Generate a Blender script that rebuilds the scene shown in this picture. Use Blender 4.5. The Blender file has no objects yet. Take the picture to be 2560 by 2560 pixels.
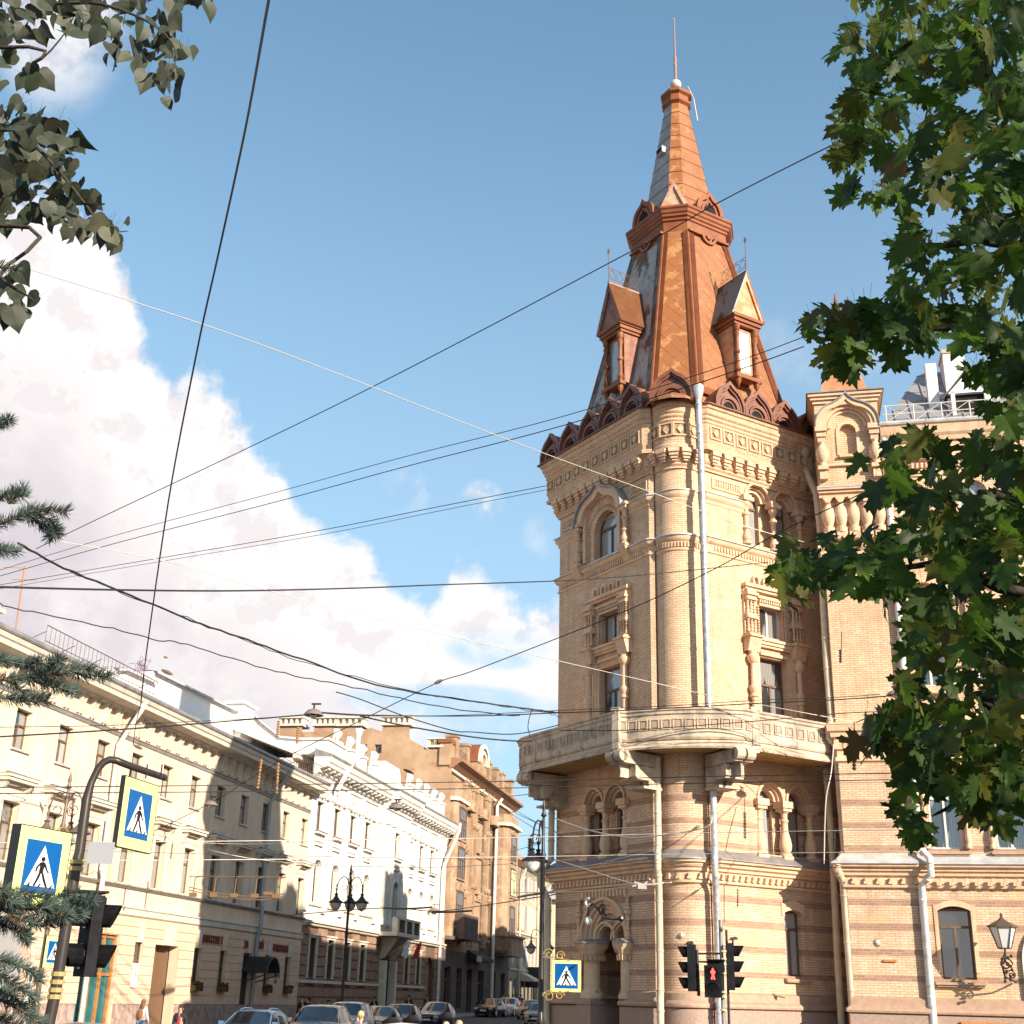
import bpy, bmesh, math, random
from mathutils import Vector, Matrix, geometry
random.seed(11)
sc=bpy.context.scene
COL=sc.collection
R=math.radians
# ------------------------------------------------------------------ camera
FPX=3148.8; PITCH=R(21.141); ROLL=R(1.5643); CAMZ=2.1
cam_o=Vector((0,0,CAMZ))
fwd=Vector((0,math.cos(PITCH),math.sin(PITCH))); up0=Vector((0,-math.sin(PITCH),math.cos(PITCH))); r0=Vector((1,0,0))
rgt=r0*math.cos(ROLL)+up0*math.sin(ROLL); upv=up0*math.cos(ROLL)-r0*math.sin(ROLL)
cd=bpy.data.cameras.new('camera'); cam=bpy.data.objects.new('camera',cd); COL.objects.link(cam)
cd.sensor_width=36; cd.lens=FPX*36/2560; cd.clip_start=.1; cd.clip_end=6000
m=Matrix((rgt,upv,-fwd)).transposed().to_4x4(); m.translation=cam_o; cam.matrix_world=m
sc.camera=cam
def ray(px,py): return fwd+rgt*((px-1280)/FPX)-upv*((py-1280)/FPX)
def dr(a): return Vector((math.sin(R(a)),math.cos(R(a)),0))
def at(px,py,D):                       # the place D metres away (along the ground) in the direction of a measured sight line
    d=ray(px,py); return cam_o+d*(D/math.hypot(d.x,d.y))
# ------------------------------------------------------------------ sun, sky
SAZ,SEL=139.0,22.0
sun=bpy.data.lights.new('sun','SUN'); sun.energy=4.6; sun.angle=R(.5); sun.color=(1,.885,.745)
so=bpy.data.objects.new('sun',sun); COL.objects.link(so)
sdir=Vector((math.sin(R(SAZ))*math.cos(R(SEL)),math.cos(R(SAZ))*math.cos(R(SEL)),math.sin(R(SEL))))
so.rotation_euler=sdir.to_track_quat('Z','Y').to_euler(); so.location=(30,-30,60)
vs=sc.view_settings; vs.view_transform='Standard'; vs.look='None'; vs.gamma=1; vs.exposure=1.06; vs.use_curve_mapping=False
sc.render.engine='CYCLES'
world=bpy.data.worlds.new('World'); sc.world=world; world.use_nodes=True
class NT:
    def __init__(s,tree): s.t=tree; s.t.nodes.clear()
    def n(s,typ,ins=None,**kw):
        nd=s.t.nodes.new(typ)
        for k,v in kw.items(): setattr(nd,k,v)
        for k,v in (ins or {}).items(): s.set(nd,k,v)
        return nd
    def set(s,nd,k,v):
        i=nd.inputs[k]
        if isinstance(v,bpy.types.NodeSocket): s.t.links.new(v,i)
        elif isinstance(v,bpy.types.Node): s.t.links.new(v.outputs[0],i)
        else: i.default_value=v
    def m(s,op,a,b=None,c=None):
        nd=s.n('ShaderNodeMath',operation=op); s.set(nd,0,a)
        if b is not None: s.set(nd,1,b)
        if c is not None: s.set(nd,2,c)
        return nd.outputs[0]
    def mix(s,f,a,b,bt='MIX'):
        nd=s.n('ShaderNodeMix',data_type='RGBA',blend_type=bt)
        s.set(nd,0,f); s.set(nd,6,a if not isinstance(a,tuple) else a); s.set(nd,7,b)
        return nd.outputs[2]
    def ramp(s,f,lo,hi,a=0.,b=1.,smooth=True):
        nd=s.n('ShaderNodeMapRange',interpolation_type='SMOOTHSTEP' if smooth else 'LINEAR')
        s.set(nd,0,f); s.set(nd,1,lo); s.set(nd,2,hi); s.set(nd,3,a); s.set(nd,4,b); return nd.outputs[0]
    def noise(s,vec,scale,detail=4,rough=.55,w=0):
        nd=s.n('ShaderNodeTexNoise'); s.set(nd,'Vector',vec); nd.inputs['Scale'].default_value=scale
        nd.inputs['Detail'].default_value=detail; nd.inputs['Roughness'].default_value=rough; return nd.outputs[0]
def c4(c): return (c[0],c[1],c[2],1.)
w=NT(world.node_tree)
tc=w.n('ShaderNodeTexCoord').outputs['Generated']
sx=w.n('ShaderNodeSeparateXYZ',{0:tc})
az=w.m('MULTIPLY',w.m('ARCTAN2',sx.outputs[0],sx.outputs[1]),180/math.pi)
el=w.m('MULTIPLY',w.m('ARCSINE',sx.outputs[2]),180/math.pi)
sky=w.n('ShaderNodeTexSky',sky_type='NISHITA'); sky.sun_disc=False; sky.sun_elevation=R(SEL); sky.sun_rotation=R(SAZ)
sky.air_density=1.0; sky.dust_density=.6; sky.ozone_density=1.6; sky.altitude=10
skyc=w.mix(1,sky.outputs[0],(1.22,1.56,1.50,1),'MULTIPLY')
skyc=w.mix(w.ramp(el,46,6,.10,.75),skyc,(3.3,4.7,6.1,1))
fc=w.n('ShaderNodeFloatCurve'); w.set(fc,1,w.ramp(az,-90,90,0,1,False))
cur=fc.mapping.curves[0]
pts=[(-90,6),(-50,14),(-30,29),(-25,31.5),(-21.4,31.5),(-19.6,30),(-18.6,27.3),(-17,26),(-15.2,25.8),(-13,24),(-11.3,22.6),(-10,20.6),(-7.7,20),(-6.1,18.9),(-4.6,17),(-3.6,17),(-2.8,18.8),(-1.6,19),(-.5,18.0),(2.4,17.6),(10,15),(30,10),(90,6)]
for i,(a,e) in enumerate(pts):
    p=((a+90)/180,e/60)
    if i<2: cur.points[i if i==0 else 1].location=p
    else: cur.points.new(*p)
fc.mapping.update()
thr=w.m('MULTIPLY',fc.outputs[0],60)
n1=w.noise(tc,7,9,.6); n2=w.noise(tc,26,6,.6); n3=w.noise(tc,3.2,3,.5)
d=w.m('SUBTRACT',thr,el)
d=w.m('ADD',d,w.m('MULTIPLY',w.m('SUBTRACT',n1,.5),7.5))
d=w.m('ADD',d,w.m('MULTIPLY',w.m('SUBTRACT',n2,.5),4.0))
mask=w.ramp(d,-.5,1.1)
def blob(a0,e0,ra,re,amp,sc_=1.0):      # one soft patch of cloud or gap of sky
    q=w.m('ADD',w.m('POWER',w.m('DIVIDE',w.m('SUBTRACT',az,a0),ra),2),w.m('POWER',w.m('DIVIDE',w.m('SUBTRACT',el,e0),re),2))
    g=w.ramp(q,1.,0.,0,1); return w.m('MULTIPLY',g,w.ramp(n2 if sc_>1 else n1,.42,.62,0,amp))
for a0,e0,ra,re in ((-.2,15.0,3.2,1.2),(-2.3,12.4,6,1.0),(3,10.5,9,2.2),(-1,7,9,3.5)):
    q=w.m('ADD',w.m('POWER',w.m('DIVIDE',w.m('SUBTRACT',az,a0),ra),2),w.m('POWER',w.m('DIVIDE',w.m('SUBTRACT',el,e0),re),2))
    mask=w.m('MULTIPLY',mask,w.m('SUBTRACT',1,w.m('MULTIPLY',w.ramp(q,1.2,0.1,0,1),w.ramp(n1,.40,.56,.35,1))))
for b in ((-24.8,39.5,4,4.5,.85),(-1.5,21.6,1.3,1.1,.7,2),(1.3,19.9,1.0,1.4,.25,2),(-5,22,2,1.3,.25,2),(-6,13,9,4,.5),(14,28,7,2,.3),(56,26,20,9,.9),(95,34,26,10,.8),(150,30,26,11,.8),(-110,34,20,8,.8)):  # side and rear patches lie out of view, added to lift the shade
    mask=w.m('MAXIMUM',mask,blob(*b))
sh=w.m('MULTIPLY',w.ramp(w.m('SUBTRACT',thr,el),2.,15.,0,1),w.ramp(n1,.36,.56,.3,1))
off=w.n('ShaderNodeVectorMath',operation='ADD',_0=0) if 0 else w.n('ShaderNodeMapping',{0:tc,1:(.012,-.006,.016)}).outputs[0]
rel=w.m('ADD',w.m('SUBTRACT',w.noise(off,7,9,.6),n1),w.m('MULTIPLY',w.m('SUBTRACT',w.noise(off,26,6,.6),n2),.5))
cl=w.mix(w.m('MAXIMUM',sh,w.ramp(rel,-.02,.08,0,.5)),(7.6,7.25,7.1,1),(4.9,4.5,4.8,1))  # underside and billow shade painted into the cloud colour
cl=w.mix(w.ramp(n2,.4,.7,0,.2),cl,(5.9,5.5,5.7,1))
col=w.mix(mask,skyc,cl)
bg=w.n('ShaderNodeBackground',{0:col,1:.073}); w.n('ShaderNodeOutputWorld',{0:bg.outputs[0]})
# ------------------------------------------------------------------ materials
MATS={}
def mat(name,c,c2=None,scale=3.,rough=.8,metal=0.,bump=.0,bscale=20.,amt=1.,spec=.3,streak=0.,c3=None,trans=0.,emit=None,lo=.35,hi=.65,stretch=None):
    if name in MATS: return MATS[name]
    m=bpy.data.materials.new(name); m.use_nodes=True; t=NT(m.node_tree)
    b=t.n('ShaderNodeBsdfPrincipled'); o=t.n('ShaderNodeOutputMaterial',{0:b.outputs[0]})
    b.inputs['Roughness'].default_value=rough; b.inputs['Metallic'].default_value=metal
    b.inputs['Specular IOR Level'].default_value=spec
    pos=t.n('ShaderNodeNewGeometry').outputs['Position']; src=c4(c)
    if stretch: pos=t.n('ShaderNodeMapping',{0:pos,3:stretch}).outputs[0]
    if c2:
        f=t.ramp(t.noise(pos,scale,6,.6),lo,hi,0,amt); src=t.mix(f,c4(c),c4(c2))
        if c3: src=t.mix(t.ramp(t.noise(pos,scale*2.7,5,.65),.55,.68,0,.8),src,c4(c3))
    if streak:
        mp=t.n('ShaderNodeMapping',{0:t.n('ShaderNodeNewGeometry').outputs['Position'],3:(5,5,.35)})
        src=t.mix(t.ramp(t.noise(mp.outputs[0],1.,4,.6),.45,.8,0,streak),src,c4([x*.45 for x in c]))
    t.set(b,'Base Color',src)
    if bump:
        bp=t.n('ShaderNodeBump',{'Strength':bump,'Distance':.02,'Height':t.noise(t.n('ShaderNodeNewGeometry').outputs['Position'],bscale,4,.6)})
        t.set(b,'Normal',bp.outputs[0])
    if trans:
        tr=t.n('ShaderNodeBsdfTranslucent',{0:src}); mx=t.n('ShaderNodeMixShader',{0:trans,1:b.outputs[0],2:tr.outputs[0]}); t.set(o,0,mx.outputs[0])
    if emit: b.inputs['Emission Color'].default_value=c4(c); b.inputs['Emission Strength'].default_value=emit
    MATS[name]=m; return m
def brick(name,c1,c2,mortar,bands=None,w_=.26,h_=.08,bc=(.23,.13,.095),msize=.010,bump=.6,patch=None):
    m=bpy.data.materials.new(name); m.use_nodes=True; t=NT(m.node_tree)
    b=t.n('ShaderNodeBsdfPrincipled',{'Roughness':.85}); t.n('ShaderNodeOutputMaterial',{0:b.outputs[0]}); b.inputs['Specular IOR Level'].default_value=.2
    uv=t.n('ShaderNodeUVMap').outputs[0]
    bt=t.n('ShaderNodeTexBrick',{'Vector':uv,'Color1':c4(c1),'Color2':c4(c2),'Mortar':c4(mortar),'Scale':1.,'Mortar Size':msize,'Mortar Smooth':.3,'Brick Width':w_,'Row Height':h_,'Bias':-.1})
    src=bt.outputs[0]
    pos=t.n('ShaderNodeNewGeometry').outputs['Position']
    src=t.mix(t.ramp(t.noise(pos,.8,6,.65),.35,.7,0,.45),src,c4([x*.62 for x in c1]))
    mp=t.n('ShaderNodeMapping',{0:pos,3:(3.5,3.5,.3)}); src=t.mix(t.ramp(t.noise(mp.outputs[0],1.,5,.65),.5,.78,0,.55),src,c4([x*.42 for x in c1]))
    src=t.mix(t.ramp(t.noise(pos,2.3,4,.6),.52,.75,0,.35),src,c4((.80,.62,.45)))
    if patch: src=t.mix(t.ramp(t.noise(pos,.55,2,.4),.58,.62,0,.35),src,c4(patch))
    if bands:
        v=t.n('ShaderNodeSeparateXYZ',{0:uv}).outputs[1]
        for z0,z1,c_,pit,ht in bands:
            fr=t.m('ABSOLUTE',t.m('SUBTRACT',t.m('FRACT',t.m('ADD',t.m('DIVIDE',t.m('SUBTRACT',v,c_),pit),.5)),.5))
            k=t.m('LESS_THAN',t.m('MULTIPLY',fr,pit),ht)
            k=t.m('MULTIPLY',k,t.m('MULTIPLY',t.m('GREATER_THAN',v,z0),t.m('LESS_THAN',v,z1)))
            bt2=t.n('ShaderNodeTexBrick',{'Vector':uv,'Color1':c4(bc),'Color2':c4([x*1.7 for x in bc]),'Mortar':c4([x*.8 for x in c1]),'Scale':1.,'Mortar Size':msize,'Mortar Smooth':.3,'Brick Width':w_,'Row Height':h_,'Bias':-.35})
            src=t.mix(t.m('MULTIPLY',k,.82),src,bt2.outputs[0])
    t.set(b,'Base Color',src)
    bp=t.n('ShaderNodeBump',{'Strength':bump,'Distance':.02,'Height':t.m('SUBTRACT',1,bt.outputs[1])}); t.set(b,'Normal',bp.outputs[0])
    MATS[name]=m; return m
BR_LOW=brick('tan_pink_brick',(.65,.415,.265),(.77,.52,.35),(.35,.22,.145),bands=[(2.6,6.0,3.035,.785,.10),(6.6,9.3,7.1,.75,.10)],patch=(.60,.40,.19))
BR_UP=brick('yellow_brick',(.67,.425,.26),(.78,.53,.35),(.37,.225,.135))
BR_TRIM=brick('moulded_yellow_brick',(.69,.45,.285),(.75,.51,.335),(.46,.295,.18),w_=.26,h_=.08,bump=.2,msize=.004)
STONE=mat('pink_granite',(.30,.20,.155),(.37,.26,.20),14,.7,bump=.2,bscale=60)
STONE_D=mat('pink_granite_cap',(.36,.23,.16),(.42,.28,.19),6,.6)
BALC=mat('balcony_plaster',(.58,.45,.325),(.34,.27,.21),1.3,.85,bump=.3,bscale=18,c3=(.20,.175,.16),lo=.42,hi=.62,streak=.5)
SOFF=mat('soffit_boards',(.50,.31,.13),(.42,.25,.10),3,.8)
SHEET=mat('grey_sheet_metal',(.33,.30,.29),(.24,.22,.215),2,.45,metal=.3)
SHEETW=mat('pale_sheet_metal',(.55,.54,.53),(.42,.41,.40),2,.45,metal=.2)
PIPE=mat('cream_drainpipe',(.60,.49,.36),(.50,.39,.27),2,.5,streak=.4)
PIPEZ=mat('zinc_drainpipe',(.62,.60,.58),(.42,.42,.42),5,.4,metal=.5,lo=.45,hi=.6)
RUST=mat('rust_painted_roof',(.25,.095,.038),(.30,.125,.052),1.1,.6,c3=(.35,.18,.08),bump=.15,bscale=30)
RUSTP=mat('rust_painted_ribs',(.255,.085,.030),(.20,.06,.022),1.4,.5)
RUSTY=mat('peeling_orange_roof',(.30,.11,.038),(.42,.205,.075),2.2,.6,lo=.5,hi=.62,bump=.15)
GREYR=mat('peeled_grey_roof',(.36,.335,.315),(.14,.068,.035),1.0,.6,lo=.52,hi=.6,c3=(.22,.12,.06),bump=.2,stretch=(1,1,.6))
BRMET=mat('brown_painted_metal',(.15,.052,.028),(.20,.075,.042),2,.45,spec=.5)
DARK=mat('painted_void',(.012,.010,.010),rough=.9)  # near-black paint standing in for unlit depth in openings
WOODF=mat('brown_window_wood',(.12,.07,.045),(.17,.10,.06),6,.5)
WHITEF=mat('white_window_wood',(.62,.58,.52),rough=.5)
def glassmat(name,c,curt=None):
    m=bpy.data.materials.new(name); m.use_nodes=True; t=NT(m.node_tree)
    b=t.n('ShaderNodeBsdfPrincipled',{'Roughness':.04}); t.n('ShaderNodeOutputMaterial',{0:b.outputs[0]}); b.inputs['Specular IOR Level'].default_value=1.0; b.inputs['IOR'].default_value=1.75
    src=c4(c)
    if curt:
        uv=t.n('ShaderNodeUVMap').outputs[0]; wv=t.n('ShaderNodeTexWave',{'Vector':uv,'Scale':4.,'Distortion':2.5,'Detail':2.}); wv.bands_direction='X'
        mk=t.ramp(t.noise(t.n('ShaderNodeMapping',{0:uv,3:(1.7,.25,1)}).outputs[0],1.,1,.4),.42,.46,0,1)
        src=t.mix(mk,c4(c),t.mix(wv.outputs[1],c4(curt),c4([x*.55 for x in curt])))
    t.set(b,'Base Color',src)
    bp=t.n('ShaderNodeBump',{'Strength':.15,'Distance':.02,'Height':t.noise(t.n('ShaderNodeNewGeometry').outputs['Position'],1.3,2,.5)}); t.set(b,'Normal',bp.outputs[0])
    MATS[name]=m; return m
GL_C=glassmat('curtained_glass',(.03,.033,.037),(.30,.29,.27)); GL_D=glassmat('dark_glass',(.02,.022,.024)); GL_W=glassmat('pale_blind_glass',(.30,.29,.28),(.42,.41,.40))
GOLD=mat('gilded_iron',(.62,.42,.16),rough=.35,metal=.6); BLACK=mat('black_iron',(.018,.017,.017),rough=.4,spec=.5)
BLKP=mat('black_plastic',(.010,.010,.011),(.018,.018,.02),4,.7,spec=.08); WIRE=mat('dark_cable',(.02,.018,.017),rough=.6); WIREW=mat('bare_metal_wire',(.50,.44,.37),rough=.4,metal=.2)
SIGNY=mat('fluorescent_yellow_film',(.66,.76,.26),rough=.45); SIGNB=mat('sign_blue',(.0,.085,.28),rough=.35); SIGNW=mat('sign_white',(.82,.82,.80),rough=.4); SIGNK=mat('sign_black',(.012,.012,.014),rough=.4)
GREYP=mat('grey_paint',(.33,.33,.34),rough=.5)
# ------------------------------------------------------------------ objects
WM={}
def tag(o,label,cat,group=None):
    o['label']=label; o['category']=cat
    if group: o['group']=group
    return o
def thing(name,loc,label,cat,group=None):
    o=bpy.data.objects.new(name,None); COL.objects.link(o); o.location=loc; o.empty_display_size=.3
    WM[o]=Matrix.Translation(loc); return tag(o,label,cat,group)
def place(o,parent,M):
    WM[o]=M
    if parent: o.parent=parent; M=WM[parent].inverted()@M
    o.matrix_basis=M; return o
def frame(origin,azim,z=0.):          # local x along the facade (azim), y into it, z up
    u=dr(azim); d=dr(azim-90); M=Matrix((u,d,Vector((0,0,1)))).transposed().to_4x4(); M.translation=Vector((origin[0],origin[1],z)); return M
I4=Matrix.Identity(4)
def T(x,y,z): return Matrix.Translation((x,y,z))
class MB:
    def __init__(s): s.v=[]; s.f=[]; s.uv=[]; s.mi=[]; s.M=None; s.k=0; s.mats=[]
    def add(s,vs,fs,uvs=None):
        b=len(s.v)
        s.v+= [tuple(s.M@Vector(v)) for v in vs] if s.M else [tuple(v) for v in vs]
        for i,f in enumerate(fs):
            s.f.append([b+j for j in f]); s.uv.append(uvs[i] if uvs else None); s.mi.append(s.k)
        return s
    def box(s,x0,x1,y0,y1,z0,z1):
        if x0>x1: x0,x1=x1,x0
        if y0>y1: y0,y1=y1,y0
        if z0>z1: z0,z1=z1,z0
        return s.add([(x0,y0,z0),(x1,y0,z0),(x1,y1,z0),(x0,y1,z0),(x0,y0,z1),(x1,y0,z1),(x1,y1,z1),(x0,y1,z1)],[(3,2,1,0),(4,5,6,7),(0,1,5,4),(1,2,6,5),(2,3,7,6),(3,0,4,7)])
    def prism(s,pts,y0,y1):            # pts (x,z) counter-clockwise seen from the front (-y)
        n=len(pts)
        tri=geometry.tessellate_polygon([[Vector((p[0],p[1],0)) for p in pts]]) if n>4 else [list(range(n))]
        fs=[]
        for f in tri:
            a=sum((pts[f[i]][0]*pts[f[(i+1)%len(f)]][1]-pts[f[(i+1)%len(f)]][0]*pts[f[i]][1]) for i in range(len(f)))
            f=list(f) if a>0 else list(f)[::-1]
            fs.append(f); fs.append([j+n for j in f[::-1]])
        a=sum(pts[i][0]*pts[(i+1)%n][1]-pts[(i+1)%n][0]*pts[i][1] for i in range(n))
        for i in range(n):
            j=(i+1)%n; q=[i,i+n,j+n,j]; fs.append(q if a>0 else q[::-1])
        return s.add([(p[0],y0,p[1]) for p in pts]+[(p[0],y1,p[1]) for p in pts],fs)
    def xprism(s,pts,x0,x1):           # pts (y,z) extruded along x
        n=len(pts); vs=[(x0,p[0],p[1]) for p in pts]+[(x1,p[0],p[1]) for p in pts]
        fs=[list(range(n))[::-1],[i+n for i in range(n)]]+[(i,(i+1)%n,(i+1)%n+n,i+n) for i in range(n)]
        return s.add(vs,fs)
    def arch(s,cx,cz,r0,r1,y0,y1,a0=0,a1=180,n=14):
        pts=[(cx+r1*math.cos(R(a0+(a1-a0)*i/n)),cz+r1*math.sin(R(a0+(a1-a0)*i/n))) for i in range(n+1)]
        pin=[(cx+r0*math.cos(R(a0+(a1-a0)*i/n)),cz+r0*math.sin(R(a0+(a1-a0)*i/n))) for i in range(n+1)]
        for i in range(n): s.prism([pts[i],pts[i+1],pin[i+1],pin[i]],y0,y1)
        return s
    def lathe(s,prof,cx=0,cy=0,n=16,a0=0,a1=360):
        cl=abs(a1-a0)>=359.9; m=n if cl else n+1; vs=[];fs=[];uv=[]
        for r,z in prof:
            for i in range(m):
                a=R(a0+(a1-a0)*i/n); vs.append((cx+r*math.cos(a),cy+r*math.sin(a),z))
        rr=max(p[0] for p in prof)
        for k in range(len(prof)-1):
            for i in range(n):
                j=(i+1)%m if cl else i+1
                fs.append((k*m+i,k*m+j,(k+1)*m+j,(k+1)*m+i))
                u0=R((a1-a0)*i/n)*rr; u1=R((a1-a0)*(i+1)/n)*rr
                uv.append([(u0,prof[k][1]),(u1,prof[k][1]),(u1,prof[k+1][1]),(u0,prof[k+1][1])])
        return s.add(vs,fs,uv)
    def tube(s,path,r,n=6,r1=None,caps=True):
        path=[Vector(p) for p in path]; N=len(path); vs=[];fs=[]; prev=None
        for i,p in enumerate(path):
            t=(path[min(i+1,N-1)]-path[max(i-1,0)]); t=t.normalized() if t.length>1e-9 else Vector((0,0,1))
            a=prev if prev else (Vector((0,0,1)) if abs(t.z)<.9 else Vector((1,0,0)))
            b=t.cross(a).normalized(); a=b.cross(t).normalized(); prev=a
            rr=r if r1 is None else r+(r1-r)*i/(N-1)
            if isinstance(r,(list,tuple)): rr=r[i]
            for k in range(n): vs.append(p+(a*math.cos(2*math.pi*k/n)+b*math.sin(2*math.pi*k/n))*rr)
        for i in range(N-1):
            for k in range(n): fs.append((i*n+k,i*n+(k+1)%n,(i+1)*n+(k+1)%n,(i+1)*n+k))
        if caps: fs.append(tuple(range(n))[::-1]); fs.append(tuple((N-1)*n+k for k in range(n)))
        return s.add(vs,fs)
    def ico(s,c,r,sx=1,sy=1,sz=1,seg=12,rings=7):
        s.lathe([(max(.001,r*math.sin(math.pi*i/rings)),-r*math.cos(math.pi*i/rings)) for i in range(rings+1)],0,0,seg)
        nv=seg*(rings+1)
        for i in range(len(s.v)-nv,len(s.v)):
            v=s.v[i]; s.v[i]=(c[0]+v[0]*sx,c[1]+v[1]*sy,c[2]+v[2]*sz)
        return s
    def wall(s,outer,holes,y=0.,rev=.25):       # flat wall with real openings and their reveals
        loops=[outer]+holes; flat=[p for l in loops for p in l]
        tri=geometry.tessellate_polygon([[Vector((p[0],p[1],0)) for p in l] for l in loops]); fs=[]
        for f in tri:
            a=sum((flat[f[i]][0]*flat[f[(i+1)%3]][1]-flat[f[(i+1)%3]][0]*flat[f[i]][1]) for i in range(3))
            fs.append(list(f) if a>0 else list(f)[::-1])
        s.add([(p[0],y,p[1]) for p in flat],fs)
        for h in holes:
            n=len(h); a=sum(h[i][0]*h[(i+1)%n][1]-h[(i+1)%n][0]*h[i][1] for i in range(n))
            vs=[(p[0],y,p[1]) for p in h]+[(p[0],y+rev,p[1]) for p in h]
            fs=[((i,(i+1)%n,(i+1)%n+n,i+n) if a>0 else (i+n,(i+1)%n+n,(i+1)%n,i)) for i in range(n)]
            s.add(vs,fs)
        return s
    def rings(s,paths,zs,closed=False):         # loft between plan outlines at successive heights
        n=len(paths[0]); vs=[];fs=[];uv=[]; L=[0]
        for i in range(1,n): L.append(L[-1]+(Vector(paths[0][i])-Vector(paths[0][i-1])).length)
        for p,z in zip(paths,zs): vs+=[(q[0],q[1],z) for q in p]
        for k in range(len(paths)-1):
            for i in range(n-1):
                fs.append((k*n+i,k*n+i+1,(k+1)*n+i+1,(k+1)*n+i)); uv.append([(L[i],zs[k]),(L[i+1],zs[k]),(L[i+1],zs[k+1]),(L[i],zs[k+1])])
        return s.add(vs,fs,uv)
    def mesh(s,name):
        me=bpy.data.meshes.new(name); me.from_pydata(s.v,[],s.f); 
        ul=me.uv_layers.new(name='UVMap').data; li=0
        V=s.v
        for pi,p in enumerate(me.polygons):
            cu=s.uv[pi]
            if cu is None:
                nx,ny,nz=(abs(q) for q in p.normal)
                for k,j in enumerate(p.vertices):
                    v=V[j]; ul[p.loop_start+k].uv=(v[0],v[1]) if nz>max(nx,ny) else ((v[0],v[2]) if ny>=nx else (v[1],v[2]))
            else:
                for k in range(p.loop_total): ul[p.loop_start+k].uv=cu[k]
        if any(s.mi): 
            for p,k in zip(me.polygons,s.mi): p.material_index=k
        return me
def part(name,mb,m,parent=None,M=I4,smooth=False,label=None,kind=None):
    me=mb.mesh(name) if isinstance(mb,MB) else mb
    if isinstance(mb,MB):
        for q in (m if isinstance(m,(list,tuple)) else [m]): me.materials.append(q)
        if smooth:
            for p in me.polygons: p.use_smooth=True
            if smooth is not True:
                me.set_sharp_from_angle(angle=R(smooth))
    o=bpy.data.objects.new(name,me); COL.objects.link(o); place(o,parent,M)
    if label: o['label']=label
    if kind: o['kind']=kind
    return o
def solo(name,mb,m,label,cat,group=None,M=I4,smooth=False):
    o=part(name,mb,m,None,M,smooth); return tag(o,label,cat,group)
def copy_tree(o,M,parent=None):           # copy a thing and its parts, placed by its world matrix
    c=o.copy(); COL.objects.link(c); c.parent=parent; 
    if parent is None: c.matrix_basis=M; WM[c]=M
    for ch in KIDS.get(o,[]): copy_tree(ch,None,c)
    return c
KIDS={}
def reg(root):
    for o in bpy.data.objects:
        if o.parent: KIDS.setdefault(o.parent,[])
    for o in bpy.data.objects:
        if o.parent and o not in KIDS[o.parent]: KIDS[o.parent].append(o)
def archhole(x0,x1,z0,zs,n=10):           # arched opening outline, spring line zs
    r=(x1-x0)/2; cx=(x0+x1)/2
    return [(x0,z0),(x1,z0)]+[(cx+r*math.cos(math.pi*i/n),zs+r*math.sin(math.pi*i/n)) for i in range(n+1)]
def rect(x0,x1,z0,z1): return [(x0,z0),(x1,z0),(x1,z1),(x0,z1)]
def segtop(x0,x1,z0,zs,rise,n=6): return [(x0,z0),(x1,z0)]+[(x1+(x0-x1)*i/n,zs+rise*(1-(2*i/n-1)**2)) for i in range(n+1)]
WCACHE={}
def window(parent,F,x0,x1,z0,z1,y=.2,arch=False,glass=None,fm=None,transom=.62,mull=1,fw=.07,muntin=0):
    glass=glass or GL_C; fm=fm or WOODF
    W=x1-x0; H=z1-z0; key=(round(W,2),round(H,2),arch,glass.name,fm.name,transom,mull,fw,muntin)
    if key not in WCACHE:
        r=W/2 if arch else 0; b=MB(); b.box(0,fw,0,.08,0,H-r); b.box(W-fw,W,0,.08,0,H-r); b.box(fw,W-fw,0,.08,0,fw)
        if arch: b.arch(W/2,H-r,r-fw,r,0,.08)
        else: b.box(fw,W-fw,0,.08,H-fw,H)
        if transom: b.box(fw,W-fw,-.02,.06,H*transom-.04,H*transom+.04)
        top=H*transom if transom else H-fw
        for i in range(mull): x=W*(i+1)/(mull+1); b.box(x-.035,x+.035,-.01,.06,fw,(top-.04))
        for i in range(muntin): z=fw+(top-fw)*(i+1)/(muntin+1); b.box(fw,W-fw,.0,.05,z-.015,z+.015)
        p=MB()
        if arch: p.prism(archhole(fw*.5,W-fw*.5,fw*.5,H-r,12),.04,.05)
        else: p.box(fw*.5,W-fw*.5,.04,.05,fw*.5,H-fw*.5)
        me=b.mesh('window'); me.materials.append(fm); mp=p.mesh('pane'); mp.materials.append(glass); WCACHE[key]=(me,mp)
    me,mp=WCACHE[key]
    o=part('window',me,None,parent,F@T(x0,y,z0)); g=bpy.data.objects.new('pane',mp); COL.objects.link(g); g.parent=o
    return o
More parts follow.
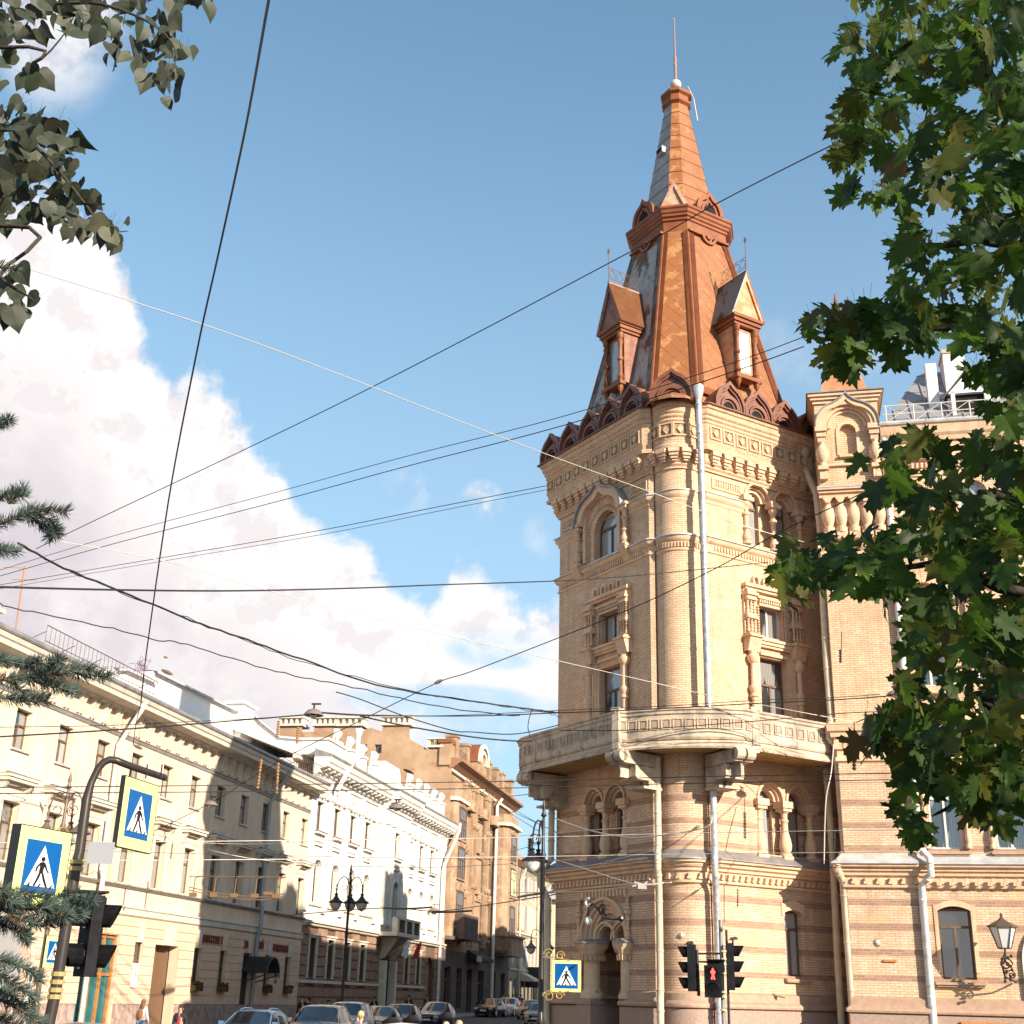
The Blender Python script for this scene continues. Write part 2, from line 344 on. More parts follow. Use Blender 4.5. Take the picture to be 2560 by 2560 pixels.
# ================================================================== corner building with the spired tower
P=at(1640,2505,44); P.z=0
Q=P+dr(103.5)*2.1; L0=P+dr(-31.5)*5.9; TT=Q+dr(58.5)*5.8; B=TT-dr(12.6)*3
FTL=frame(L0,148.5); FTR=frame(Q,58.5); FCH=frame(P,103.5); FW=frame(B,102.6)
n1,n2,n3=dr(238.5),dr(193.5),dr(148.5)
OC=P-dr(-31.5)*(2.1/math.sqrt(2)); CEN=OC+dr(-31.5)*3.7+dr(58.5)*3.7
CB=thing('corner_building',(P.x,P.y,0),'tan brick corner building with a rust-orange spire, round turret and wrap-around balcony','building')
RR=(.85**2+.52**2)/(2*.52); TH=math.asin(.85/RR)
def corner(e):
    k=1+math.cos(R(45)); a=P+(n1+n2)*(e/k); b=Q+(n2+n3)*(e/k); o=P+dr(103.5)*1.05+n2*e; x=dr(103.5)
    out=[a,o-x*.85,o-x*.85-n2*.12]; N=16
    for i in range(1,N): t=TH*(2*i/N-1); out.append(o+x*RR*math.sin(t)+n2*(RR*math.cos(t)-RR*math.cos(TH)-.12))
    return out+[o+x*.85-n2*.12,o+x*.85,b]
def full(e):
    return [L0+dr(58.5)*7.4+dr(-31.5)*e, L0+dr(-31.5)*e+n1*e]+corner(e)+[TT+n3*e+dr(58.5)*0]
def sweep(name,prof,m,fn=full,smooth=35):
    b=MB(); b.rings([fn(e) for e,z in prof],[z for e,z in prof]); return part(name,b,m,CB,smooth=smooth)
def bal(b,x,y,z0,z1,r):            # turned brick colonnette
    h=z1-z0; pr=[(.0,0),(1.0,0),(1.0,.05),(.7,.07),(.95,.11),(1.0,.17),(.6,.28),(.55,.34),(.8,.36),(.8,.40),(.5,.42),(.52,.60),(.6,.66),(.85,.68),(.85,.72),(.55,.75),(.6,.86),(.95,.9),(1.05,.93),(1.05,1.0),(.0,1.0)]
    b.lathe([(r*a,z0+h*t) for a,t in pr],x,y,10)
def bal2(b,x,y,z0,z1,r):
    h=z1-z0; pr=[(.0,0),(1.1,0),(1.1,.04),(.75,.06),(1.05,.12),(1.15,.2),(1.0,.3),(.62,.45),(.58,.62),(.75,.63),(.75,.66),(.55,.68),(.6,.78),(.8,.8),(1.0,.82)]
    b.lathe([(r*a,z0+h*t) for a,t in pr],x,y,12); q=r*1.15
    b.box(x-q*.9,x+q*.9,y-q*.9,y+q*.9,z0+h*.82,z0+h*.88); b.box(x-q*1.15,x+q*1.15,y-q*1.15,y+q*1.15,z0+h*.88,z0+h)
# --- plinth
def plL(e): p=full(e); return p[:2]+[L0+n1*e+dr(148.5)*2.72]
def plR(e): return [L0+n1*e+dr(148.5)*4.14]+corner(e)+[TT+n3*e]
for fn in (plL,plR):
    sweep('plinth',[(.0,-.6),(.16,-.6),(.16,1.95),(.10,1.97)],STONE,fn); sweep('plinth_cap',[(.10,1.97),(.24,2.0),(.26,2.06),(.24,2.12),(.12,2.2),(.12,2.42),(.0,2.48)],STONE_D,fn)
for x0,x1 in ((2.7,2.73),(4.13,4.16)): b=MB(); b.box(x0,x1,-.16,.9,-.5,2.3); part('porch_jamb',b,STONE,CB,FTL)
b=MB(); b.box(1.9,2.74,-.36,.3,-.5,2.0); b.box(1.86,2.78,-.4,.3,2.0,2.2); part('column_pedestal',b,STONE,CB,FTL)
# --- walls with openings
def biforium(F,c1,c2,r,z0,zs,rg,y=.5,trim=BR_TRIM,hood=True,colz=None,g=GL_D):
    """two arched lights between columns, stepped arch mouldings in front"""
    for k,cx in enumerate((c1,c2)):
        a=MB(); st=[(r*1.0,r*.86,-.06,.10),(r*.87,r*.74,.10,.22),(r*.75,rg,.22,.36)]
        for (ro,ri_,y0,y1) in st: a.arch(cx,zs,ri_,ro,y0,y1+.02,0,180,14)
        part('arch_moulding',a,trim,CB,F)
        window(CB,F,cx-rg,cx+rg,z0,zs+rg,y,True,g,WOODF,.74,0,.05)
    b=MB(); oh=rect(c1-r,c2+r,z0,zs+r+.02)
    b.wall([(c1-r-.02,z0-.02),(c2+r+.02,z0-.02),(c2+r+.02,zs+r+.05),(c1-r-.02,zs+r+.05)],[archhole(c1-rg,c1+rg,z0,zs),archhole(c2-rg,c2+rg,z0,zs)],y-.14,.2)
    part('recess_wall',b,BR_LOW if z0<10 else BR_UP,CB,F)
def bihole(c1,c2,r,z0,zs,n=10):
    arc=lambda c,x0,x1:[(c+r*math.cos(math.pi*i/n),zs+r*math.sin(math.pi*i/n)) for i in range(n+1) if x0-1e-6<=c+r*math.cos(math.pi*i/n)<=x1+1e-6]
    mid=(c1+c2)/2; dz=math.sqrt(max(0,r*r-(mid-c1)**2)); 
    return [(c1-r,z0),(c2+r,z0)]+arc(c2,mid+.01,c2+r)+[(mid,zs+dz)]+arc(c1,c1-r,mid-.01)
def walls(F,W,zones,m):
    for z0,z1,holes,rev in zones:
        b=MB(); b.wall(rect(0,W,z0,z1),holes,0,rev); part('brick_wall',b,m if z0<10 else BR_UP,CB,F)
LB1,LB2=(2.42,3.72),(2.52,3.86)
ENT=[(2.1,2.2),(4.3,2.2),(4.3,4.1)]+[(3.8+.46*math.cos(math.pi*i/8),4.1+.46*math.sin(math.pi*i/8)) for i in range(9)]+[(2.82+.46*math.cos(math.pi*i/8),4.1+.46*math.sin(math.pi*i/8)) for i in range(9)]+[(2.1,4.1)]
bigarch=[(1.72,2.2),(4.42,2.2)]+[(3.07+1.35*math.cos(math.pi*i/16),4.12+1.35*math.sin(math.pi*i/16)) for i in range(17)]
walls(FTL,5.9,[(2.2,6.0,[bigarch],.35),(6.0,10.2,[bihole(*LB1,.64,6.95,8.78)],.36),(10.2,18.0,[rect(2.78,4.06,11.1,13.75),rect(2.84,4.0,14.65,15.85)],.3),(18.0,21.6,[archhole(2.4,3.95,18.2,19.3,14)],.36)],BR_LOW)
walls(FTR,5.8,[(2.2,6.0,[segtop(2.9,3.72,3.05,5.08,.1)],.28),(6.0,10.2,[bihole(*LB2,.64,6.95,8.82)],.36),(10.2,18.0,[rect(2.34,3.62,11.1,13.92),rect(2.38,3.58,14.72,15.92)],.3),(18.0,21.6,[bihole(2.58,4.02,.68,18.25,20.1)],.36)],BR_LOW)
sweep('corner_wall',[(0,2.2),(0,10.2)],BR_LOW,corner,60); sweep('corner_wall',[(0,10.2),(0,21.6)],BR_UP,corner,60)
biforium(FTL,*LB1,.64,6.95,8.78,.37); biforium(FTR,*LB2,.64,6.95,8.82,.37,g=GL_W); biforium(FTR,2.58,4.02,.68,18.25,20.1,.36,g=GL_W)
for F,xs,yy in ((FTL,(1.92,3.07,4.28),.06),(FTR,(2.02,3.19,4.40),.06)):
    for x in xs:
        b=MB(); bal2(b,x,yy,6.95,8.80,.20); part('column',b,BR_TRIM,CB,F,smooth=35)
        b=MB(); b.box(x-.24,x+.24,-.12,.30,6.62,6.95); part('column_base',b,BR_TRIM,CB,F)
for x in (1.92,3.3,4.66): b=MB(); bal(b,x,-.06,18.15,19.85,.17); b.box(x-.25,x+.25,-.28,.1,19.85,20.0); b.box(x-.2,x+.2,-.2,.1,20.0,20.12); part('column',b,BR_TRIM,CB,FTR,smooth=35)
for x in (1.50,4.62):
    b=MB(); bal(b,x,-.16,18.2,19.75,.17); b.box(x-.28,x+.28,-.36,.1,19.75,19.86); b.box(x-.22,x+.22,-.3,.1,19.62,19.75); b.box(x-.24,x+.24,-.34,.0,18.1,18.2); b.xprism([(0,17.5),(0,18.1),(-.34,18.1),(-.2,17.85)],x-.2,x+.2); part('column',b,BR_TRIM,CB,FTL,smooth=35)
def ogee(cx,z0,w_,h,n=9):              # keel-arch outline, from right foot over the tip to the left foot
    pr=[]
    for i in range(n+1):
        t=i/n*math.pi*.40; pr.append((w_*math.cos(t)**.75,h*.70*math.sin(t)/math.sin(math.pi*.40)))
    x_,z_=pr[-1]; pr+=[(x_*.62,z_+(h-z_)*.22),(x_*.3,z_+(h-z_)*.55),(0,h)]
    return [(cx+a,z0+b_) for a,b_ in pr]+[(cx-a,z0+b_) for a,b_ in pr[-2::-1]]
def kout(w_,h): 
    pr=[(w_,0),(w_,.30*h),(.93*w_,.42*h),(.78*w_,.60*h),(.55*w_,.75*h),(.30*w_,.84*h),(.13*w_,.92*h),(0,h)]
    return pr+[(-a,b_) for a,b_ in pr[-2::-1]]
def kring(b,w0,h0,w1,h1,y0,y1):
    o=kout(w0,h0); i_=kout(w1,h1)
    for k in range(len(o)-1): b.prism([o[k],o[k+1],i_[k+1],i_[k]],y0,y1)
def ogee_ring(b,cx,z0,w0,h0,w1,h1,y0,y1):
    o=ogee(cx,z0,w0,h0); i_=ogee(cx,z0,w1,h1)
    for k in range(len(o)-1): b.prism([o[k],o[k+1],i_[k+1],i_[k]],y0,y1)
b=MB(); ogee_ring(b,3.06,19.75,1.52,1.50,1.22,1.12,-.30,.02); part('keel_arch',b,BR_TRIM,CB,FTL)
b=MB(); ogee_ring(b,3.06,19.75,1.60,1.60,1.52,1.50,-.42,.02); part('arch_hood_sheet',b,SHEET,CB,FTL)
b=MB()
for (ro,ri_,y0,y1) in ((1.22,1.06,-.14,.02),(1.04,.92,.0,.1),(.92,.78,.12,.22),(.78,.64,.3,.42)): b.arch(3.05,19.3 if ro<1.1 else 19.75,ri_,ro,y0,y1,0,180,18); b.box(3.05-ro,3.05-ri_,y0,y1,18.2,19.3 if ro<1.1 else 19.75); b.box(3.05+ri_,3.05+ro,y0,y1,18.2,19.3 if ro<1.1 else 19.75)
part('arch_moulding',b,BR_TRIM,CB,FTL)
b=MB()
for i in range(34):
    if i<10: b.box(3.05-.99,3.05-.90,-.05,.03,18.25+i*.105,18.32+i*.105); b.box(3.05+.90,3.05+.99,-.05,.03,18.25+i*.105,18.32+i*.105)
    elif i<32: a=math.pi*(i-9.5)/22; b.ico((3.05+.95*math.cos(a),0,19.3+.95*math.sin(a)),.05,seg=6,rings=4)
part('bead_moulding',b,BR_TRIM,CB,FTL)
window(CB,FTL,2.4,3.95,18.2,20.07,.3,True,GL_W,WOODF,.66,1,.06)
window(CB,FTL,2.78,4.06,11.1,13.75,.24,False,GL_C,WOODF,.68,1,.08); window(CB,FTL,2.84,4.0,14.65,15.85,.24,False,GL_W,WOODF,0,1,.07)
window(CB,FTR,2.34,3.62,11.1,13.92,.24,False,GL_C,WOODF,.66,1,.08); window(CB,FTR,2.38,3.58,14.72,15.92,.24,False,GL_C,WHITEF,0,1,.07)
# --- brick surrounds of the tall windows
for F,cx in ((FTL,3.42),(FTR,2.98)):
    b=MB()
    for k in range(3): q=.66+.11*k; y0=-.02-.05*k; b.box(cx-q-.11,cx-q,y0,.04-.001*k,10.3,13.95+.1*k); b.box(cx+q,cx+q+.11,y0,.04-.001*k,10.3,13.95+.1*k)
    b.box(cx-.89,cx+.89,-.14,.03,14.27,14.36); b.box(cx-.95,cx+.95,-.2,.03,14.36,14.48); b.box(cx-1.0,cx+1.0,-.26,.03,14.48,14.58)
    b.box(cx-.66,cx+.66,-.1,.03,13.98,14.1); part('window_surround',b,BR_TRIM,CB,F)
    b=MB(); b.box(cx-1.32,cx+1.32,-.16,.03,16.35,16.45); b.box(cx-1.38,cx+1.38,-.24,.03,16.45,16.58); b.box(cx-1.38,cx-1.26,-.1,.03,14.0,16.35); b.box(cx+1.26,cx+1.38,-.1,.03,14.0,16.35)
    b.box(cx-.62,cx+.62,-.10,.03,15.85,15.94); b.box(cx-.72,cx+.72,-.16,.03,16.1,16.2); part('window_surround',b,BR_TRIM,CB,F)
    for k in range(12): x=cx-.6+k*.109; b=MB() if k==0 else b; b.box(x-.03,x+.03,-.14,.03,15.96,16.08)
    for s in (-1,1):
        for k in range(12): b.ico((cx+s*.66,-.05,14.7+k*.1),.05,seg=6,rings=4)
    part('bead_moulding',b,BR_TRIM,CB,F)
    for s in (-1,1):
        x=cx+s*1.12; b=MB(); b.box(x-.26,x+.26,-.34,.0,14.58,14.66)
        for z0 in (14.72,15.42):
            for dx in (-.16,0,.16): bal(b,x+dx,-.17,z0,z0+.5,.07)
            b.box(x-.24,x+.24,-.30,.0,z0+.5,z0+.56); b.box(x-.22,x+.22,-.26,-.24,z0+.56,z0+.66); b.box(x-.24,x+.24,-.24,0.,z0+.56,z0+.7)
        b.box(x-.27,x+.27,-.34,.0,16.1,16.2); b.box(x-.22,x+.22,-.27,.0,16.2,16.34)
        part('colonnette',b,BR_TRIM,CB,F,smooth=35)
        b=MB(); b.lathe([(.0,10.2),(.11,10.2),(.11,12.3),(.16,12.34),(.16,12.42),(.12,12.46),(.18,12.62),(.18,12.7),(.11,12.8),(.10,13.55),(.17,13.62),(.22,13.74),(.22,13.84),(.15,13.88),(.15,14.0)],x,-.16,12)
        b.xprism([(0,14.0),(-.24,14.0),(-.4,14.5),(0,14.5)],x-.28,x+.28); b.box(x-.33,x+.33,-.46,0.,14.5,14.58); part('column',b,BR_TRIM,CB,F,smooth=35)
    b=MB()
    for k in range(4):
        x=cx-.75+k*.5; b.arch(x,16.8,.1,.17,-.14,.02,0,180,8); b.box(x-.17,x-.1,-.14,.02,16.58,16.8); b.box(x+.1,x+.17,-.14,.02,16.58,16.8)
    part('little_arches',b,BR_TRIM,CB,F)
# --- string courses
STR=[(0,5.82),(.10,5.84),(.12,5.92),(.05,5.94),(.06,6.18),(.16,6.22),(.17,6.3),(.26,6.36),(.27,6.44),(.38,6.48),(.40,6.56)]
sweep('string_course',STR,BR_TRIM); sweep('string_course_sheet',[(.40,6.56),(.46,6.57),(.46,6.61),(.0,6.92)],SHEET)
BLT=[(0,17.42),(.05,17.46),(.06,17.52),(.02,17.56),(.03,17.78),(.09,17.82),(.14,17.9),(.16,17.98)]
sweep('belt_course',BLT,BR_TRIM); sweep('belt_sheet',[(.16,17.98),(.22,18.0),(.22,18.04),(0,18.14)],SHEETW)
UB=[(0,19.35),(.05,19.42),(.05,19.5),(.12,19.58),(.15,19.66),(.15,19.74)]
def fullL(e): p=full(e); return p[:2]+[L0+n1*e+dr(148.5)*1.45]
def fullR(e): return [L0+n1*e+dr(148.5)*4.68]+corner(e)+[Q+n3*e+dr(58.5)*1.85]
def fullRR(e): return [TT+n3*e-dr(58.5)*.95,TT+n3*e]
for fn in (fullL,fullR,fullRR): sweep('upper_belt_course',UB,BR_TRIM,fn); sweep('upper_belt_sheet',[(.15,19.74),(.2,19.76),(.2,19.79),(0,19.88)],SHEETW,fn)
sweep('corbel_table',[(0,20.62),(.08,20.66),(.08,20.74),(.14,20.8),(.14,20.88),(.2,20.95),(.2,21.33),(.42,21.38),(.44,21.5),(.36,21.56),(.38,21.7),(.42,21.76),(.42,22.42),(.46,22.46),(.44,22.56),(.50,22.62),(.50,22.72),(.56,22.78),(.58,22.95),(.64,23.0),(.66,23.1)],BR_UP)
sweep('eaves_sheet',[(.66,23.1),(.74,23.11),(.74,23.16),(.3,23.32)],BRMET)
# --- dentils, corbels and square panels, one by one
def shared(b,m,name='m'):
    me=b.mesh(name); me.materials.append(m); return me
db=MB(); db.box(-.05,.05,-.11,.0,0,.12); db.box(-.09,.05,-.11,.0,-.07,0); DENT=shared(db,BR_TRIM,'dentil')
cb=MB()
for i,(w_,y_,z0,z1) in enumerate(((.20,.26,.24,.40),(.17,.20,.12,.24),(.13,.14,.02,.12),(.08,.08,-.06,.02))): cb.box(-w_,w_,-y_,.0,z0,z1)
CORB=shared(cb,BR_TRIM,'corbel')
sb=MB(); sb.box(-.27,.27,-.05,0,.22,.27); sb.box(-.27,.27,-.05,0,-.27,-.22); sb.box(-.27,-.22,-.05,0,-.22,.22); sb.box(.22,.27,-.05,0,-.22,.22); SQF=shared(sb,BR_TRIM,'square_panel')
di=MB(); di.prism([(0,-.17),(.12,0),(0,.17),(-.12,0)],-.07,0.02); DIA=shared(di,BR_TRIM,'diamond')
vo=MB(); vo.box(-.2,.2,-.004,.01,-.2,.2); SHADE_SQ=shared(vo,mat('deep_shadow_brick',(.30,.20,.11),rough=.9),'recess_shade')  # flat plate, the shade of a sunk panel put into its colour
def along(F,x0,x1,pitch,z,e,me,name,extra=None):
    n=max(1,round((x1-x0)/pitch)); 
    for i in range(n):
        x=x0+(x1-x0)*(i+.5)/n; o=part(name,me,None,CB,F@T(x,-e,z))
        if extra:
            for nm,mm in extra:
                g=bpy.data.objects.new(nm,mm); COL.objects.link(g); g.parent=o
def turret(n,z,e,me,name,extra=None):
    c=P+dr(103.5)*1.05+n2*(e-.12-RR*math.cos(TH)); td=math.degrees(TH)
    for i in range(n):
        t=-td+2*td*(i+.5)/n; nn=dr(193.5-t); p_=c+nn*RR
        o=part(name,me,None,CB,frame(p_,103.5-t,z))
        if extra:
            for nm,mm in extra:
                g=bpy.data.objects.new(nm,mm); COL.objects.link(g); g.parent=o
SE=[('recess_shade',SHADE_SQ),('diamond',DIA)]
along(FTL,-.4,6.0,.62,22.09,.42,SQF,'square_panel',SE); along(FTR,-.1,5.7,.62,22.09,.42,SQF,'square_panel',SE); turret(4,22.09,.42,SQF,'square_panel',SE)
along(FTL,-.1,5.9,.52,20.95,.19,CORB,'corbel'); along(FTR,0,5.6,.55,20.95,.19,CORB,'corbel'); turret(5,20.95,.19,CORB,'corbel')
along(FTL,-.1,5.9,.235,6.02,.055,DENT,'dentil'); along(FTR,0,5.7,.27,6.02,.055,DENT,'dentil'); turret(6,6.02,.055,DENT,'dentil')
sd=MB(); sd.box(-.028,.028,-.06,0,0,.2); SDENT=shared(sd,BR_TRIM,'small_dentil')
turret(18,17.57,.025,SDENT,'small_dentil')
def row(F,x0,x1,z0,z1,p_,w_,y_=.06,name='dentil_row',m=None,y0=0):
    b=MB(); n=int((x1-x0)/p_)
    for i in range(n): x=x0+(i+.5)*(x1-x0)/n; b.box(x-w_/2,x+w_/2,-y_,y0,z0,z1)
    return part(name,b,m or BR_TRIM,CB,F)
row(FTL,.1,5.8,17.58,17.76,.14,.07,.08); row(FTR,.3,5.7,17.58,17.76,.14,.07,.08)
for F,rs in ((FTL,((.25,1.15),(4.85,5.75))),(FTR,((.4,1.7),(5.0,5.7)))):
    for a_,b_ in rs:
        b=MB(); b.box(a_-.08,b_+.08,-.05,0,20.42,20.48); b.box(a_-.08,b_+.08,-.05,0,20.05,20.11); b.box(a_-.08,a_,-.05,0,20.11,20.42); b.box(b_,b_+.08,-.05,0,20.11,20.42)
        n=int((b_-a_)/.11)
        for i in range(n): x=a_+(i+.5)*(b_-a_)/n; b.box(x-.03,x+.03,-.04,0,20.2,20.4)
        part('dentil_panel',b,BR_TRIM,CB,F)
row(FTL,1.75,4.45,5.52,5.74,.2,.1,.1)
# --- entrance porch in the left face
b=MB(); b.wall(rect(1.70,4.44,2.2,5.5),[ENT],.34,.5); part('porch_wall',b,BR_LOW,CB,FTL)
b=MB()
for ro,ri_,y0,y1 in ((1.42,1.30,-.10,.0),(1.30,1.16,.02,.12),(1.16,1.02,.12,.2),(1.02,.88,.2,.28)): b.arch(3.07,4.12,ri_,ro,y0,y1+.05,0,180,20)
part('arch_moulding',b,BR_TRIM,CB,FTL)
for cx in (2.82,3.8):
    b=MB()
    for ro,ri_,y0,y1 in ((.62,.54,.16,.3),(.54,.46,.24,.36)): b.arch(cx,4.12,ri_,ro,y0,y1,0,180,14)
    part('arch_moulding',b,BR_TRIM,CB,FTL)
for cx,r_,y_ in ((2.35,.30,.0),(4.3,.22,.05)):
    b=MB(); b.lathe([(.0,2.2),(r_*1.4,2.2),(r_*1.4,2.32),(r_*1.15,2.4),(r_,2.5),(r_,3.42),(r_*1.3,3.44)],cx,y_,18)
    for k in range(16): a=2*math.pi*k/16; x_,yy=cx+math.cos(a)*r_*1.4,y_+math.sin(a)*r_*1.4; b.box(x_-.035,x_+.035,yy-.035,yy+.035,3.42,3.6)
    b.lathe([(r_*1.3,3.44),(r_*1.3,3.6),(r_*1.5,3.62),(r_*1.6,3.74),(r_*2.0,3.86),(r_*2.1,3.98),(0,3.98)],cx,y_,8,22.5,382.5); part('column',b,BR_TRIM,CB,FTL,smooth=35)
    b=MB(); b.lathe([(r_*2.3,3.98),(r_*2.3,4.02),(r_*1.3,4.14),(0,4.14)],cx,y_,8,22.5,382.5); part('capital_sheet',b,SHEET,CB,FTL)
for x in (1.62,4.52): b=MB(); bal(b,x,-.08,4.05,5.0,.12); bal(b,x,-.08,5.0,5.5,.12); part('colonnette',b,BR_TRIM,CB,FTL,smooth=35)
b=MB(); b.lathe([(0,3.66),(.06,3.7),(.12,3.84),(.16,3.96),(.16,4.1)],3.31,.34,10); part('pendant',b,BR_TRIM,CB,FTL,smooth=35)
b=MB(); b.box(1.6,4.6,.86,1.7,5.0,5.2); b.box(1.5,1.7,.4,1.7,-.5,5.2); b.box(4.5,4.7,.4,1.7,-.5,5.2); part('porch_ceiling',b,BR_LOW,CB,FTL)
b=MB(); b.box(1.6,4.6,1.5,1.7,-.5,5.2); part('porch_back_wall',b,BR_LOW,CB,FTL)
ORW=mat('orange_varnished_wood',(.48,.21,.06),(.38,.16,.05),4,.45)
b=MB(); b.box(2.45,2.55,1.35,1.5,.6,4.3); b.box(3.75,3.85,1.35,1.5,.6,4.3); b.box(2.55,3.75,1.35,1.5,3.2,3.35); b.box(3.1,3.2,1.36,1.5,.6,3.2); dd=part('entrance_door',b,ORW,CB,FTL)
b=MB(); b.box(2.55,3.75,1.42,1.44,.6,4.3); part('pane',b,GL_D,dd,FTL)
b=MB()
for i in range(7): b.tube([(2.6+i*.18,1.33,.9),(2.6+i*.18,1.33,3.1)],.012,4)
for i in range(9): b.tube([(2.56,1.33,1.0+i*.25),(3.74,1.33,1.0+i*.25)],.01,4)
part('door_grille',b,GOLD,dd,FTL)
# --- ground-floor window of the right face
window(CB,FTR,2.9,3.72,3.05,5.16,.24,False,GL_W,WOODF,.72,1,.07,)
b=MB(); b.box(2.78,3.9,-.14,.1,2.86,2.96); b.xprism([(.25,3.04),(-.16,2.96),(-.16,2.9),(.25,2.95)],2.76,3.92); part('window_sill',b,STONE_D,CB,FTR)
def seg_hood(F,x0,x1,z,rise,parent=None,t=.3,y=-.03):
    b=MB(); n=8; lo=[(x0+(x1-x0)*i/n,z+rise*(1-(2*i/n-1)**2)) for i in range(n+1)]
    for i in range(n): b.prism([lo[i],lo[i+1],(lo[i+1][0],lo[i+1][1]+t),(lo[i][0],lo[i][1]+t)],y,.03)
    b.box(x0-.12,x0,y,.03,z-1.9 if t<.2 else z-.1,z+t); b.box(x1,x1+.12,y,.03,z-1.9 if t<.2 else z-.1,z+t); part('brick_hood',b,BR_TRIM,CB,F)
seg_hood(FTR,2.9,3.72,5.08,.1)
# --- balcony
def bpath(e):
    uL=dr(-31.5); out=[]
    tl=[(7.2,-2.6),(7.2,-.6),(7.1,.3),(6.8,1.0),(6.3,1.5),(5.6,1.76),(4.7,1.8),(-.35,1.8)]
    pts=[P+uL*a+n1*b_ for a,b_ in tl]; A_=pts[-1]; E_=Q+dr(58.5)*.31+n3*1.8
    mid=(A_+E_)/2; ch=(E_-A_); Lc=ch.length; sg=.52; rad=(Lc*Lc/4+sg*sg)/(2*sg); c=mid-n2*(rad-sg); th=math.asin(Lc/2/rad)
    for i in range(1,12): t=-th+2*th*i/12; pts.append(c+n2*rad*math.cos(t)+dr(103.5)*rad*math.sin(t))
    pts.append(E_); pts.append(Q+dr(58.5)*4.25+n3*1.8)
    # offset outwards by e
    res=[]
    for i,p_ in enumerate(pts):
        a=pts[max(i-1,0)]; b_=pts[min(i+1,len(pts)-1)]
        def nrm(p,q): t=(q-p).normalized(); return Vector((t.y,-t.x,0))
        na=nrm(a,p_) if i>0 else nrm(p_,b_); nb=nrm(p_,b_) if i<len(pts)-1 else na
        nn=(na+nb); res.append(p_+nn*(e/(1+na.dot(nb))) if nn.length>0 else p_)
    return res
BP=bpath(0)
b=MB(); prof=[(-.18,10.12),(-.05,10.02),(.03,10.0),(.06,10.06),(.0,10.14),(-.05,10.3),(.0,10.38),(.0,11.12),(.05,11.16),(.05,11.24),(.1,11.28),(.1,11.34),(-.2,11.36),(-.2,10.2)]
b.rings([bpath(e) for e,z in prof],[z for e,z in prof]); BAL=part('balcony',b,BALC,CB,smooth=30)
inner=[L0+dr(58.5)*2.6+dr(-31.5)*.0, L0]+corner(0)[:1]+corner(0)[1:]+[Q+dr(58.5)*4.6]
# soffit: boards running from the wall to the rim, each its own piece
def wallpt(p_):                    # nearest point on the tower walls
    loc=FTL.inverted()@p_; 
    best=None
    segs=[(L0+dr(58.5)*3,L0),(L0,P)]+[(corner(0)[i],corner(0)[i+1]) for i in range(len(corner(0))-1)]+[(Q,TT)]
    for a,c in segs:
        t=max(0,min(1,(p_-a).dot(c-a)/(c-a).length_squared)); q=a+(c-a)*t
        if best is None or (q-p_).length<best[0]: best=((q-p_).length,q)
    return best[1]
dense=[]
for i in range(len(BP)-1):
    a,c=BP[i],BP[i+1]; n=max(1,int((c-a).length/.17))
    for k in range(n): dense.append(a+(c-a)*(k/n))
dense.append(BP[-1])
cnt=0
for i in range(len(dense)-1):
    a,c=dense[i],dense[i+1]; wa,wc=wallpt(a),wallpt(c)
    a2=a+(c-a)*.04; c2=c-(c-a)*.04; wa2=wa+(wc-wa)*.04; wc2=wc-(wc-wa)*.04
    if (wa-a).length<.1: continue
    z=10.10+.012*(i%2); h=.05
    b=MB(); vs=[(a2.x,a2.y,z),(c2.x,c2.y,z),(wc2.x,wc2.y,z),(wa2.x,wa2.y,z)]
    b.add(vs+[(v[0],v[1],z+h) for v in vs],[(0,3,2,1),(4,5,6,7),(0,1,5,4),(1,2,6,5),(2,3,7,6),(3,0,4,7)])
    part('soffit_board',b,SOFF,BAL); cnt+=1
b=MB(); vs=[(p_.x,p_.y) for p_ in BP]; n=len(vs); ws=[wallpt(p_) for p_ in BP]
for i in range(n-1): 
    q=[BP[i],BP[i+1],ws[i+1],ws[i]]; b.add([(v.x,v.y,10.18) for v in q]+[(v.x,v.y,10.3) for v in q],[(0,3,2,1),(4,5,6,7)])
part('balcony_slab',b,BALC,BAL)
# coffers
cf=MB(); cf.box(-.17,.17,-.035,0,.14,.18); cf.box(-.17,.17,-.035,0,-.18,-.14); cf.box(-.17,-.13,-.035,0,-.14,.14); cf.box(.13,.17,-.035,0,-.14,.14); COFF=shared(cf,BALC,'coffer')
cv=MB(); cv.box(-.085,.085,-.02,0,-.1,.1); CIN=shared(cv,mat('coffer_shade',(.40,.28,.19),rough=.9),'coffer_inset')  # raised plate, coloured darker in place of recess shade
def coffers(a,c,n,m0=.3,m1=.3):
    L=(c-a).length; u=(c-a).normalized(); azm=math.degrees(math.atan2(u.x,u.y))
    for i in range(n):
        p_=a+u*(m0+(L-m0-m1)*(i+.5)/n); o=part('coffer',COFF,None,BAL,frame(p_,azm,10.82)); g=part('coffer_inset',CIN,None,o,frame(p_,azm,10.82)) 
arc=BP[7:20]
coffers(BP[6],BP[7],10,.1,.15); coffers(BP[5],BP[6],2,.05,.05); coffers(BP[4],BP[5],1,0,0); coffers(BP[3],BP[4],1,0,0); coffers(BP[19],BP[20],7,.25,.1)
for i in range(12): coffers(arc[i],arc[i+1],1,0,0)
for p_,azm in ((BP[7],126),(BP[19],81)):
    b=MB(); b.box(-.13,.13,-.08,.22,10.06,11.44); b.box(-.16,.16,-.11,.25,11.34,11.46); b.box(-.1,.1,-.06,.2,9.93,10.06); part('balcony_post',b,BALC,BAL,frame(p_,azm))
for p_ in (BP[6],): b=MB(); b.box(-.05,.05,-.03,.1,10.2,11.3); part('balcony_post',b,BALC,BAL,frame(p_,148.5))
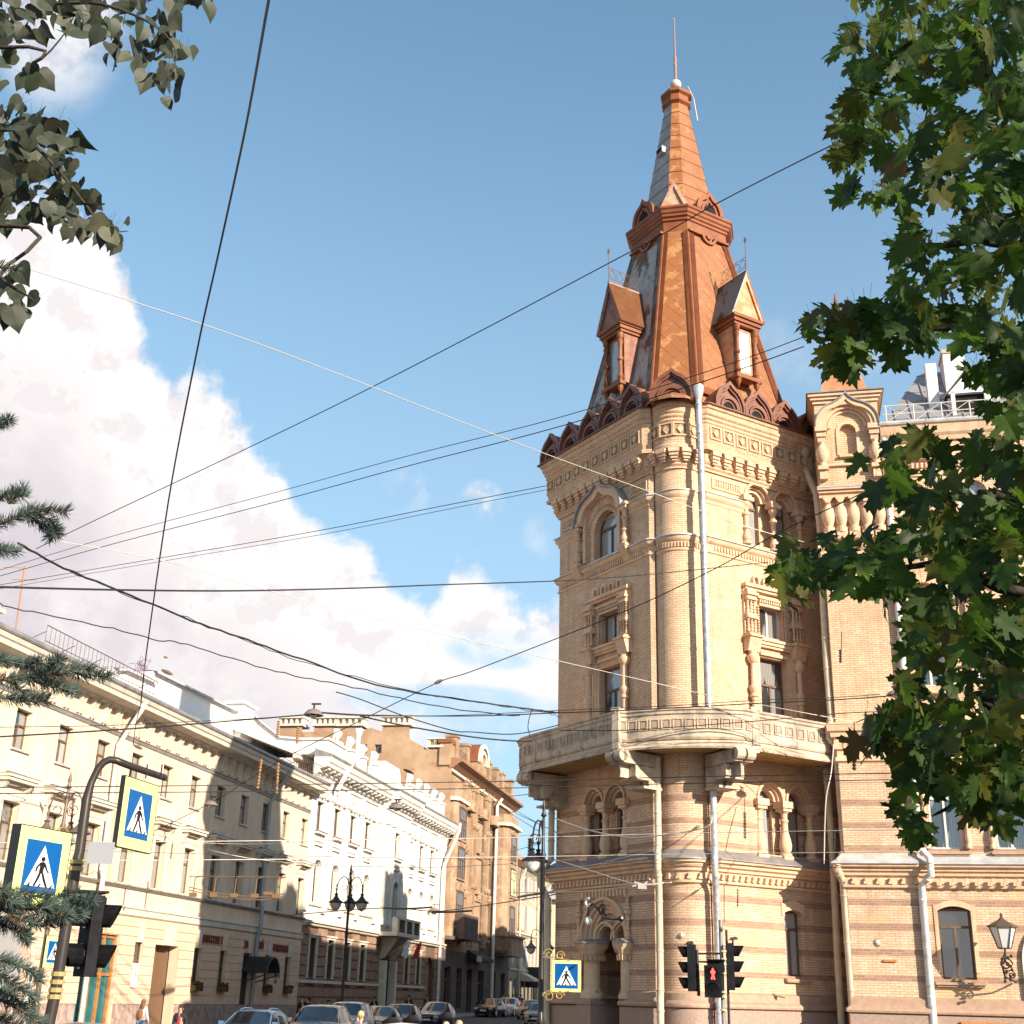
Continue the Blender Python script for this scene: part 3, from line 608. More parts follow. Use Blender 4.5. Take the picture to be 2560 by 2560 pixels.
# brackets: paired stepped stone blocks
def bracket(p0,azm,L=1.7):
    b=MB()
    for s in (-1,1):
        x=s*.2
        b.box(x-.16,x+.16,-L,-.02,9.66,10.02); b.box(x-.16,x+.16,-L+.02,-.02,9.6,9.66)
        b.lathe([(.0,x-.16),(.2,x-.16),(.2,x+.16),(.0,x+.16)],0,0,12)
        nv=4*12
        for i in range(len(b.v)-nv,len(b.v)): v=b.v[i]; b.v[i]=(v[2],v[0]-L,v[1]+9.84)
        b.box(x-.16,x+.16,-L+.55,-.02,9.2,9.58); b.box(x-.16,x+.16,-L+.6,-.02,9.12,9.2)
        b.box(x-.15,x+.15,-.62,-.02,8.9,9.14)
    b.box(-.04,.04,-L+.15,-.02,9.16,10.0); b.box(-.4,.4,-.9,-.02,8.84,8.92)
    part('balcony_bracket',b,BALC,CB,frame(p0,azm))
bracket(P+dr(103.5)*.05,141,1.8); bracket(Q,66,1.8); bracket(L0+dr(148.5)*.35,148.5,1.65)
# hidden back walls and roof deck so that the tower is closed
bk=OC+dr(-31.5)*7.4+dr(58.5)*7.4
b=MB(); pr=[L0+dr(58.5)*7.4,bk,OC+dr(58.5)*7.4]
for a,c in ((L0,bk),(bk,TT)): b.add([(a.x,a.y,-.5),(c.x,c.y,-.5),(c.x,c.y,23.1),(a.x,a.y,23.1)],[(3,2,1,0)],[[(0,23),(5,23),(5,0),(0,0)]])
part('back_wall',b,BR_UP,CB)
# ------------------------------------------------------------------ spire
FS=Matrix((dr(58.5),dr(-31.5),Vector((0,0,1)))).transposed().to_4x4(); FS.translation=Vector((CEN.x,CEN.y,0))
def octo(a,k):                      # faces toward -y (right face of the street view) and -x (left face)
    return [Vector(p_+(0,)) for p_ in ((-a,a-k),(-a,-(a-k)),(-(a-k),-a),(a-k,-a),(a,-(a-k)),(a,a-k),(a-k,a),(-(a-k),a))]
def loft(b,secs,k0=0):
    for (a0,c0,z0),(a1,c1,z1) in zip(secs[:-1],secs[1:]):
        p0,p1=octo(a0,c0),octo(a1,c1)
        for i in range(8):
            j=(i+1)%8; b.add([(p0[i].x,p0[i].y,z0),(p0[j].x,p0[j].y,z0),(p1[j].x,p1[j].y,z1),(p1[i].x,p1[i].y,z1)],[(0,1,2,3)])
    return b
def sec(z): t=(z-24.2)/(32.75-24.2); return (3.55+(1.78-3.55)*t, 1.25+(.72-1.25)*t)
core=MB(); loft(core,[(3.72,1.45,23.15),(*sec(24.2),24.2),(*sec(32.75),32.75)]); SP=part('spire',core,[RUST],CB,FS)
def clip(poly,a,b_,c):             # keep a*x+b*y+c>=0
    out=[]
    for i in range(len(poly)):
        p_,q=poly[i],poly[(i+1)%len(poly)]; dp=a*p_[0]+b_*p_[1]+c; dq=a*q[0]+b_*q[1]+c
        if dp>=0: out.append(p_)
        if dp*dq<0: t=dp/(dp-dq); out.append((p_[0]+(q[0]-p_[0])*t,p_[1]+(q[1]-p_[1])*t))
    return out
tiles=[]
def tileface(i0,m,size,z0=24.2,z1=32.75,inset=.22):
    p0,p1=octo(*sec(z0)),octo(*sec(z1)); j=(i0+1)%8
    A=Vector((p0[i0].x,p0[i0].y,z0)); Bv=Vector((p0[j].x,p0[j].y,z0)); Cv=Vector((p1[j].x,p1[j].y,z1)); D=Vector((p1[i0].x,p1[i0].y,z1))
    o=(A+Bv)/2; ux=(Bv-A).normalized(); top=(Cv+D)/2; uz_=(top-o).normalized(); nn=ux.cross(uz_).normalized(); H=(top-o).length; w0=(Bv-A).length/2-inset; w1=(Cv-D).length/2-inset*.8
    M=Matrix((ux,uz_,nn)).transposed().to_4x4(); M.translation=o
    sl=(w1-w0)/H; dw=size; dh=size*1.25; r_=0; y=0
    while y<H+dh:
        off=(dw/2 if r_%2 else 0); nx=int(w0/dw)+2
        for k in range(-nx,nx+1):
            cx=k*dw+off; cy=y
            poly=[(cx,cy-dh/2+.006),(cx+dw/2-.003,cy),(cx,cy+dh/2-.003),(cx-dw/2+.003,cy)]
            for a,b_,c in ((0,1,-.12),(0,-1,H-.5),(1,-sl,w0),(-1,-sl,w0)):
                # |x| <= w0+sl*y
                if a: a_,bb,cc=(1,sl,w0) if a>0 else (-1,sl,w0); poly=clip(poly,a_,bb,cc) if poly else poly
                else: poly=clip(poly,a,b_,c) if poly else poly
            if poly and len(poly)>=3:
                ar=abs(sum(poly[q][0]*poly[(q+1)%len(poly)][1]-poly[(q+1)%len(poly)][0]*poly[q][1] for q in range(len(poly))))/2
                if ar>.01: tiles.append((i0,ar,poly,M,m,(cx,cy)))
        y+=dh/2; r_+=1
tileface(0,GREYR,.55); tileface(2,RUST,.62); tileface(1,RUSTY,.5)
tl=sorted(tiles,key=lambda t:({0:0,1:1,2:2}[t[0]],-t[1]))
def tmesh(b,poly,c):
    n=len(poly); cy=c[1]; e=random.uniform(-.004,.006)
    th=lambda p_:.016+e*.6-(p_[1]-cy)*.012
    b.add([(p_[0],p_[1],th(p_)) for p_ in poly]+[(p_[0],p_[1],-.02) for p_ in poly],[tuple(range(n))]+[(i,i+n,(i+1)%n+n,(i+1)%n) for i in range(n)],None)
for k,(i0,ar,poly,M,m,c) in enumerate(tl[:290]):
    b=MB(); tmesh(b,poly,c); part('roof_tile',b,m,SP,FS@M)
rest={}
for (i0,ar,poly,M,m,c) in tl[290:]: rest.setdefault((i0,m.name),(MB(),M,m))[0]; tmesh(rest[(i0,m.name)][0],poly,c)
for b,M,m in rest.values(): part('roof_tiles',b,m,SP,FS@M,kind='stuff')
def edgepts(i,z,out=.0): p_=octo(*sec(z))[i]; return Vector((p_.x,p_.y,z))
for i in range(8):
    b=MB(); b.tube([edgepts(i,24.25),edgepts(i,32.7)],.075,6); part('ridge_roll',b,RUSTP,SP,FS)
for i0 in (0,1,2):                 # raised border strips along the faces
    b=MB(); j=i0+1
    for (i_,s) in ((i0,1),(j,-1)):
        q=[]
        for z in (24.3,32.6):
            a,c=edgepts(i0,z),edgepts(j,z); u=(c-a).normalized(); base=a if s>0 else c; q.append((base+u*s*.07,base+u*s*(.30 if i0!=1 else .22)))
        nn=(q[0][1]-q[0][0]).cross(q[1][0]-q[0][0]).normalized(); nn=nn if nn.dot(Vector((q[0][0].x,q[0][0].y,0)))>0 else -nn
        vs=[q[0][0],q[0][1],q[1][1],q[1][0]]; b.add([v+nn*.06 for v in vs]+[v-nn*.01 for v in vs],[(0,1,2,3),(3,2,1,0),(0,4,5,1),(1,5,6,2),(2,6,7,3),(3,7,4,0)])
    part('border_strip',b,RUSTP if i0 else mat('peeled_grey_strip',(.36,.32,.29),(.2,.11,.07),2,.6),SP,FS)
b=MB(); loft(b,[(3.75,1.5,23.9),(3.78,1.5,24.0),(3.62,1.3,24.28)]); part('base_moulding',b,RUSTP,SP,FS)
# upper cornice and its little gables
b=MB(); loft(b,[(1.79,.72,32.7),(1.79,.72,33.2),(1.85,.74,33.24),(1.85,.74,33.34),(1.92,.76,33.4),(1.92,.76,33.5),(1.98,.79,33.56),(2.0,.8,33.68),(2.06,.83,33.74),(2.06,.83,33.84),(1.5,.55,34.05),(1.34,.48,34.25)]); part('spire_cornice',b,RUSTP,SP,FS)
b=MB(); loft(b,[(1.37,.49,34.1),(.46,.22,40.75)]); UC=part('upper_spire',b,[RUST,RUSTY,mat('pale_grey_sheets',(.36,.34,.33),(.27,.24,.22),1.6,.5,c3=(.3,.24,.2))],SP,FS)
for i,p_ in enumerate(UC.data.polygons): p_.material_index={0:2,1:1}.get(i,0)
for k in range(1,9):
    z=34.1+k*.74; t=(z-34.1)/6.65; a=1.37-.91*t; c_=.49-.27*t; b=MB(); loft(b,[(a+.004,c_,z-.02),(a+.022,c_+.004,z),(a+.004,c_,z+.02)]); part('sheet_seam',b,RUSTP,SP,FS)
b=MB(); loft(b,[(.48,.23,40.6),(.60,.28,40.72),(.60,.28,40.82),(.52,.25,40.9),(.52,.25,41.12),(.64,.3,41.22),(.64,.3,41.36),(.42,.2,41.48),(.30,.15,41.62),(.2,.1,41.84),(0.02,.01,41.86)]); part('spire_cap',b,RUSTP,SP,FS)
b=MB(); b.ico((0,0,42.04),.26,seg=18,rings=10); part('finial_ball',b,mat('whitish_ball',(.60,.57,.53),(.4,.36,.33),9,.5),SP,FS,smooth=True)
b=MB(); b.tube([(0,0,42.2),(0,0,43.7)],.07,8); b.tube([(0,0,43.7),(0,0,45.9)],.045,8,.03); b.box(-.12,.03,-.02,.02,45.86,45.92); b.box(-.09,.09,-.03,.03,43.2,43.26); part('mast',b,mat('rusty_mast',(.28,.18,.14),rough=.6),SP,FS)
b=MB(); b.tube([FS.inverted()@(CEN+dr(100)*.55+Vector((0,0,41.9))),FS.inverted()@(CEN+dr(100)*.8+Vector((0,0,41.2))),FS.inverted()@(CEN+dr(100)*.95+Vector((0,0,39.9)))],.025,5); part('ladder_rail',b,WIREW,SP,FS)
# frames on spire faces: origin at face centre at height z; x along face, y into it
def spf(side,z,a):
    return FS@{0:Matrix(((0,1,0,-a),(-1,0,0,0),(0,0,1,0),(0,0,0,1))),2:Matrix(((1,0,0,0),(0,1,0,-a),(0,0,1,0),(0,0,0,1)))}[side]
def spfc(a):  # chamfer facing the street corner
    v=(n2); o=CEN+n2*a; return frame(o,103.5)
for F,w_,h,dp in ((spf(0,0,1.98)@T(0,0,-.45),.66,.98,.9),(spf(2,0,1.98)@T(0,0,-.45),.66,.98,.9)):
    b=MB(); b.prism(ogee(0,34.3,w_,h)+[],0,dp); ogee_ring(b,0,34.3,w_+.07,h+.1,w_-.12,h-.16,-.1,.05); ogee_ring(b,0,34.3,w_-.22,h-.3,w_-.32,h-.44,-.06,.02); part('cornice_gable',b,RUSTP if F is not None else None,SP,F)
    b=MB(); b.prism(ogee(0,34.3,w_-.36,h-.5),-.012,.0); part('gable_opening',b,DARK,SP,F)
b=MB(); F=spfc(2.22)@T(0,0,-.5); b.prism([(-.52,34.28),(.52,34.28),(0,35.5)],0,.9); b.prism([(-.6,34.28),(-.42,34.28),(0,35.32),(0,35.62)],-.08,.03); b.prism([(.42,34.28),(.6,34.28),(0,35.62),(0,35.32)],-.08,.03); part('cornice_gable',b,mat('pale_peeled_gable',(.50,.36,.28),(.42,.2,.1),4,.6),SP,F)
# vent hatch in the upper spire
F=spf(0,0,.92); b=MB(); b.prism([(-.2,37.7),(.22,37.75),(.22,38.05),(-.2,38.0)],-.16,.1); h_=part('vent_hatch',b,SHEETW,SP,F); b=MB(); b.prism([(-.16,37.75),(.18,37.8),(.18,38.0),(-.16,37.95)],-.18,-.15); part('hatch_opening',b,DARK,h_,F)
# swag mouldings under the cornice
for F in (spf(0,0,1.95),spf(2,0,1.95)):
    b=MB(); b.arch(0,32.7,.28,.4,-.02,.2,180,360,12); b.box(-1.1,-.4,-.02,.15,32.62,32.72); b.box(.4,1.1,-.02,.15,32.62,32.72); b.arch(0,32.7,.0,.16,-.02,.2,180,360,8); part('swag_moulding',b,RUSTP,SP,F)
# --- dormers
def dormer(side,a,mwall,mleft,mright,pane,dx=0):
    F=spf(side,0,a)@T(dx,0,-1.15)@Matrix.Diagonal((.79,.9,1,1)); b=MB(); w_=.72
    b.box(-w_,w_,0,1.9,26.3,28.55)
    d_=part('dormer',b,mwall,SP,F)
    b=MB(); b.box(-.36,.36,-.02,-.005,26.55,28.35); part('pane',b,pane,d_,F)
    b=MB(); b.box(-.44,-.36,-.06,0.,26.5,28.4); b.box(.36,.44,-.06,0.,26.5,28.4); b.box(-.36,.36,-.06,0.,28.35,28.42); b.box(-.36,.36,-.06,0.,26.46,26.55); part('dormer_frame',b,mwall,d_,F)
    for s in (-1,1):
        b=MB(); x=s*.6; pr=[(.0,26.1),(.16,26.1),(.16,26.3),(.1,26.36),(.16,26.5),(.1,26.7),(.09,27.2),(.15,27.26),(.15,27.36),(.09,27.42),(.1,27.9),(.16,28.1),(.1,28.2),(.17,28.3),(.17,28.5),(0,28.5)]
        b.lathe(pr,x,-.14,10); b.lathe([(0,25.7),(.05,25.85),(.12,25.95),(.14,26.1)],x,-.14,8); part('dormer_column',b,RUSTP,d_,F,smooth=35)
    b=MB()
    for (e,z0,z1) in ((.1,28.5,28.62),(.18,28.62,28.78),(.26,28.78,28.92)): b.box(-w_-e,w_+e,-.16-e,.0-.001,z0,z1); b.box(-w_-e+.004,-w_-.003,-.1,1.6,z0+.003,z1-.003); b.box(w_+.003,w_+e-.004,-.1,1.6,z0+.003,z1-.003)
    b.box(-w_-.1,w_+.1,-.3,-.0,26.14,26.3); part('dormer_cornice',b,RUSTP,d_,F)
    b=MB(); b.prism([(-.9,28.92),(.9,28.92),(0,30.75)],-.3,.15); b.prism([(-1.08,28.9),(-.86,28.9),(0,30.6),(0,31.0)],-.4,-.28); b.prism([(.86,28.9),(1.08,28.9),(0,31.0),(0,30.6)],-.4,-.28); part('dormer_gable',b,mwall,d_,F)
    for s,mm in ((-1,mleft),(1,mright)):
        b=MB(); vs=[(s*1.1,-.42,28.86),(0,-.42,31.05),(0,3.0,31.05),(s*1.1,3.0,28.86)]; b.add(vs+[(v[0]-s*.06,v[1],v[2]-.03) for v in vs],[(0,1,2,3),(3,2,1,0),(4,5,6,7),(0,4,5,1),(0,3,7,4)]); part('dormer_roof',b,mm,d_,F)
    b=MB(); b.tube([(0,-.42,31.05),(0,1.5,31.05)],.04,5); part('ridge_roll',b,RUSTP,d_,F)
    b=MB(); b.tube([(0,-.40,31.05),(0,-.40,32.6)],.022,5); b.tube([(0,-.4,31.7),(0,1.35,31.7)],.014,4); b.tube([(0,-.4,31.2),(0,1.5,31.2)],.014,4)
    for k in range(4):
        y=-.18+k*.42; b.tube([(0,y+.2*math.cos(t*.6),31.45+.17*math.sin(t*.6)) for t in range(11)],.012,4); b.tube([(0,y-.2,31.2),(0,y,31.7),(0,y+.2,31.2)],.01,4)
    for t in range(6): a_=t*math.pi/3; b.tube([(0,-.4,32.5),(.0,-.4+.12*math.cos(a_),32.5+.12*math.sin(a_))],.014,4); b.tube([(0,-.4,32.5),(.12*math.cos(a_),-.4,32.5+.12*math.sin(a_))],.012,4)
    part('ridge_cresting',b,mat('rusty_iron',(.16,.09,.06),rough=.6),d_,F)
PALED=mat('pale_orange_dormer',(.55,.33,.2),(.5,.2,.08),2.5,.6)
dormer(0,3.75,mat('dark_red_dormer',(.20,.07,.045),(.30,.15,.1),2.5,.5),GREYR,RUST,GL_W,.28); dormer(2,3.75,PALED,GREYR,RUST,mat('white_board',(.75,.74,.72),rough=.5))
# --- kokoshnik gables round the eaves
def koko(F,w_,h,top,nm='eaves_gable'):
    b=MB(); b.prism(kout(w_,h),0,1.6); g=part(nm,b,RUST,CB,F)
    b=MB(); kring(b,w_+.03,h+.05,w_-.08,h-.12,-.2,.0); kring(b,w_-.06,h-.10,w_-.16,h-.22,-.12,.0); b.arch(0,.16,.46,.56,-.1,.0,0,180,12); b.arch(0,.16,.36,.44,-.14,.0,0,180,12); b.arch(0,.16,.27,.33,-.06,.0,0,180,12)
    for s in (-1,1): b.box(s*.27,s*.56,-.12,.0,0,.16)
    part('gable_moulding',b,BRMET,g,F)
    b=MB(); b.prism(kout(w_-.1,h-.14),-.012,.0); part('gable_panel',b,BRMET,g,F)
    b=MB(); b.arch(0,.12,0,.28,-.03,-.014,0,180,10); part('gable_opening',b,DARK,g,F)
for i in range(5): koko(FTL@T(.12+1.39*i,-.48,23.12),.71,1.22,0)
for i in range(4): koko(FTR@T(.85+1.42*i,-.48,23.12),.71,1.22,1)
koko(frame(P+dr(103.5)*1.05+n2*.98,103.5,23.14),.8,1.3,1)
b=MB(); cc=P+dr(103.5)*1.05+n2*.3; b.lathe([(1.15,23.1),(1.15,23.2),(.5,23.7)],cc.x,cc.y,14); part('turret_roof',b,RUST,CB)
# ================================================================== wing on the right (same building)
WH=rect
def wwall(x0,x1,z0,z1,holes,rev,y=0,m=None):
    b=MB(); b.wall(rect(x0,x1,z0,z1),holes,y,rev); part('brick_wall',b,m or (BR_LOW if z0<9 else BR_UP),CB,FW)
WL=24.; PX=2.32; YR=.14
wx=[2.85+2.05*i for i in range(10)]
wwall(0,PX,2.2,10.2,[],.2); wwall(0,PX,10.2,18.3,[],.2,m=BR_UP)
b=MB(); b.box(PX-.01,PX,0,YR,2.2,22.5); b.box(-.002,0.02,.0,3.1,2.2,22.9); part('pier_return',b,BR_UP,CB,FW)
gz=[(2.85,3.95),(5.45,8.2),(9.2,10.3),(12,13.1)]
wwall(PX,WL,2.2,6.0,[segtop(2.82,3.85,3.05,5.15,.14),archhole(5.45,8.05,2.21,3.6,14),segtop(9.5,10.5,3.05,5.15,.14),segtop(12,13,3.05,5.15,.14)],.32,YR)
wwall(PX,WL,6.0,10.2,[rect(x,x+1.0,7.1,9.5) for x in wx],.3,YR)
wwall(PX,WL,10.2,17.4,[rect(x,x+1.0,12.6,15.4) for x in wx],.3,YR,BR_UP)
wwall(PX,WL,17.4,21.2,[archhole(x,x+1.0,17.9,19.7) for x in wx],.3,YR,BR_UP)
window(CB,FW,2.82,3.85,3.05,5.22,YR+.22,False,GL_D,WOODF,.74,1,.07)
for x in wx[:4]:
    window(CB,FW,x,x+1.0,7.1,9.5,YR+.2,False,GL_C,WHITEF,.7,1,.07); window(CB,FW,x,x+1.0,12.6,15.4,YR+.2,False,GL_C,WHITEF,.66,1,.07); window(CB,FW,x,x+1.0,17.9,20.2,YR+.2,True,GL_W,WHITEF,.7,1,.07)
    b=MB(); b.box(x-.2,x+1.2,-.16+YR,.1,6.92,7.02); b.box(x-.14,x+1.14,-.1+YR,.1,6.86,6.92); part('window_sill',b,STONE_D,CB,FW)
    b=MB(); b.box(x-.22,x-.08,-.14+YR,.02+YR,12.3,15.5); b.box(x+1.08,x+1.22,-.14+YR,.02+YR,12.3,15.5); b.box(x-.3,x+1.3,-.25+YR,.02+YR,15.6,15.85); b.arch(x+.5,15.85,.45,.62,-.2+YR,.02+YR); b.box(x-.26,x+1.26,-.2+YR,.02+YR,12.3,12.5); part('window_surround',b,BR_TRIM,CB,FW)
    b=MB()
    for s in (-.02,1.02): bal(b,x+s-.13*(1 if s<0 else -1),YR-.1,7.1,9.5,.1)
    part('colonnette',b,BR_TRIM,CB,FW,smooth=35)
FWR=FW@T(0,YR,0)
seg_hood(FWR,2.82,3.85,5.15,.14,t=.18)
b=MB(); b.box(2.55,4.1,-.2+YR,.2,2.88,2.96); b.box(2.6,4.05,-.14+YR,.2,2.82,2.88); part('window_sill',b,STONE_D,CB,FW)
# entrance arch at the right edge: pale moulding round a dark doorway
b=MB(); b.arch(6.75,3.6,1.3,1.5,YR-.12,YR+.02,0,180,24); b.box(5.25,5.45,YR-.12,YR+.02,.3,3.6); b.box(8.05,8.25,YR-.12,YR+.02,.3,3.6); part('doorway_arch',b,mat('pale_green_paint',(.62,.66,.58),rough=.6),CB,FW)
b=MB(); b.box(5.45,8.05,YR+.5,YR+.55,.2,5); part('gate_door',b,mat('dark_brown_gate',(.06,.03,.02),rough=.5),CB,FW)
def wp(e): return [B+dr(12.6)*3.2-dr(102.6)*e, B-dr(102.6)*e+dr(192.6)*e, B+dr(102.6)*(PX)+dr(192.6)*e]
def wq(e): return [B+dr(102.6)*(PX)+dr(192.6)*(e-YR), B+dr(102.6)*WL+dr(192.6)*(e-YR)]
for prof,m,nm in (([(.16,-.6),(.16,1.95),(.10,1.97)],STONE,'plinth'),([(.10,1.97),(.24,2.0),(.26,2.06),(.24,2.12),(.12,2.2),(.12,2.42),(.0,2.48)],STONE_D,'plinth_cap'),(STR,BR_TRIM,'string_course'),([(.40,6.56),(.46,6.57),(.46,6.61),(.0,6.9)],SHEETW,'string_course_sheet'),
    ([(0,9.95),(.08,10.0),(.08,10.12),(.02,10.16),(.02,10.36),(.1,10.4),(.1,10.75),(.2,10.8),(.22,10.95),(.3,11.0),(.34,11.2),(.36,11.22),(.0,11.36)],BR_TRIM,'belt_course'),([(0,17.3),(.1,17.35),(.12,17.6),(.2,17.7),(.2,17.8),(0,17.95)],BR_TRIM,'belt_course')):
    for fn in (wp,wq): b=MB(); b.rings([fn(e) for e,z in prof],[z for e,z in prof]); part(nm,b,m,CB)
along(FW,.05,5.6,.385,6.02,.055,DENT,'dentil')
for k in range(14): part('dentil',DENT,None,CB,FW@T(5.7+k*.385,YR-.055,6.02))
row(FW,.1,8,10.42,10.68,.17,.08,.1); row(FW@T(0,YR,0),2.5,14,21.05,21.3,.28,.14,.2); row(FW@T(0,YR,0),2.5,14,20.75,20.95,.16,.08,.1)
b=MB(); pr=[(0,20.4),(.06,20.45),(.06,20.6),(.02,20.62),(.04,21.0),(.2,21.05),(.22,21.34),(.16,21.36),(.2,21.7),(.3,21.75),(.34,21.9),(.42,22.0),(.5,22.3),(.56,22.34)]
b.rings([wq(e) for e,z in pr],[z for e,z in pr]); part('main_cornice',b,BR_TRIM,CB)
b=MB(); b.tube([FW@Vector((2.3,-.5+YR,22.42)),FW@Vector((WL,-.5+YR,22.42))],.1,8); part('eaves_gutter',b,SHEETW,CB)
# corner pavilion
b=MB(); b.wall(rect(0,2.3,20.2,23.8),[archhole(.84,1.46,21.4,22.35,8)],-.04,.22); b.box(.84,1.46,.16,.18,21.3,22.8); b.box(0,2.3,-.04,2.3,23.78,23.8); b.box(-.01,0,-.04,2.3,20.2,23.8); b.box(2.3,2.31,-.04,2.3,20.2,23.8); part('pavilion_wall',b,BR_UP,CB,FW)
b=MB(); b.wall(rect(0,2.3,18.3,20.2),[],.0,.2); part('brick_wall',b,BR_UP,CB,FW)
b=MB(); 
for ro,ri_,y0 in ((1.02,.86,-.34),(.86,.74,-.22),(.72,.62,-.12)): b.arch(1.15,22.5,ri_,ro,y0,-.03,0,180,18)
b.arch(1.15,22.35,.31,.42,-.08,-.03,0,180,12); b.box(.73,.84,-.08,-.03,21.4,22.35); b.box(1.46,1.57,-.08,-.03,21.4,22.35); b.box(.8,1.5,-.18,-.02,21.28,21.38)
part('pavilion_arch',b,BR_TRIM,CB,FW)
b=MB(); ogee_ring(b,1.15,22.5,1.14,1.28,1.0,1.05,-.4,-.02); part('arch_hood',b,BR_TRIM,CB,FW)
b=MB(); ogee_ring(b,1.15,22.5,1.18,1.36,1.14,1.28,-.46,-.02); part('arch_hood_sheet',b,SHEET,CB,FW)
for x in (.18,2.1):
    b=MB(); b.box(x-.22,x+.22,-.4,0,22.3,22.5); b.box(x-.18,x+.18,-.32,0,22.1,22.3); b.box(x-.14,x+.14,-.26,0,21.9,22.1); b.lathe([(0,20.9),(.16,20.9),(.16,21.0),(.1,21.05),(.22,21.2),(.25,21.4),(.22,21.6),(.1,21.8),(.13,21.9)],x,-.18,12); b.box(x-.19,x+.19,-.36,0,20.75,20.9); b.box(x-.14,x+.14,-.26,0,20.4,20.75); part('pot_column',b,BR_TRIM,CB,FW,smooth=35)
b=MB(); b.box(.36,1.94,-.14,0,20.95,21.03); b.box(-.06,2.36,-.2,0,19.86,19.96); b.box(-.1,2.4,-.28,0,19.96,20.04); b.box(-.04,2.34,-.1,0,19.7,19.86); part('pavilion_ledge',b,BR_TRIM,CB,FW)
b=MB(); b.box(-.1,2.4,-.3,0,20.04,20.09); part('ledge_sheet',b,SHEETW,CB,FW)
for k in range(5):
    x=.25+.45*k; b=MB(); b.lathe([(0,18.3),(.2,18.3),(.2,18.5),(.13,18.55),(.22,18.75),(.25,18.95),(.21,19.2),(.1,19.4),(.14,19.45)],x,-.06,12); b.prism([(x-.2,19.7),(x-.06,19.45),(x+.06,19.45),(x+.2,19.7)],-.24,0); b.box(x-.19,x+.19,-.22,0,18.05,18.3); part('pot_baluster',b,BR_TRIM,CB,FW,smooth=35)
b=MB()
for e,z0,z1 in ((.06,23.55,23.68),(.14,23.68,23.8),(.22,23.8,23.92)): b.box(-e,2.3+e,-.06-e,2.3,z0,z1)
part('pavilion_cornice',b,BR_TRIM,CB,FW); b=MB(); b.box(-.28,2.58,-.34,2.5,23.92,23.97); part('cornice_sheet',b,SHEET,CB,FW)
b=MB(); c_=(1.15,1.1); b.add([(.0,-.1,23.97),(2.3,-.1,23.97),(2.3,2.3,23.97),(0,2.3,23.97),(.3,.2,24.2),(2.0,.2,24.2),(2.0,2.0,24.2),(.3,2.0,24.2),(1.07,1.02,27.9),(1.23,1.02,27.9),(1.23,1.18,27.9),(1.07,1.18,27.9)],[(0,1,5,4),(1,2,6,5),(2,3,7,6),(3,0,4,7),(4,5,9,8),(5,6,10,9),(6,7,11,10),(7,4,8,11),(8,9,10,11)]); part('pavilion_spire',b,mat('orange_pavilion_roof',(.52,.24,.12),(.44,.18,.08),2,.6),CB,FW)
b=MB(); b.box(.98,1.32,.93,1.27,27.9,28.0); b.box(1.02,1.28,.97,1.23,28.0,28.3); b.box(.98,1.32,.93,1.27,28.3,28.4); b.lathe([(.1,28.4),(.02,29.0),(0,29.0)],1.15,1.1,6); part('spire_cap',b,RUSTP,CB,FW)
# grey roof, dormer, chimneys and rail behind the cornice
GRF=mat('grey_roof_sheets',(.34,.33,.33),(.28,.28,.285),1.2,.4,metal=.3)
b=MB(); b.add([(2.3,.2,22.45),(WL,.2,22.45),(WL,3.4,26.3),(4.4,3.4,26.3)],[(0,1,2,3)]); b.add([(2.3,.2,22.45),(4.4,3.4,26.3),(2.3,6.6,22.5)],[(0,1,2)]); 
part('roof',b,GRF,CB,FW)
for i in range(16):
    x=3+i*.62; b=MB(); y1=min(3.4,(x-2.3)/2.1*3.2+.2); b.tube([(x,.2,22.5),(x,y1,22.5+(y1-.2)*1.203)],.025,4); part('roof_seam',b,GRF,CB,FW)
for k in range(1,7):
    y=.2+k*.5; b=MB(); b.tube([(2.3+2.1*(y-.2)/3.2,y,22.47+(y-.2)*1.203),(14,y,22.47+(y-.2)*1.203)],.015,4); part('roof_seam',b,GRF,CB,FW)
WHP=mat('white_plaster',(.72,.71,.70),(.62,.60,.58),1.5,.85)
b=MB(); b.box(4.35,4.75,1.2,1.6,22.6,25.6); part('chimney',b,WHP,CB,FW); 
b=MB(); b.box(5.15,5.95,2,3.1,23.5,26.4); ch=part('chimney',b,WHP,CB,FW); b=MB(); b.box(5.1,6.0,1.95,3.15,26.4,26.55); part('chimney_cap',b,mat('brass_cap',(.5,.4,.2),rough=.4),ch,FW)
b=MB(); b.box(5.1,5.24,.7,.9,22.5,24.1); b.box(6.3,6.5,.7,.9,22.5,24.1); b.prism([(5.0,24.0),(6.6,24.0),(5.8,24.9)],.7,.9); b.box(5.0,6.6,.9,3,22.5,23.9); dm=part('attic_dormer',b,WHP,CB,FW); b=MB(); b.box(5.24,6.3,.88,.9,22.6,24.0); part('dormer_opening',b,DARK,dm,FW)
b=MB(); b.add([(4.9,.55,23.95),(5.8,.55,25.05),(5.8,4,25.05),(4.9,4,23.95)],[(0,1,2,3)]); b.add([(6.7,.55,23.95),(5.8,.55,25.05),(5.8,4,25.05),(6.7,4,23.95)],[(3,2,1,0)]); part('dormer_roof',b,GRF,dm,FW)
b=MB()
for z in (22.62,22.95,23.3): b.tube([(2.5,-.05,z),(12,-.05,z)],.022,5)
for i in range(10):
    x=2.6+i*1.0; b.tube([(x,-.05,22.4),(x,-.05,23.32)],.025,5); 
    if i<9: b.tube([(x,-.05,22.62),(x+1.,-.05,23.3)],.014,4); b.tube([(x,-.05,23.3),(x+1.,-.05,22.62)],.014,4)
part('roof_railing',b,mat('pale_iron',(.6,.55,.48),rough=.5),CB,FW)
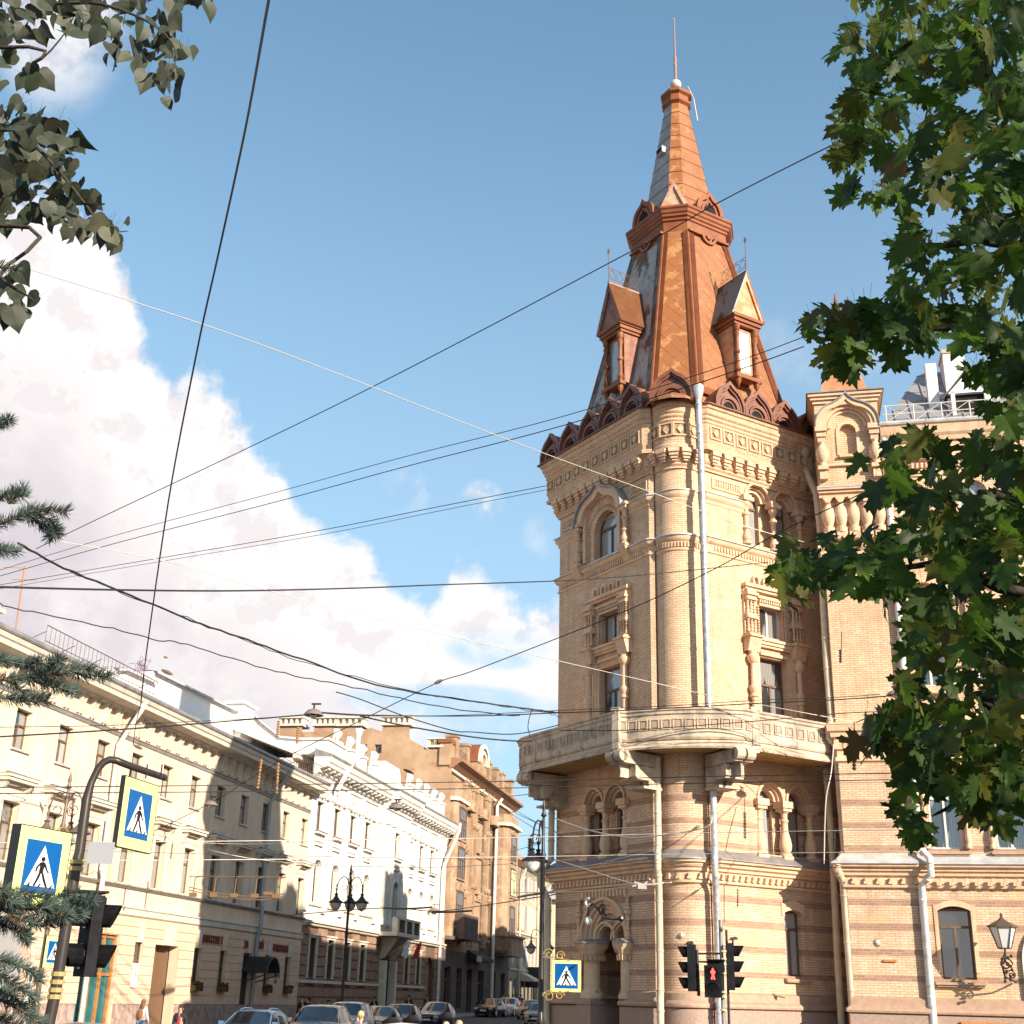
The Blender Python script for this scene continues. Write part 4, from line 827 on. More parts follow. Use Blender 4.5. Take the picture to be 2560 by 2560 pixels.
# --- body of the block along the side street (out of sight behind the tower) and wing end
b=MB(); FB=frame(L0+dr(58.5)*3.0,12.6); b.box(1.5,95,-.0-13,-.0,-.5,16.9); b.box(45,80,-12.9,-.02,16.9,19.8); b.box(52,55,-4,-1,19.8,21.3); b.box(62,64,-4,-1,19.8,21.0); part('street_wing',b,BR_UP,CB,frame(L0+dr(58.5)*3.0,12.6)@Matrix.Scale(1,4))
b=MB(); b.box(24,28.0,-5,-1,16.9,22.6); b.box(25.2,26.4,-4,-2.6,22.6,24.2); part('rear_turret',b,BR_UP,CB,FB)
b=MB(); b.box(.3,WL,.6,12,-.5,21.5); part('wing_core',b,BR_UP,CB,FW)
# --- drainpipes
def pipe(path,r,m,coll=True,funnel=False,parent=CB):
    b=MB(); b.tube(path,r,10)
    if coll:
        for a,c in zip(path[:-1],path[1:]):
            a,c=Vector(a),Vector(c); L=(c-a).length; n=int(L/1.6)
            for i in range(n+1): q=a+(c-a)*((i+.3)/(n+1)); u=(c-a).normalized(); b.tube([q-u*.025,q+u*.025],r*1.16,10)
    if funnel: q=Vector(path[0]); b.lathe([(r,q.z-.1),(r*1.9,q.z+.25),(r*2.0,q.z+.45),(r*1.2,q.z+.45)],q.x,q.y,12)
    return part('drainpipe',b,m,parent,smooth=50)
pr=Q+n2*.28-dr(103.5)*.03
V=lambda p_,z: Vector((p_.x,p_.y,z))
pu=Q+n2*.62+dr(103.5)*-.06; pipe([V(pu+n2*.45,23.2),V(pu+n2*.42,22.2),V(pu,20.9),V(pu,11.3)],.115,PIPEZ,funnel=True)
pipe([V(pr,9.95),V(pr,7.1),V(pr+n2*.28,6.7),V(pr+n2*.28,6.2),V(pr+n2*.03,5.7),V(pr+n2*.03,2.6),V(pr+n2*.16,2.2),V(pr+n2*.16,0)],.115,PIPEZ)
pl=P+n2*.34+dr(103.5)*.2; pipe([V(pl,9.95),V(pl,7.1),V(pl+n2*.26,6.7),V(pl+n2*.26,6.2),V(pl+n2*.03,5.7),V(pl+n2*.03,2.6),V(pl+n2*.16,2.2),V(pl+n2*.16,0)],.115,PIPE)
pc=L0+n1*.2-dr(148.5)*.05; pipe([V(pc,9.0),V(pc,7.0),V(pc+n1*.3-dr(148.5)*.3,6.6),V(pc+n1*.3-dr(148.5)*.25,6.1),V(pc+n1*.1,5.6),V(pc+n1*.1,0)],.12,PIPE)
def pxpipe(pts,m,r=.12,**k): return pipe([at(*q) for q in pts],r,m,**k)
pxpipe([(2010,1150,46.9),(2012,1172,46.9),(2040,1235,46.0),(2050,1320,45.4),(2054,1430,45.2),(2066,1650,45.0),(2078,1795,45.0),(2072,1825,44.8),(2074,1845,44.8),(2090,1866,45.0),(2098,1960,45.1),(2112,2130,45.1),(2094,2156,44.5),(2094,2175,44.5),(2108,2205,44.9),(2126,2440,44.9),(2134,2560,44.9)],PIPE,.125,funnel=True)
pxpipe([(2066,1925,46.4),(2082,2150,46.4),(2094,2400,46.4),(2104,2560,46.4)],PIPE,.12)
p3=FW@Vector((2.42,-.12,0)); q3=FW@Vector((2.42,-.5,0)); pipe([V(p3,22.3),V(p3,11.7),V(q3,11.2),V(q3,10.4),V(p3,9.9),V(p3,7.1),V(q3+dr(102.6)*.25,6.75),V(q3+dr(102.6)*.25,6.2),V(p3-dr(102.6)*.05,5.9),V(p3-dr(102.6)*.05,0)],.12,mat('white_drainpipe',(.66,.65,.62),(.5,.46,.4),4,.45,lo=.5,hi=.6))
# small things on the walls
b=MB(); b.box(1.0,1.4,-.06,0,3.53,3.6); part('wall_plate',b,ORW,CB,FW)
b=MB(); b.box(3.2,4.7,-.18,.16,1.72,1.8); b.box(3.25,4.65,-.1,.1,1.1,1.72); part('basement_window_hood',b,ORW,CB,FW)
# ================================================================== left side of the street
FSN=frame(dr(-77.9)*29,12.1)
YEL=mat('cream_yellow_stucco',(.76,.60,.44),(.66,.50,.355),.6,.9,c3=(.70,.53,.38),streak=.4,bump=.1,bscale=8)
YEL2=mat('peach_stucco',(.72,.52,.37),(.64,.45,.31),.5,.9,streak=.3)
CRM=mat('cream_white_trim',(.64,.57,.47),(.55,.49,.39),2,.85)
WHT=mat('white_stucco',(.73,.69,.63),(.60,.55,.49),1.0,.88,streak=.25)
PLN=mat('rough_stone_plinth',(.30,.20,.17),(.42,.32,.27),3,.95,bump=.6,bscale=9,lo=.4,hi=.6)
Y1=thing('yellow_house',(FSN@Vector((60,0,0))),'long cream-yellow three-storey house with white window hoods, leftmost on the street','building')
c1s=[43.9+3.17*i for i in range(-2,11)]
gw=[c for c in c1s if c>54]
def hw(x0,x1,z0,z1,holes,m,par,F=FSN,rev=.22,y=0,nm='wall'):
    b=MB(); b.wall(rect(x0,x1,z0,z1),holes,y,rev); return part(nm,b,m,par,F)
E1=77.1; S0=34
b=MB(); b.box(S0,51.2,-.12,.1,-.5,1.45); b.box(54.6,57.6,-.12,.1,-.5,1.45); b.box(60.6,E1,-.12,.1,-.5,1.45); part('plinth',b,PLN,Y1,FSN)
gh=[(c-.1,c+.75,2.12,4.1) for c in (56.0,62.25,65.4,68.5,71.6,74.75)]
gh[3]=(68.4,69.6,.2,4.1)
DOOR=(57.9,60.45,.2,4.08); SHOP=(51.4,54.4,.2,4.3); ARC=(43.5,47.5,.2,2.6)
oph=[rect(*g) for g in gh]+[rect(*DOOR),rect(*SHOP),archhole(*ARC)]
hw(S0,E1,-.5 if 0 else .1,5.17,oph,YEL2,Y1,rev=.45)
# channelled courses, each a strip of blocks standing proud of the joint
nz=9; 
for k in range(nz):
    z0=1.47+k*.41; z1=z0+.385; cuts=[]
    for (a,c,q0,q1) in gh+[DOOR,SHOP]:
        if q0<z1 and q1>z0: cuts.append((a,c))
    if z0<4.6: cuts.append((43.3,47.7))
    cuts.sort(); x=S0
    for a,c in cuts+[(E1,E1)]:
        if a>x+.02: b=MB(); b.box(x,a,-.04,.0-.001,z0,z1); part('stone_course',b,YEL2,Y1,FSN)
        x=max(x,c)
for i,(a,c,q0,q1) in enumerate(gh):
    if i!=3: window(Y1,FSN,a,c,q0,q1,.13,False,GL_D,WOODF,.6,1,.05)
    b=MB(); m_=(a+c)/2; b.prism([(m_-.17,q1),(m_+.17,q1),(m_+.25,q1+.86),(m_-.25,q1+.86)],-.12,0); part('keystone',b,CRM,Y1,FSN)
b=MB(); m_=59.2; b.prism([(m_-.45,4.08),(m_+.45,4.08),(m_+.6,5.0),(m_-.6,5.0)],-.12,0); part('keystone',b,CRM,Y1,FSN)
b=MB(); b.box(DOOR[0],DOOR[1],.5,.56,.2,4.1); part('doorway_door',b,mat('brown_door',(.16,.09,.05),rough=.6),Y1,FSN)
b=MB(); b.box(68.4,69.6,.14,.2,.2,4.1); part('cafe_door',b,BLACK,Y1,FSN)
# black canopy
b=MB(); b.arch(69.3,2.95,.92,1.0,-1.5,0,10,170,12); b.tube([(68.4,-.1,2.6),(68.4,-1.4,3.0)],.03); b.tube([(70.2,-.1,2.6),(70.2,-1.4,3.0)],.03)
for k in range(10): b.tube([(68.45+k*.19,-1.5,3.1),(68.5+k*.19,-1.52,2.85)],.02,4)
part('door_canopy',b,BLACK,Y1,FSN)
TEAL=mat('teal_shop_glass',(.03,.14,.15),rough=.1,spec=.8)
sf=MB(); sf.box(51.4,54.4,.2,.25,.2,4.3); sg_=part('shopfront',sf,TEAL,Y1,FSN)
b=MB()
for x in (51.4,52.4,53.3,54.25): b.box(x,x+.13,.1,.24,.2,4.3)
for z in (.2,2.6,4.15): b.box(51.4,54.4,.12,.23,z,z+.12)
part('shop_frame',b,ORW,sg_,FSN)
b=MB(); b.box(43.5,47.5,.3,.35,.2,4.6); part('gateway_screen',b,mat('grey_board',(.30,.29,.29),rough=.7),Y1,FSN)
b=MB(); b.arch(45.5,2.6,2.0,2.25,-.1,.0,0,180,20); b.box(43.25,43.5,-.1,0,.2,2.6); b.box(47.5,47.75,-.1,0,.2,2.6); part('gateway_arch',b,CRM,Y1,FSN)
def xs(prof,x0,x1,m,par,nm,F=FSN):
    b=MB(); b.xprism(prof,x0,x1); return part(nm,b,m,par,F)
xs([(0,5.17),(-.05,5.17),(-.1,5.22),(-.1,5.46),(-.16,5.5),(-.16,5.56),(0,5.58)],S0,E1,CRM,Y1,'band_course')
hw(S0,E1,5.17,6.45,[],YEL,Y1)
xs([(0,6.3),(-.12,6.34),(-.2,6.42),(0,6.5)],S0,E1,SHEET,Y1,'sill_ledge')
hw(S0,E1,6.45,12.7,[rect(c,c+1.15,6.55,8.72) for c in c1s if c<76]+[rect(c,c+1.1,10.72,12.28) for c in c1s if c<76],YEL,Y1,rev=.3)
for i,c in enumerate(c1s):
    if c>76: continue
    window(Y1,FSN,c,c+1.15,6.55,8.72,.24,False,GL_C,WOODF,.66,1,.06); window(Y1,FSN,c,c+1.1,10.72,12.28,.24,False,GL_C if i%3 else GL_W,WOODF,.62,1,.06)
    b=MB(); b.box(c-.2,c,-.07,.02,6.5,8.95); b.box(c+1.15,c+1.35,-.07,.02,6.5,8.95); b.box(c,c+1.15,-.07,.02,8.72,8.95); b.box(c-.26,c+1.41,-.1,.0,8.95,9.02); part('window_architrave',b,CRM,Y1,FSN)
    b=MB(); b.box(c-.45,c+1.6,-.42,.0,9.42,9.55); b.box(c-.5,c+1.65,-.48,.0,9.55,9.66); b.box(c-.3,c+1.45,-.2,0,9.3,9.42); b.box(c-.1,c+1.25,-.14,0,9.8,10.0)
    for x in (c-.33,c+1.3): b.xprism([(0,8.9),(-.1,8.92),(-.12,9.1),(-.34,9.42),(0,9.42)],x,x+.17)
    hd=part('window_hood',b,CRM,Y1,FSN); b=MB(); b.box(c-.52,c+1.67,-.5,0,9.66,9.69); part('hood_sheet',b,SHEET,hd,FSN)
    b=MB(); b.box(c-.08,c+1.2,-.1,.2,10.64,10.72); part('window_sill',b,SHEETW,Y1,FSN)
xs([(0,12.7),(-.06,12.72),(-.08,12.84),(-.12,12.88),(0,12.94)],S0,E1,SHEET,Y1,'frieze_rail')
hw(S0,E1,12.7,14.1,[],YEL2,Y1)
for i in range(int((E1-S0)/1.057)):
    x=S0+.35+i*1.057; b=MB(); b.xprism([(0,12.98),(-.1,13.0),(-.14,13.4),(-.3,13.86),(0,13.86)],x,x+.16); b.xprism([(0,12.98),(-.1,13.0),(-.14,13.4),(-.3,13.86),(0,13.86)],x+.26,x+.42); part('frieze_bracket',b,CRM,Y1,FSN)
xs([(.1,13.85),(-.35,13.86),(-.42,13.95),(-.95,14.02),(-.98,14.2),(-1.05,14.25),(-1.12,14.42),(.1,14.42)],S0,E1,CRM,Y1,'cornice')
xs([(.1,14.42),(-1.16,14.43),(-1.2,14.5),(-1.2,14.62),(-1.1,14.66),(.1,14.95)],S0,E1,SHEET,Y1,'gutter')
b=MB(); b.add([(S0,-1.1,14.6),(E1,-1.1,14.6),(E1,7,17.2),(S0,7,17.2)],[(0,1,2,3)]); b.add([(S0,7,17.2),(E1,7,17.2),(E1,14,14),(S0,14,14)],[(0,1,2,3)]); b.add([(E1,0,-.5),(E1,14,-.5),(E1,14,14),(E1,7,17.2),(E1,0,14.8)],[(0,1,2,3,4)]); part('roof',b,mat('dull_roof_sheet',(.42,.38,.34),(.33,.28,.25),1.5,.5),Y1,FSN)
def railing(par,x0,x1,z0,h=.75,y=-.9,F=FSN):
    b=MB(); b.tube([(x0,y,z0+h),(x1,y,z0+h)],.022,4); b.tube([(x0,y,z0+.12),(x1,y,z0+.12)],.018,4)
    n=int((x1-x0)/.33)
    for i in range(n+1): x=x0+(x1-x0)*i/n; b.tube([(x,y,z0),(x,y,z0+h)],.014,4)
    for i in range(int((x1-x0)/2.2)+1): x=x0+i*2.2; b.tube([(x,y,z0+.5),(x,y+.7,z0+.2)],.018,4)
    return part('roof_railing',b,mat('rusty_roof_rail',(.13,.075,.05),rough=.6),par,F)
railing(Y1,43.6,53.2,14.75); railing(Y1,69.8,77.0,14.75)
# second roof room at far left
b=MB(); b.box(38,43.2,1.2,5,14.7,16.0); b.box(37.5,43.5,1.0,5.2,16.0,16.15); part('roof_room',b,YEL,Y1,FSN)
def spipe(u,par,m,z1=14.3,F=FSN,col=True):
    a=F@Vector((u,-1.05,z1)); q=F@Vector((u,-1.0,z1-.25)); c=F@Vector((u-.3,-.18,z1-2.0)); return pipe([a,q,c,V(c,6.9),V(F@Vector((u-.3,-.3,0)),6.6),V(F@Vector((u-.3,-.3,0)),5.3),V(c,5.0),V(c,.3)],.11,m,parent=par)
spipe(52.0,Y1,mat('pale_cream_pipe',(.60,.55,.48),rough=.5)); spipe(70.1,Y1,mat('grey_drainpipe',(.33,.34,.36),rough=.5,metal=.2))
for (x,w_) in ((62.2,.9),(65.35,.9),(71.55,.9),(74.7,.9)):
    b=MB(); b.box(x,x+w_,-.3,-.03,2.08,2.36); 
    for k in range(14): b.ico((x+random.random()*w_,-.3+.25*random.random(),2.38+.1*random.random()),.09,seg=5,rings=3)
    part('flower_box',b,mat('dark_red_flowers',(.12,.04,.02),(.05,.06,.02),14,.9),Y1,FSN)
# poster in the first slit window, letters over the slit windows
b=MB(); b.box(55.95,56.7,.05,.08,2.15,3.2); ps=part('poster',b,mat('poster_paper',(.75,.70,.66),(.6,.25,.15),5,.6,lo=.58,hi=.62),Y1,FSN)
LETM=mat('brown_red_letters',(.20,.045,.035),rough=.6)
def text(s,F,x,z,size,m,parent,name,y=-.08,ext=.03,al='CENTER',xs_=1.0):
    if len(s)>1:
        for i,ch_ in enumerate(s): text(ch_,F,x+(i-(len(s)-1)/2)*size*.66*xs_,z,size,m,parent,name,y,ext,al,xs_)
        return
    cu=bpy.data.curves.new(name,'FONT'); cu.body=s; cu.size=size; cu.extrude=ext; cu.align_x=al; cu.align_y='CENTER'; cu.materials.append(m); cu.resolution_u=3
    t_o=bpy.data.objects.new(name,cu); COL.objects.link(t_o); dg=bpy.context.evaluated_depsgraph_get(); me=bpy.data.meshes.new_from_object(t_o.evaluated_get(dg)); bpy.data.objects.remove(t_o)
    o=bpy.data.objects.new(name,me); COL.objects.link(o)
    M=F@T(x,y,z)@Matrix(((xs_,0,0,0),(0,0,-1,0),(0,1,0,0),(0,0,0,1))); return place(o,parent,M)
text('ФИТОСОВЕТ',FSN,64.1,4.55,.52,LETM,Y1,'sign_letters',xs_=.85); text('ЗА',FSN,68.55,4.5,.52,LETM,Y1,'sign_letters',xs_=.85); text('ЧАЙ',FSN,70.55,4.55,.52,LETM,Y1,'sign_letters',xs_=.9); text('КОВОРКИНГ',FSN,73.75,4.5,.5,LETM,Y1,'sign_letters',xs_=.85)
b=MB(); b.box(73.2,73.6,-.08,0,3.0,3.3); b.arch(73.4,3.3,0,.2,-.08,0,0,180,8); b.box(73.25,73.55,-.06,0,2.6,2.85); part('wall_plaque',b,BLACK,Y1,FSN)
# white wall rising behind the yellow house
WW=thing('white_gable_house',(FSN@Vector((60,8,0))),'tall blank white wall rising behind the yellow house roof','building')
FWW=FSN@T(0,6,0); PN,PO=FWW.to_3x3().col[1],FWW.translation
def onpl(px,py,F):                # where a sight line meets a facade plane: facade x and height
    d=ray(px,py); n=F.to_3x3().col[1]; k=((F.translation-cam_o).dot(n))/d.dot(n); q=F.inverted()@(cam_o+d*k); return (q.x,q.z)
WTR=mat('blank_white_render',(.80,.77,.74),(.74,.71,.68),.8,.9)
t_=[onpl(*q,FWW) for q in ((288,1672),(308,1671),(384,1706),(384,1678),(583,1775),(617,1772),(640,1800),(690,1840),(748,1845),(800,1848),(806,1875))]
b=MB(); pts=[(t_[0][0],12),(t_[-1][0],12)]+t_[::-1]; b.prism(pts,0,5); part('wall',b,WTR,WW,FWW)
b=MB()
for a,c in ((0,1),(1,2),(3,4),(4,5),(5,6),(6,7),(7,8),(8,9)):
    A_,C_=t_[a],t_[c]; b.add([(A_[0]-.05,-.3,A_[1]),(C_[0]+.05,-.3,C_[1]),(C_[0]+.05,.8,C_[1]+.12),(A_[0]-.05,.8,A_[1]+.12),(A_[0]-.05,-.3,A_[1]-.12),(C_[0]+.05,-.3,C_[1]-.12)],[(0,1,2,3),(4,5,1,0)])
part('coping_sheet',b,mat('pale_grey_coping',(.48,.47,.48),rough=.5),WW,FWW)
b=MB(); q=onpl(602,1800,FWW); b.box(q[0]-.9,q[0]+1.0,-.5,.6,q[1]-1.3,q[1]+.9); b.box(q[0]-1.1,q[0]+1.2,-.7,.8,q[1]+.9,q[1]+1.05); part('chimney',b,WTR,WW,FWW)
# ------------------------------------------------------------------ white ornate house
W2=thing('white_palace',(FSN@Vector((94,0,0))),'ornate white stucco house with brown rusticated ground floor and urns on its parapet','building')
A2,E2=77.12,111.3
BRS=mat('brown_rustic_stone',(.27,.165,.11),(.34,.22,.15),1.6,.9,bump=.3,bscale=10)
wl=[78.15+3.36*i for i in range(4)]; wr=[99.6+3.36*i for i in range(3)]
R0,R1=91.6,98.4
gwin=[(c+.35,c+1.55,3.1,5.38) for c in wl[:4]]+[(c+.2,c+1.4,3.1,5.38) for c in wr[:2]]
hw(A2,E2,.1,6.15,[rect(*g) for g in gwin]+[archhole(106.2,108.6,.3,4.0),rect(93.9,95.9,.3,4.6)],mat('brown_stone_joint',(.14,.085,.06),rough=.9),W2,rev=.4)
for k in range(9):                    # rustic blocks: one object per block where they read, joined further along
    z0=.75+k*.6; z1=z0+.53
    if z1>6.1: continue
    cuts=[(a-.22,c+.22) for (a,c,q0,q1) in gwin if q0-.3<z1 and q1+.2>z0]+[(105.9,108.9),(93.7,96.1)]
    cuts=sorted(cuts); x=A2; segs=[]
    for a,c in cuts+[(E2,E2)]:
        if a>x+.05: segs.append((x,a))
        x=max(x,c)
    for (a,c) in segs:
        n=max(1,round((c-a)/1.15))
        for i in range(n): b=MB(); xa=a+(c-a)*i/n+.025; xc=a+(c-a)*(i+1)/n-.025; b.box(xa,xc,-.07+random.uniform(-.01,.01),0,z0,z1); part('stone_block',b,BRS,W2,FSN)
for (a,c,q0,q1) in gwin:
    window(W2,FSN,a,c,q0,q1,.34,False,GL_D,WOODF,.66,1,.05); b=MB(); b.box(a-.2,a,-.12,.02,q0-.1,q1+.14); b.box(c,c+.2,-.12,.02,q0-.1,q1+.14); b.box(a,c,-.12,.02,q1,q1+.14); b.box(a-.28,c+.28,-.2,.02,q1+.14,q1+.24); part('window_architrave',b,CRM,W2,FSN)
for z in (1.15,2.7): xs([(0,z),(-.18,z+.02),(-.18,z+.14),(0,z+.2)],A2,93.6,CRM,W2,'ledge'); xs([(0,z),(-.18,z+.02),(-.18,z+.14),(0,z+.2)],96.2,105.8,CRM,W2,'ledge')
xs([(0,6.02),(-.25,6.08),(-.3,6.2),(-.42,6.24),(-.42,6.36),(0,6.42)],A2,E2,CRM,W2,'band_course')
up=[(c,c+1.25) for c in wl]+[(c-.1,c+1.15) for c in wr]
hw(A2,E2,6.15,15.2,[archhole(a,c,7.5,9.5) for a,c in up]+[rect(a,c,11.85,13.72) for a,c in up]+[archhole(94.4,95.7,7.5,9.6),rect(94.4,95.7,11.85,13.72)],WHT,W2,rev=.32)
for a,c in up+[(94.4,95.7)]:
    o=-.35 if a==94.4 else 0
    window(W2,FSN,a,c,7.5,9.5+(c-a)/2,.26+o,True,GL_D,WOODF,.6,1,.05); window(W2,FSN,a,c,11.85,13.72,.26+o,False,GL_D,WOODF,.62,1,.05)
    b=MB(); F2=FSN@T(0,o,0); b.arch((a+c)/2,9.5,(c-a)/2+.02,(c-a)/2+.25,-.12,.0,0,180,12); b.box(a-.25,a,-.1,0,7.4,9.5); b.box(c,c+.25,-.1,0,7.4,9.5); b.prism([((a+c)/2-.15,10.05),((a+c)/2+.15,10.05),((a+c)/2+.22,10.75),((a+c)/2-.22,10.75)],-.24,0); part('window_architrave',b,WHT,W2,F2)
    b=MB(); b.box(a-.3,c+.3,-.26,0,11.66,11.78); b.box(a-.2,c+.2,-.1,0,11.2,11.5); b.box(a-.1,c+.1,-.16,0,10.95,11.1); s_=part('window_sill',b,WHT,W2,F2); b=MB(); b.box(a-.34,c+.34,-.3,0,11.78,11.84); part('sill_sheet',b,BLACK if 0 else SHEET,s_,F2)
def garland(x,z,w_,F):
    b=MB()
    for i in range(11): t=i/10; b.ico((x-w_/2+w_*t,-.12,z-.32*math.sin(math.pi*t)+random.uniform(-.03,.03)),.10+.04*math.sin(math.pi*t),seg=6,rings=4)
    for s in (-.5,.5): b.ico((x+w_*s,-.12,z+.05),.13,seg=6,rings=4); b.ico((x+w_*s,-.1,z-.3),.08,seg=6,rings=4,sz=2)
    return part('stucco_garland',b,WHT,W2,F)
for a,c in up:
    for s in (-.95,1.0+.25): garland((a+c)/2+s*.85,14.35,.85,FSN)
    garland((a+c)/2,14.55,.8,FSN); b=MB(); b.ico(((a+c)/2,-.12,14.1),.2,seg=8,rings=5); part('stucco_mask',b,WHT,W2,FSN)
for x in [a-1.05 for a,c in up]+[R0-.4,wr[-1]+2.35,E2-.45]:
    b=MB(); b.box(x-.28,x+.28,-.13,0,6.9,15.1); b.box(x-.36,x+.36,-.2,0,14.0,14.5); b.box(x-.34,x+.34,-.19,0,6.9,7.3); part('pilaster',b,WHT,W2,FSN)
# central projection
b=MB(); b.box(R0,94.4,-.38,.05,6.3,15.2); b.box(95.7,R1,-.38,.05,6.3,15.2); b.box(94.4,95.7,-.38,.05,10.3,11.85); b.box(94.4,95.7,-.38,.05,13.72,15.2); b.box(94.4,95.7,-.38,.05,6.3,7.5); part('projecting_bay',b,WHT,W2,FSN)
for x in (92.2,93.6,96.4,97.8): b=MB(); b.box(x-.27,x+.27,-.56,-.38,7.4,14.6); b.box(x-.38,x+.38,-.66,-.38,14.0,14.7); b.box(x-.34,x+.34,-.62,-.38,6.9,7.4); part('pilaster',b,WHT,W2,FSN)
# balcony and balustrade zone
b=MB(); b.box(91.9,98.2,-1.7,0,6.15,6.42); b.box(91.9,98.2,-1.7,-1.5,7.3,7.45)
for x in (91.9,93.9,95.9,97.8): b.box(x,x+.45,-1.7,-1.3,6.42,7.45)
part('balcony',b,CRM,W2,FSN); b=MB()
for i in range(24): bal(b,92.4+i*.24,-1.6,6.42,7.3,.09)
part('balusters',b,BLACK,W2,FSN)
xs([(0,7.25),(-.14,7.28),(-.16,7.4),(0,7.44)],A2,91.5,CRM,W2,'ledge'); xs([(0,7.25),(-.14,7.28),(-.16,7.4),(0,7.44)],98.5,E2,CRM,W2,'ledge')
for s in (93.6,96.2): b=MB(); b.xprism([(0,4.6),(-.3,4.7),(-.9,5.5),(-1.3,6.1),(0,6.1)],s-.2,s+.2); b.box(s-.28,s+.28,-.5,0,.3,4.5); part('portal_console',b,CRM,W2,FSN)
b=MB(); b.box(93.95,95.85,.3,.36,.3,4.6); part('portal_door',b,DARK,W2,FSN); b=MB(); b.box(106.2,108.6,.32,.38,.3,5.3); part('niche_back',b,BRS,W2,FSN)
CPR=[(.1,15.1),(-.1,15.12),(-.14,15.3),(-.3,15.4),(-.34,15.6),(-.85,15.75),(-.9,15.95),(-1.0,16.05),(-1.1,16.35),(.1,16.35)]
for a,c,o in ((A2,R0,0),(R0,R1,-.4),(R1,E2,0)): xs([(y+o if y<0 else y,z) for y,z in CPR],a,c,WHT,W2,'cornice'); xs([(.1,16.35),(-1.15+o,16.36),(-1.18+o,16.5),(.1,16.9)],a,c,SHEET,W2,'cornice_sheet')
for i in range(34): x=A2+.5+i*1.0; b=MB(); b.xprism([(0,15.42),(-.78+(-.4 if R0<x<R1 else 0),15.6),(-.78+(-.4 if R0<x<R1 else 0),15.74),(0,15.74)],x,x+.3); part('modillion',b,WHT,W2,FSN)
b=MB(); b.box(A2,E2,1.2,1.6,16.3,17.0); b.prism([(R0-.2,16.5),(R1+.2,16.5),(R1+.2,17.6),(R1-1,17.9),(R1-1.6,18.9),(R0+1.4,18.9),(R0+.8,17.9),(R0-.2,17.6)],.3,1.2); b.add([(A2,1.6,16.6),(E2,1.6,16.6),(E2,8,19),(A2,8,19)],[(0,1,2,3)]); b.box(A2,E2,1.6,10,14.5,16.3); part('attic',b,WHT,W2,FSN)
b=MB(); b.box(A2+.4,80.9,-.6,1.2,16.6,17.5); b.box(A2+.3,81.1,-.7,1.2,17.5,17.65); part('corner_attic',b,WHT,W2,FSN)
for x in (81.6,84.4,87.2,90.0,99.6,102.4,104.9,107.4,109.9):
    b=MB(); b.box(x-.3,x+.3,.0,.6,16.5,18.0); b.box(x-.38,x+.38,-.08,.68,18.0,18.15); b.lathe([(0,18.15),(.2,18.15),(.12,18.3),(.34,18.6),(.36,18.8),(.2,18.95),(.26,19.0),(0,19.1)],x,.3,10); pp=part('parapet_pedestal',b,WHT,W2,FSN)
    b=MB()
    for k in range(8): b.ico((x-.45-.05*k,.3,18.9-.17*k),.11,seg=5,rings=3)
    part('pedestal_scroll',b,WHT,W2,FSN)
pipe([FSN@Vector((81.7,-1.2,18.6)),FSN@Vector((81.5,-1.25,17.2)),FSN@Vector((79.9,-.6,14.6))],.16,mat('white_rain_pipe',(.7,.66,.6),rough=.5),parent=W2,funnel=True)
pipe([FSN@Vector((111.2,-1.2,16.6)),FSN@Vector((111.2,-1.2,16.0)),FSN@Vector((109.7,-.25,12.6)),FSN@Vector((109.6,-.25,.8))],.13,MATS['white_rain_pipe'],parent=W2)
for xf,c_ in ((94.2,(.6,.6,.62)),(97.3,(.45,.04,.05))):
    b=MB(); a=Vector((xf,-.4,4.9)); e=Vector((xf+.6,-1.9,6.0)); b.tube([a,e],.03,5); b.add([tuple(e),(xf+.5,-1.6,5.8),(xf+.35,-1.3,4.9),(xf+.55,-1.7,4.7)],[(0,1,2,3),(3,2,1,0)]); part('flag',b,mat('flag_%d'%xf,c_,rough=.7),W2,FSN)
# ------------------------------------------------------------------ tan firewall house behind
FF=frame(FSN@Vector((111.35,0,0)),102.1)
TF=thing('firewall_house',FF@Vector((-15,2,0)),'house end with tall bare tan plaster firewall and a row of chimneys','building')
TAN=mat('stained_tan_plaster',(.44,.30,.19),(.34,.21,.125),.35,.92,bump=.2,bscale=4,c3=(.34,.15,.075),lo=.35,hi=.6)
pp=[onpl(*q,FF) for q in ((700,1816),(755,1818),(756,1830),(785,1830),(786,1819),(838,1817),(840,1822),(843,1817),(905,1817),(907,1828),(925,1819),(955,1829),(957,1818),(1024,1816),(1024,1848),(1070,1873),(1105,1871),(1105,1858),(1126,1858))]
pts=[(pp[0][0],6)]+[(.2,6),(.2,pp[-1][1])]+pp[::-1]
b=MB(); b.wall(pts,[[onpl(*q,FF) for q in ((905,1883),(917,1883),(917,1860),(905,1860))][::1],[onpl(*q,FF) for q in ((937,1883),(954,1883),(954,1861),(937,1861))]],0,.5); part('firewall',b,TAN,TF,FF)
b=MB(); 
for q in (((905,1884),(917,1859)),((937,1884),(954,1860))): a_=onpl(*q[0],FF); c_=onpl(*q[1],FF); window(TF,FF,a_[0],c_[0],a_[1],c_[1],.3,False,GL_D,WOODF,.6,1,.06)
b=MB(); b.box(pp[0][0],0.0,.6,14,6,pp[-5][1]-1.5); part('house_body',b,TAN,TF,FF)
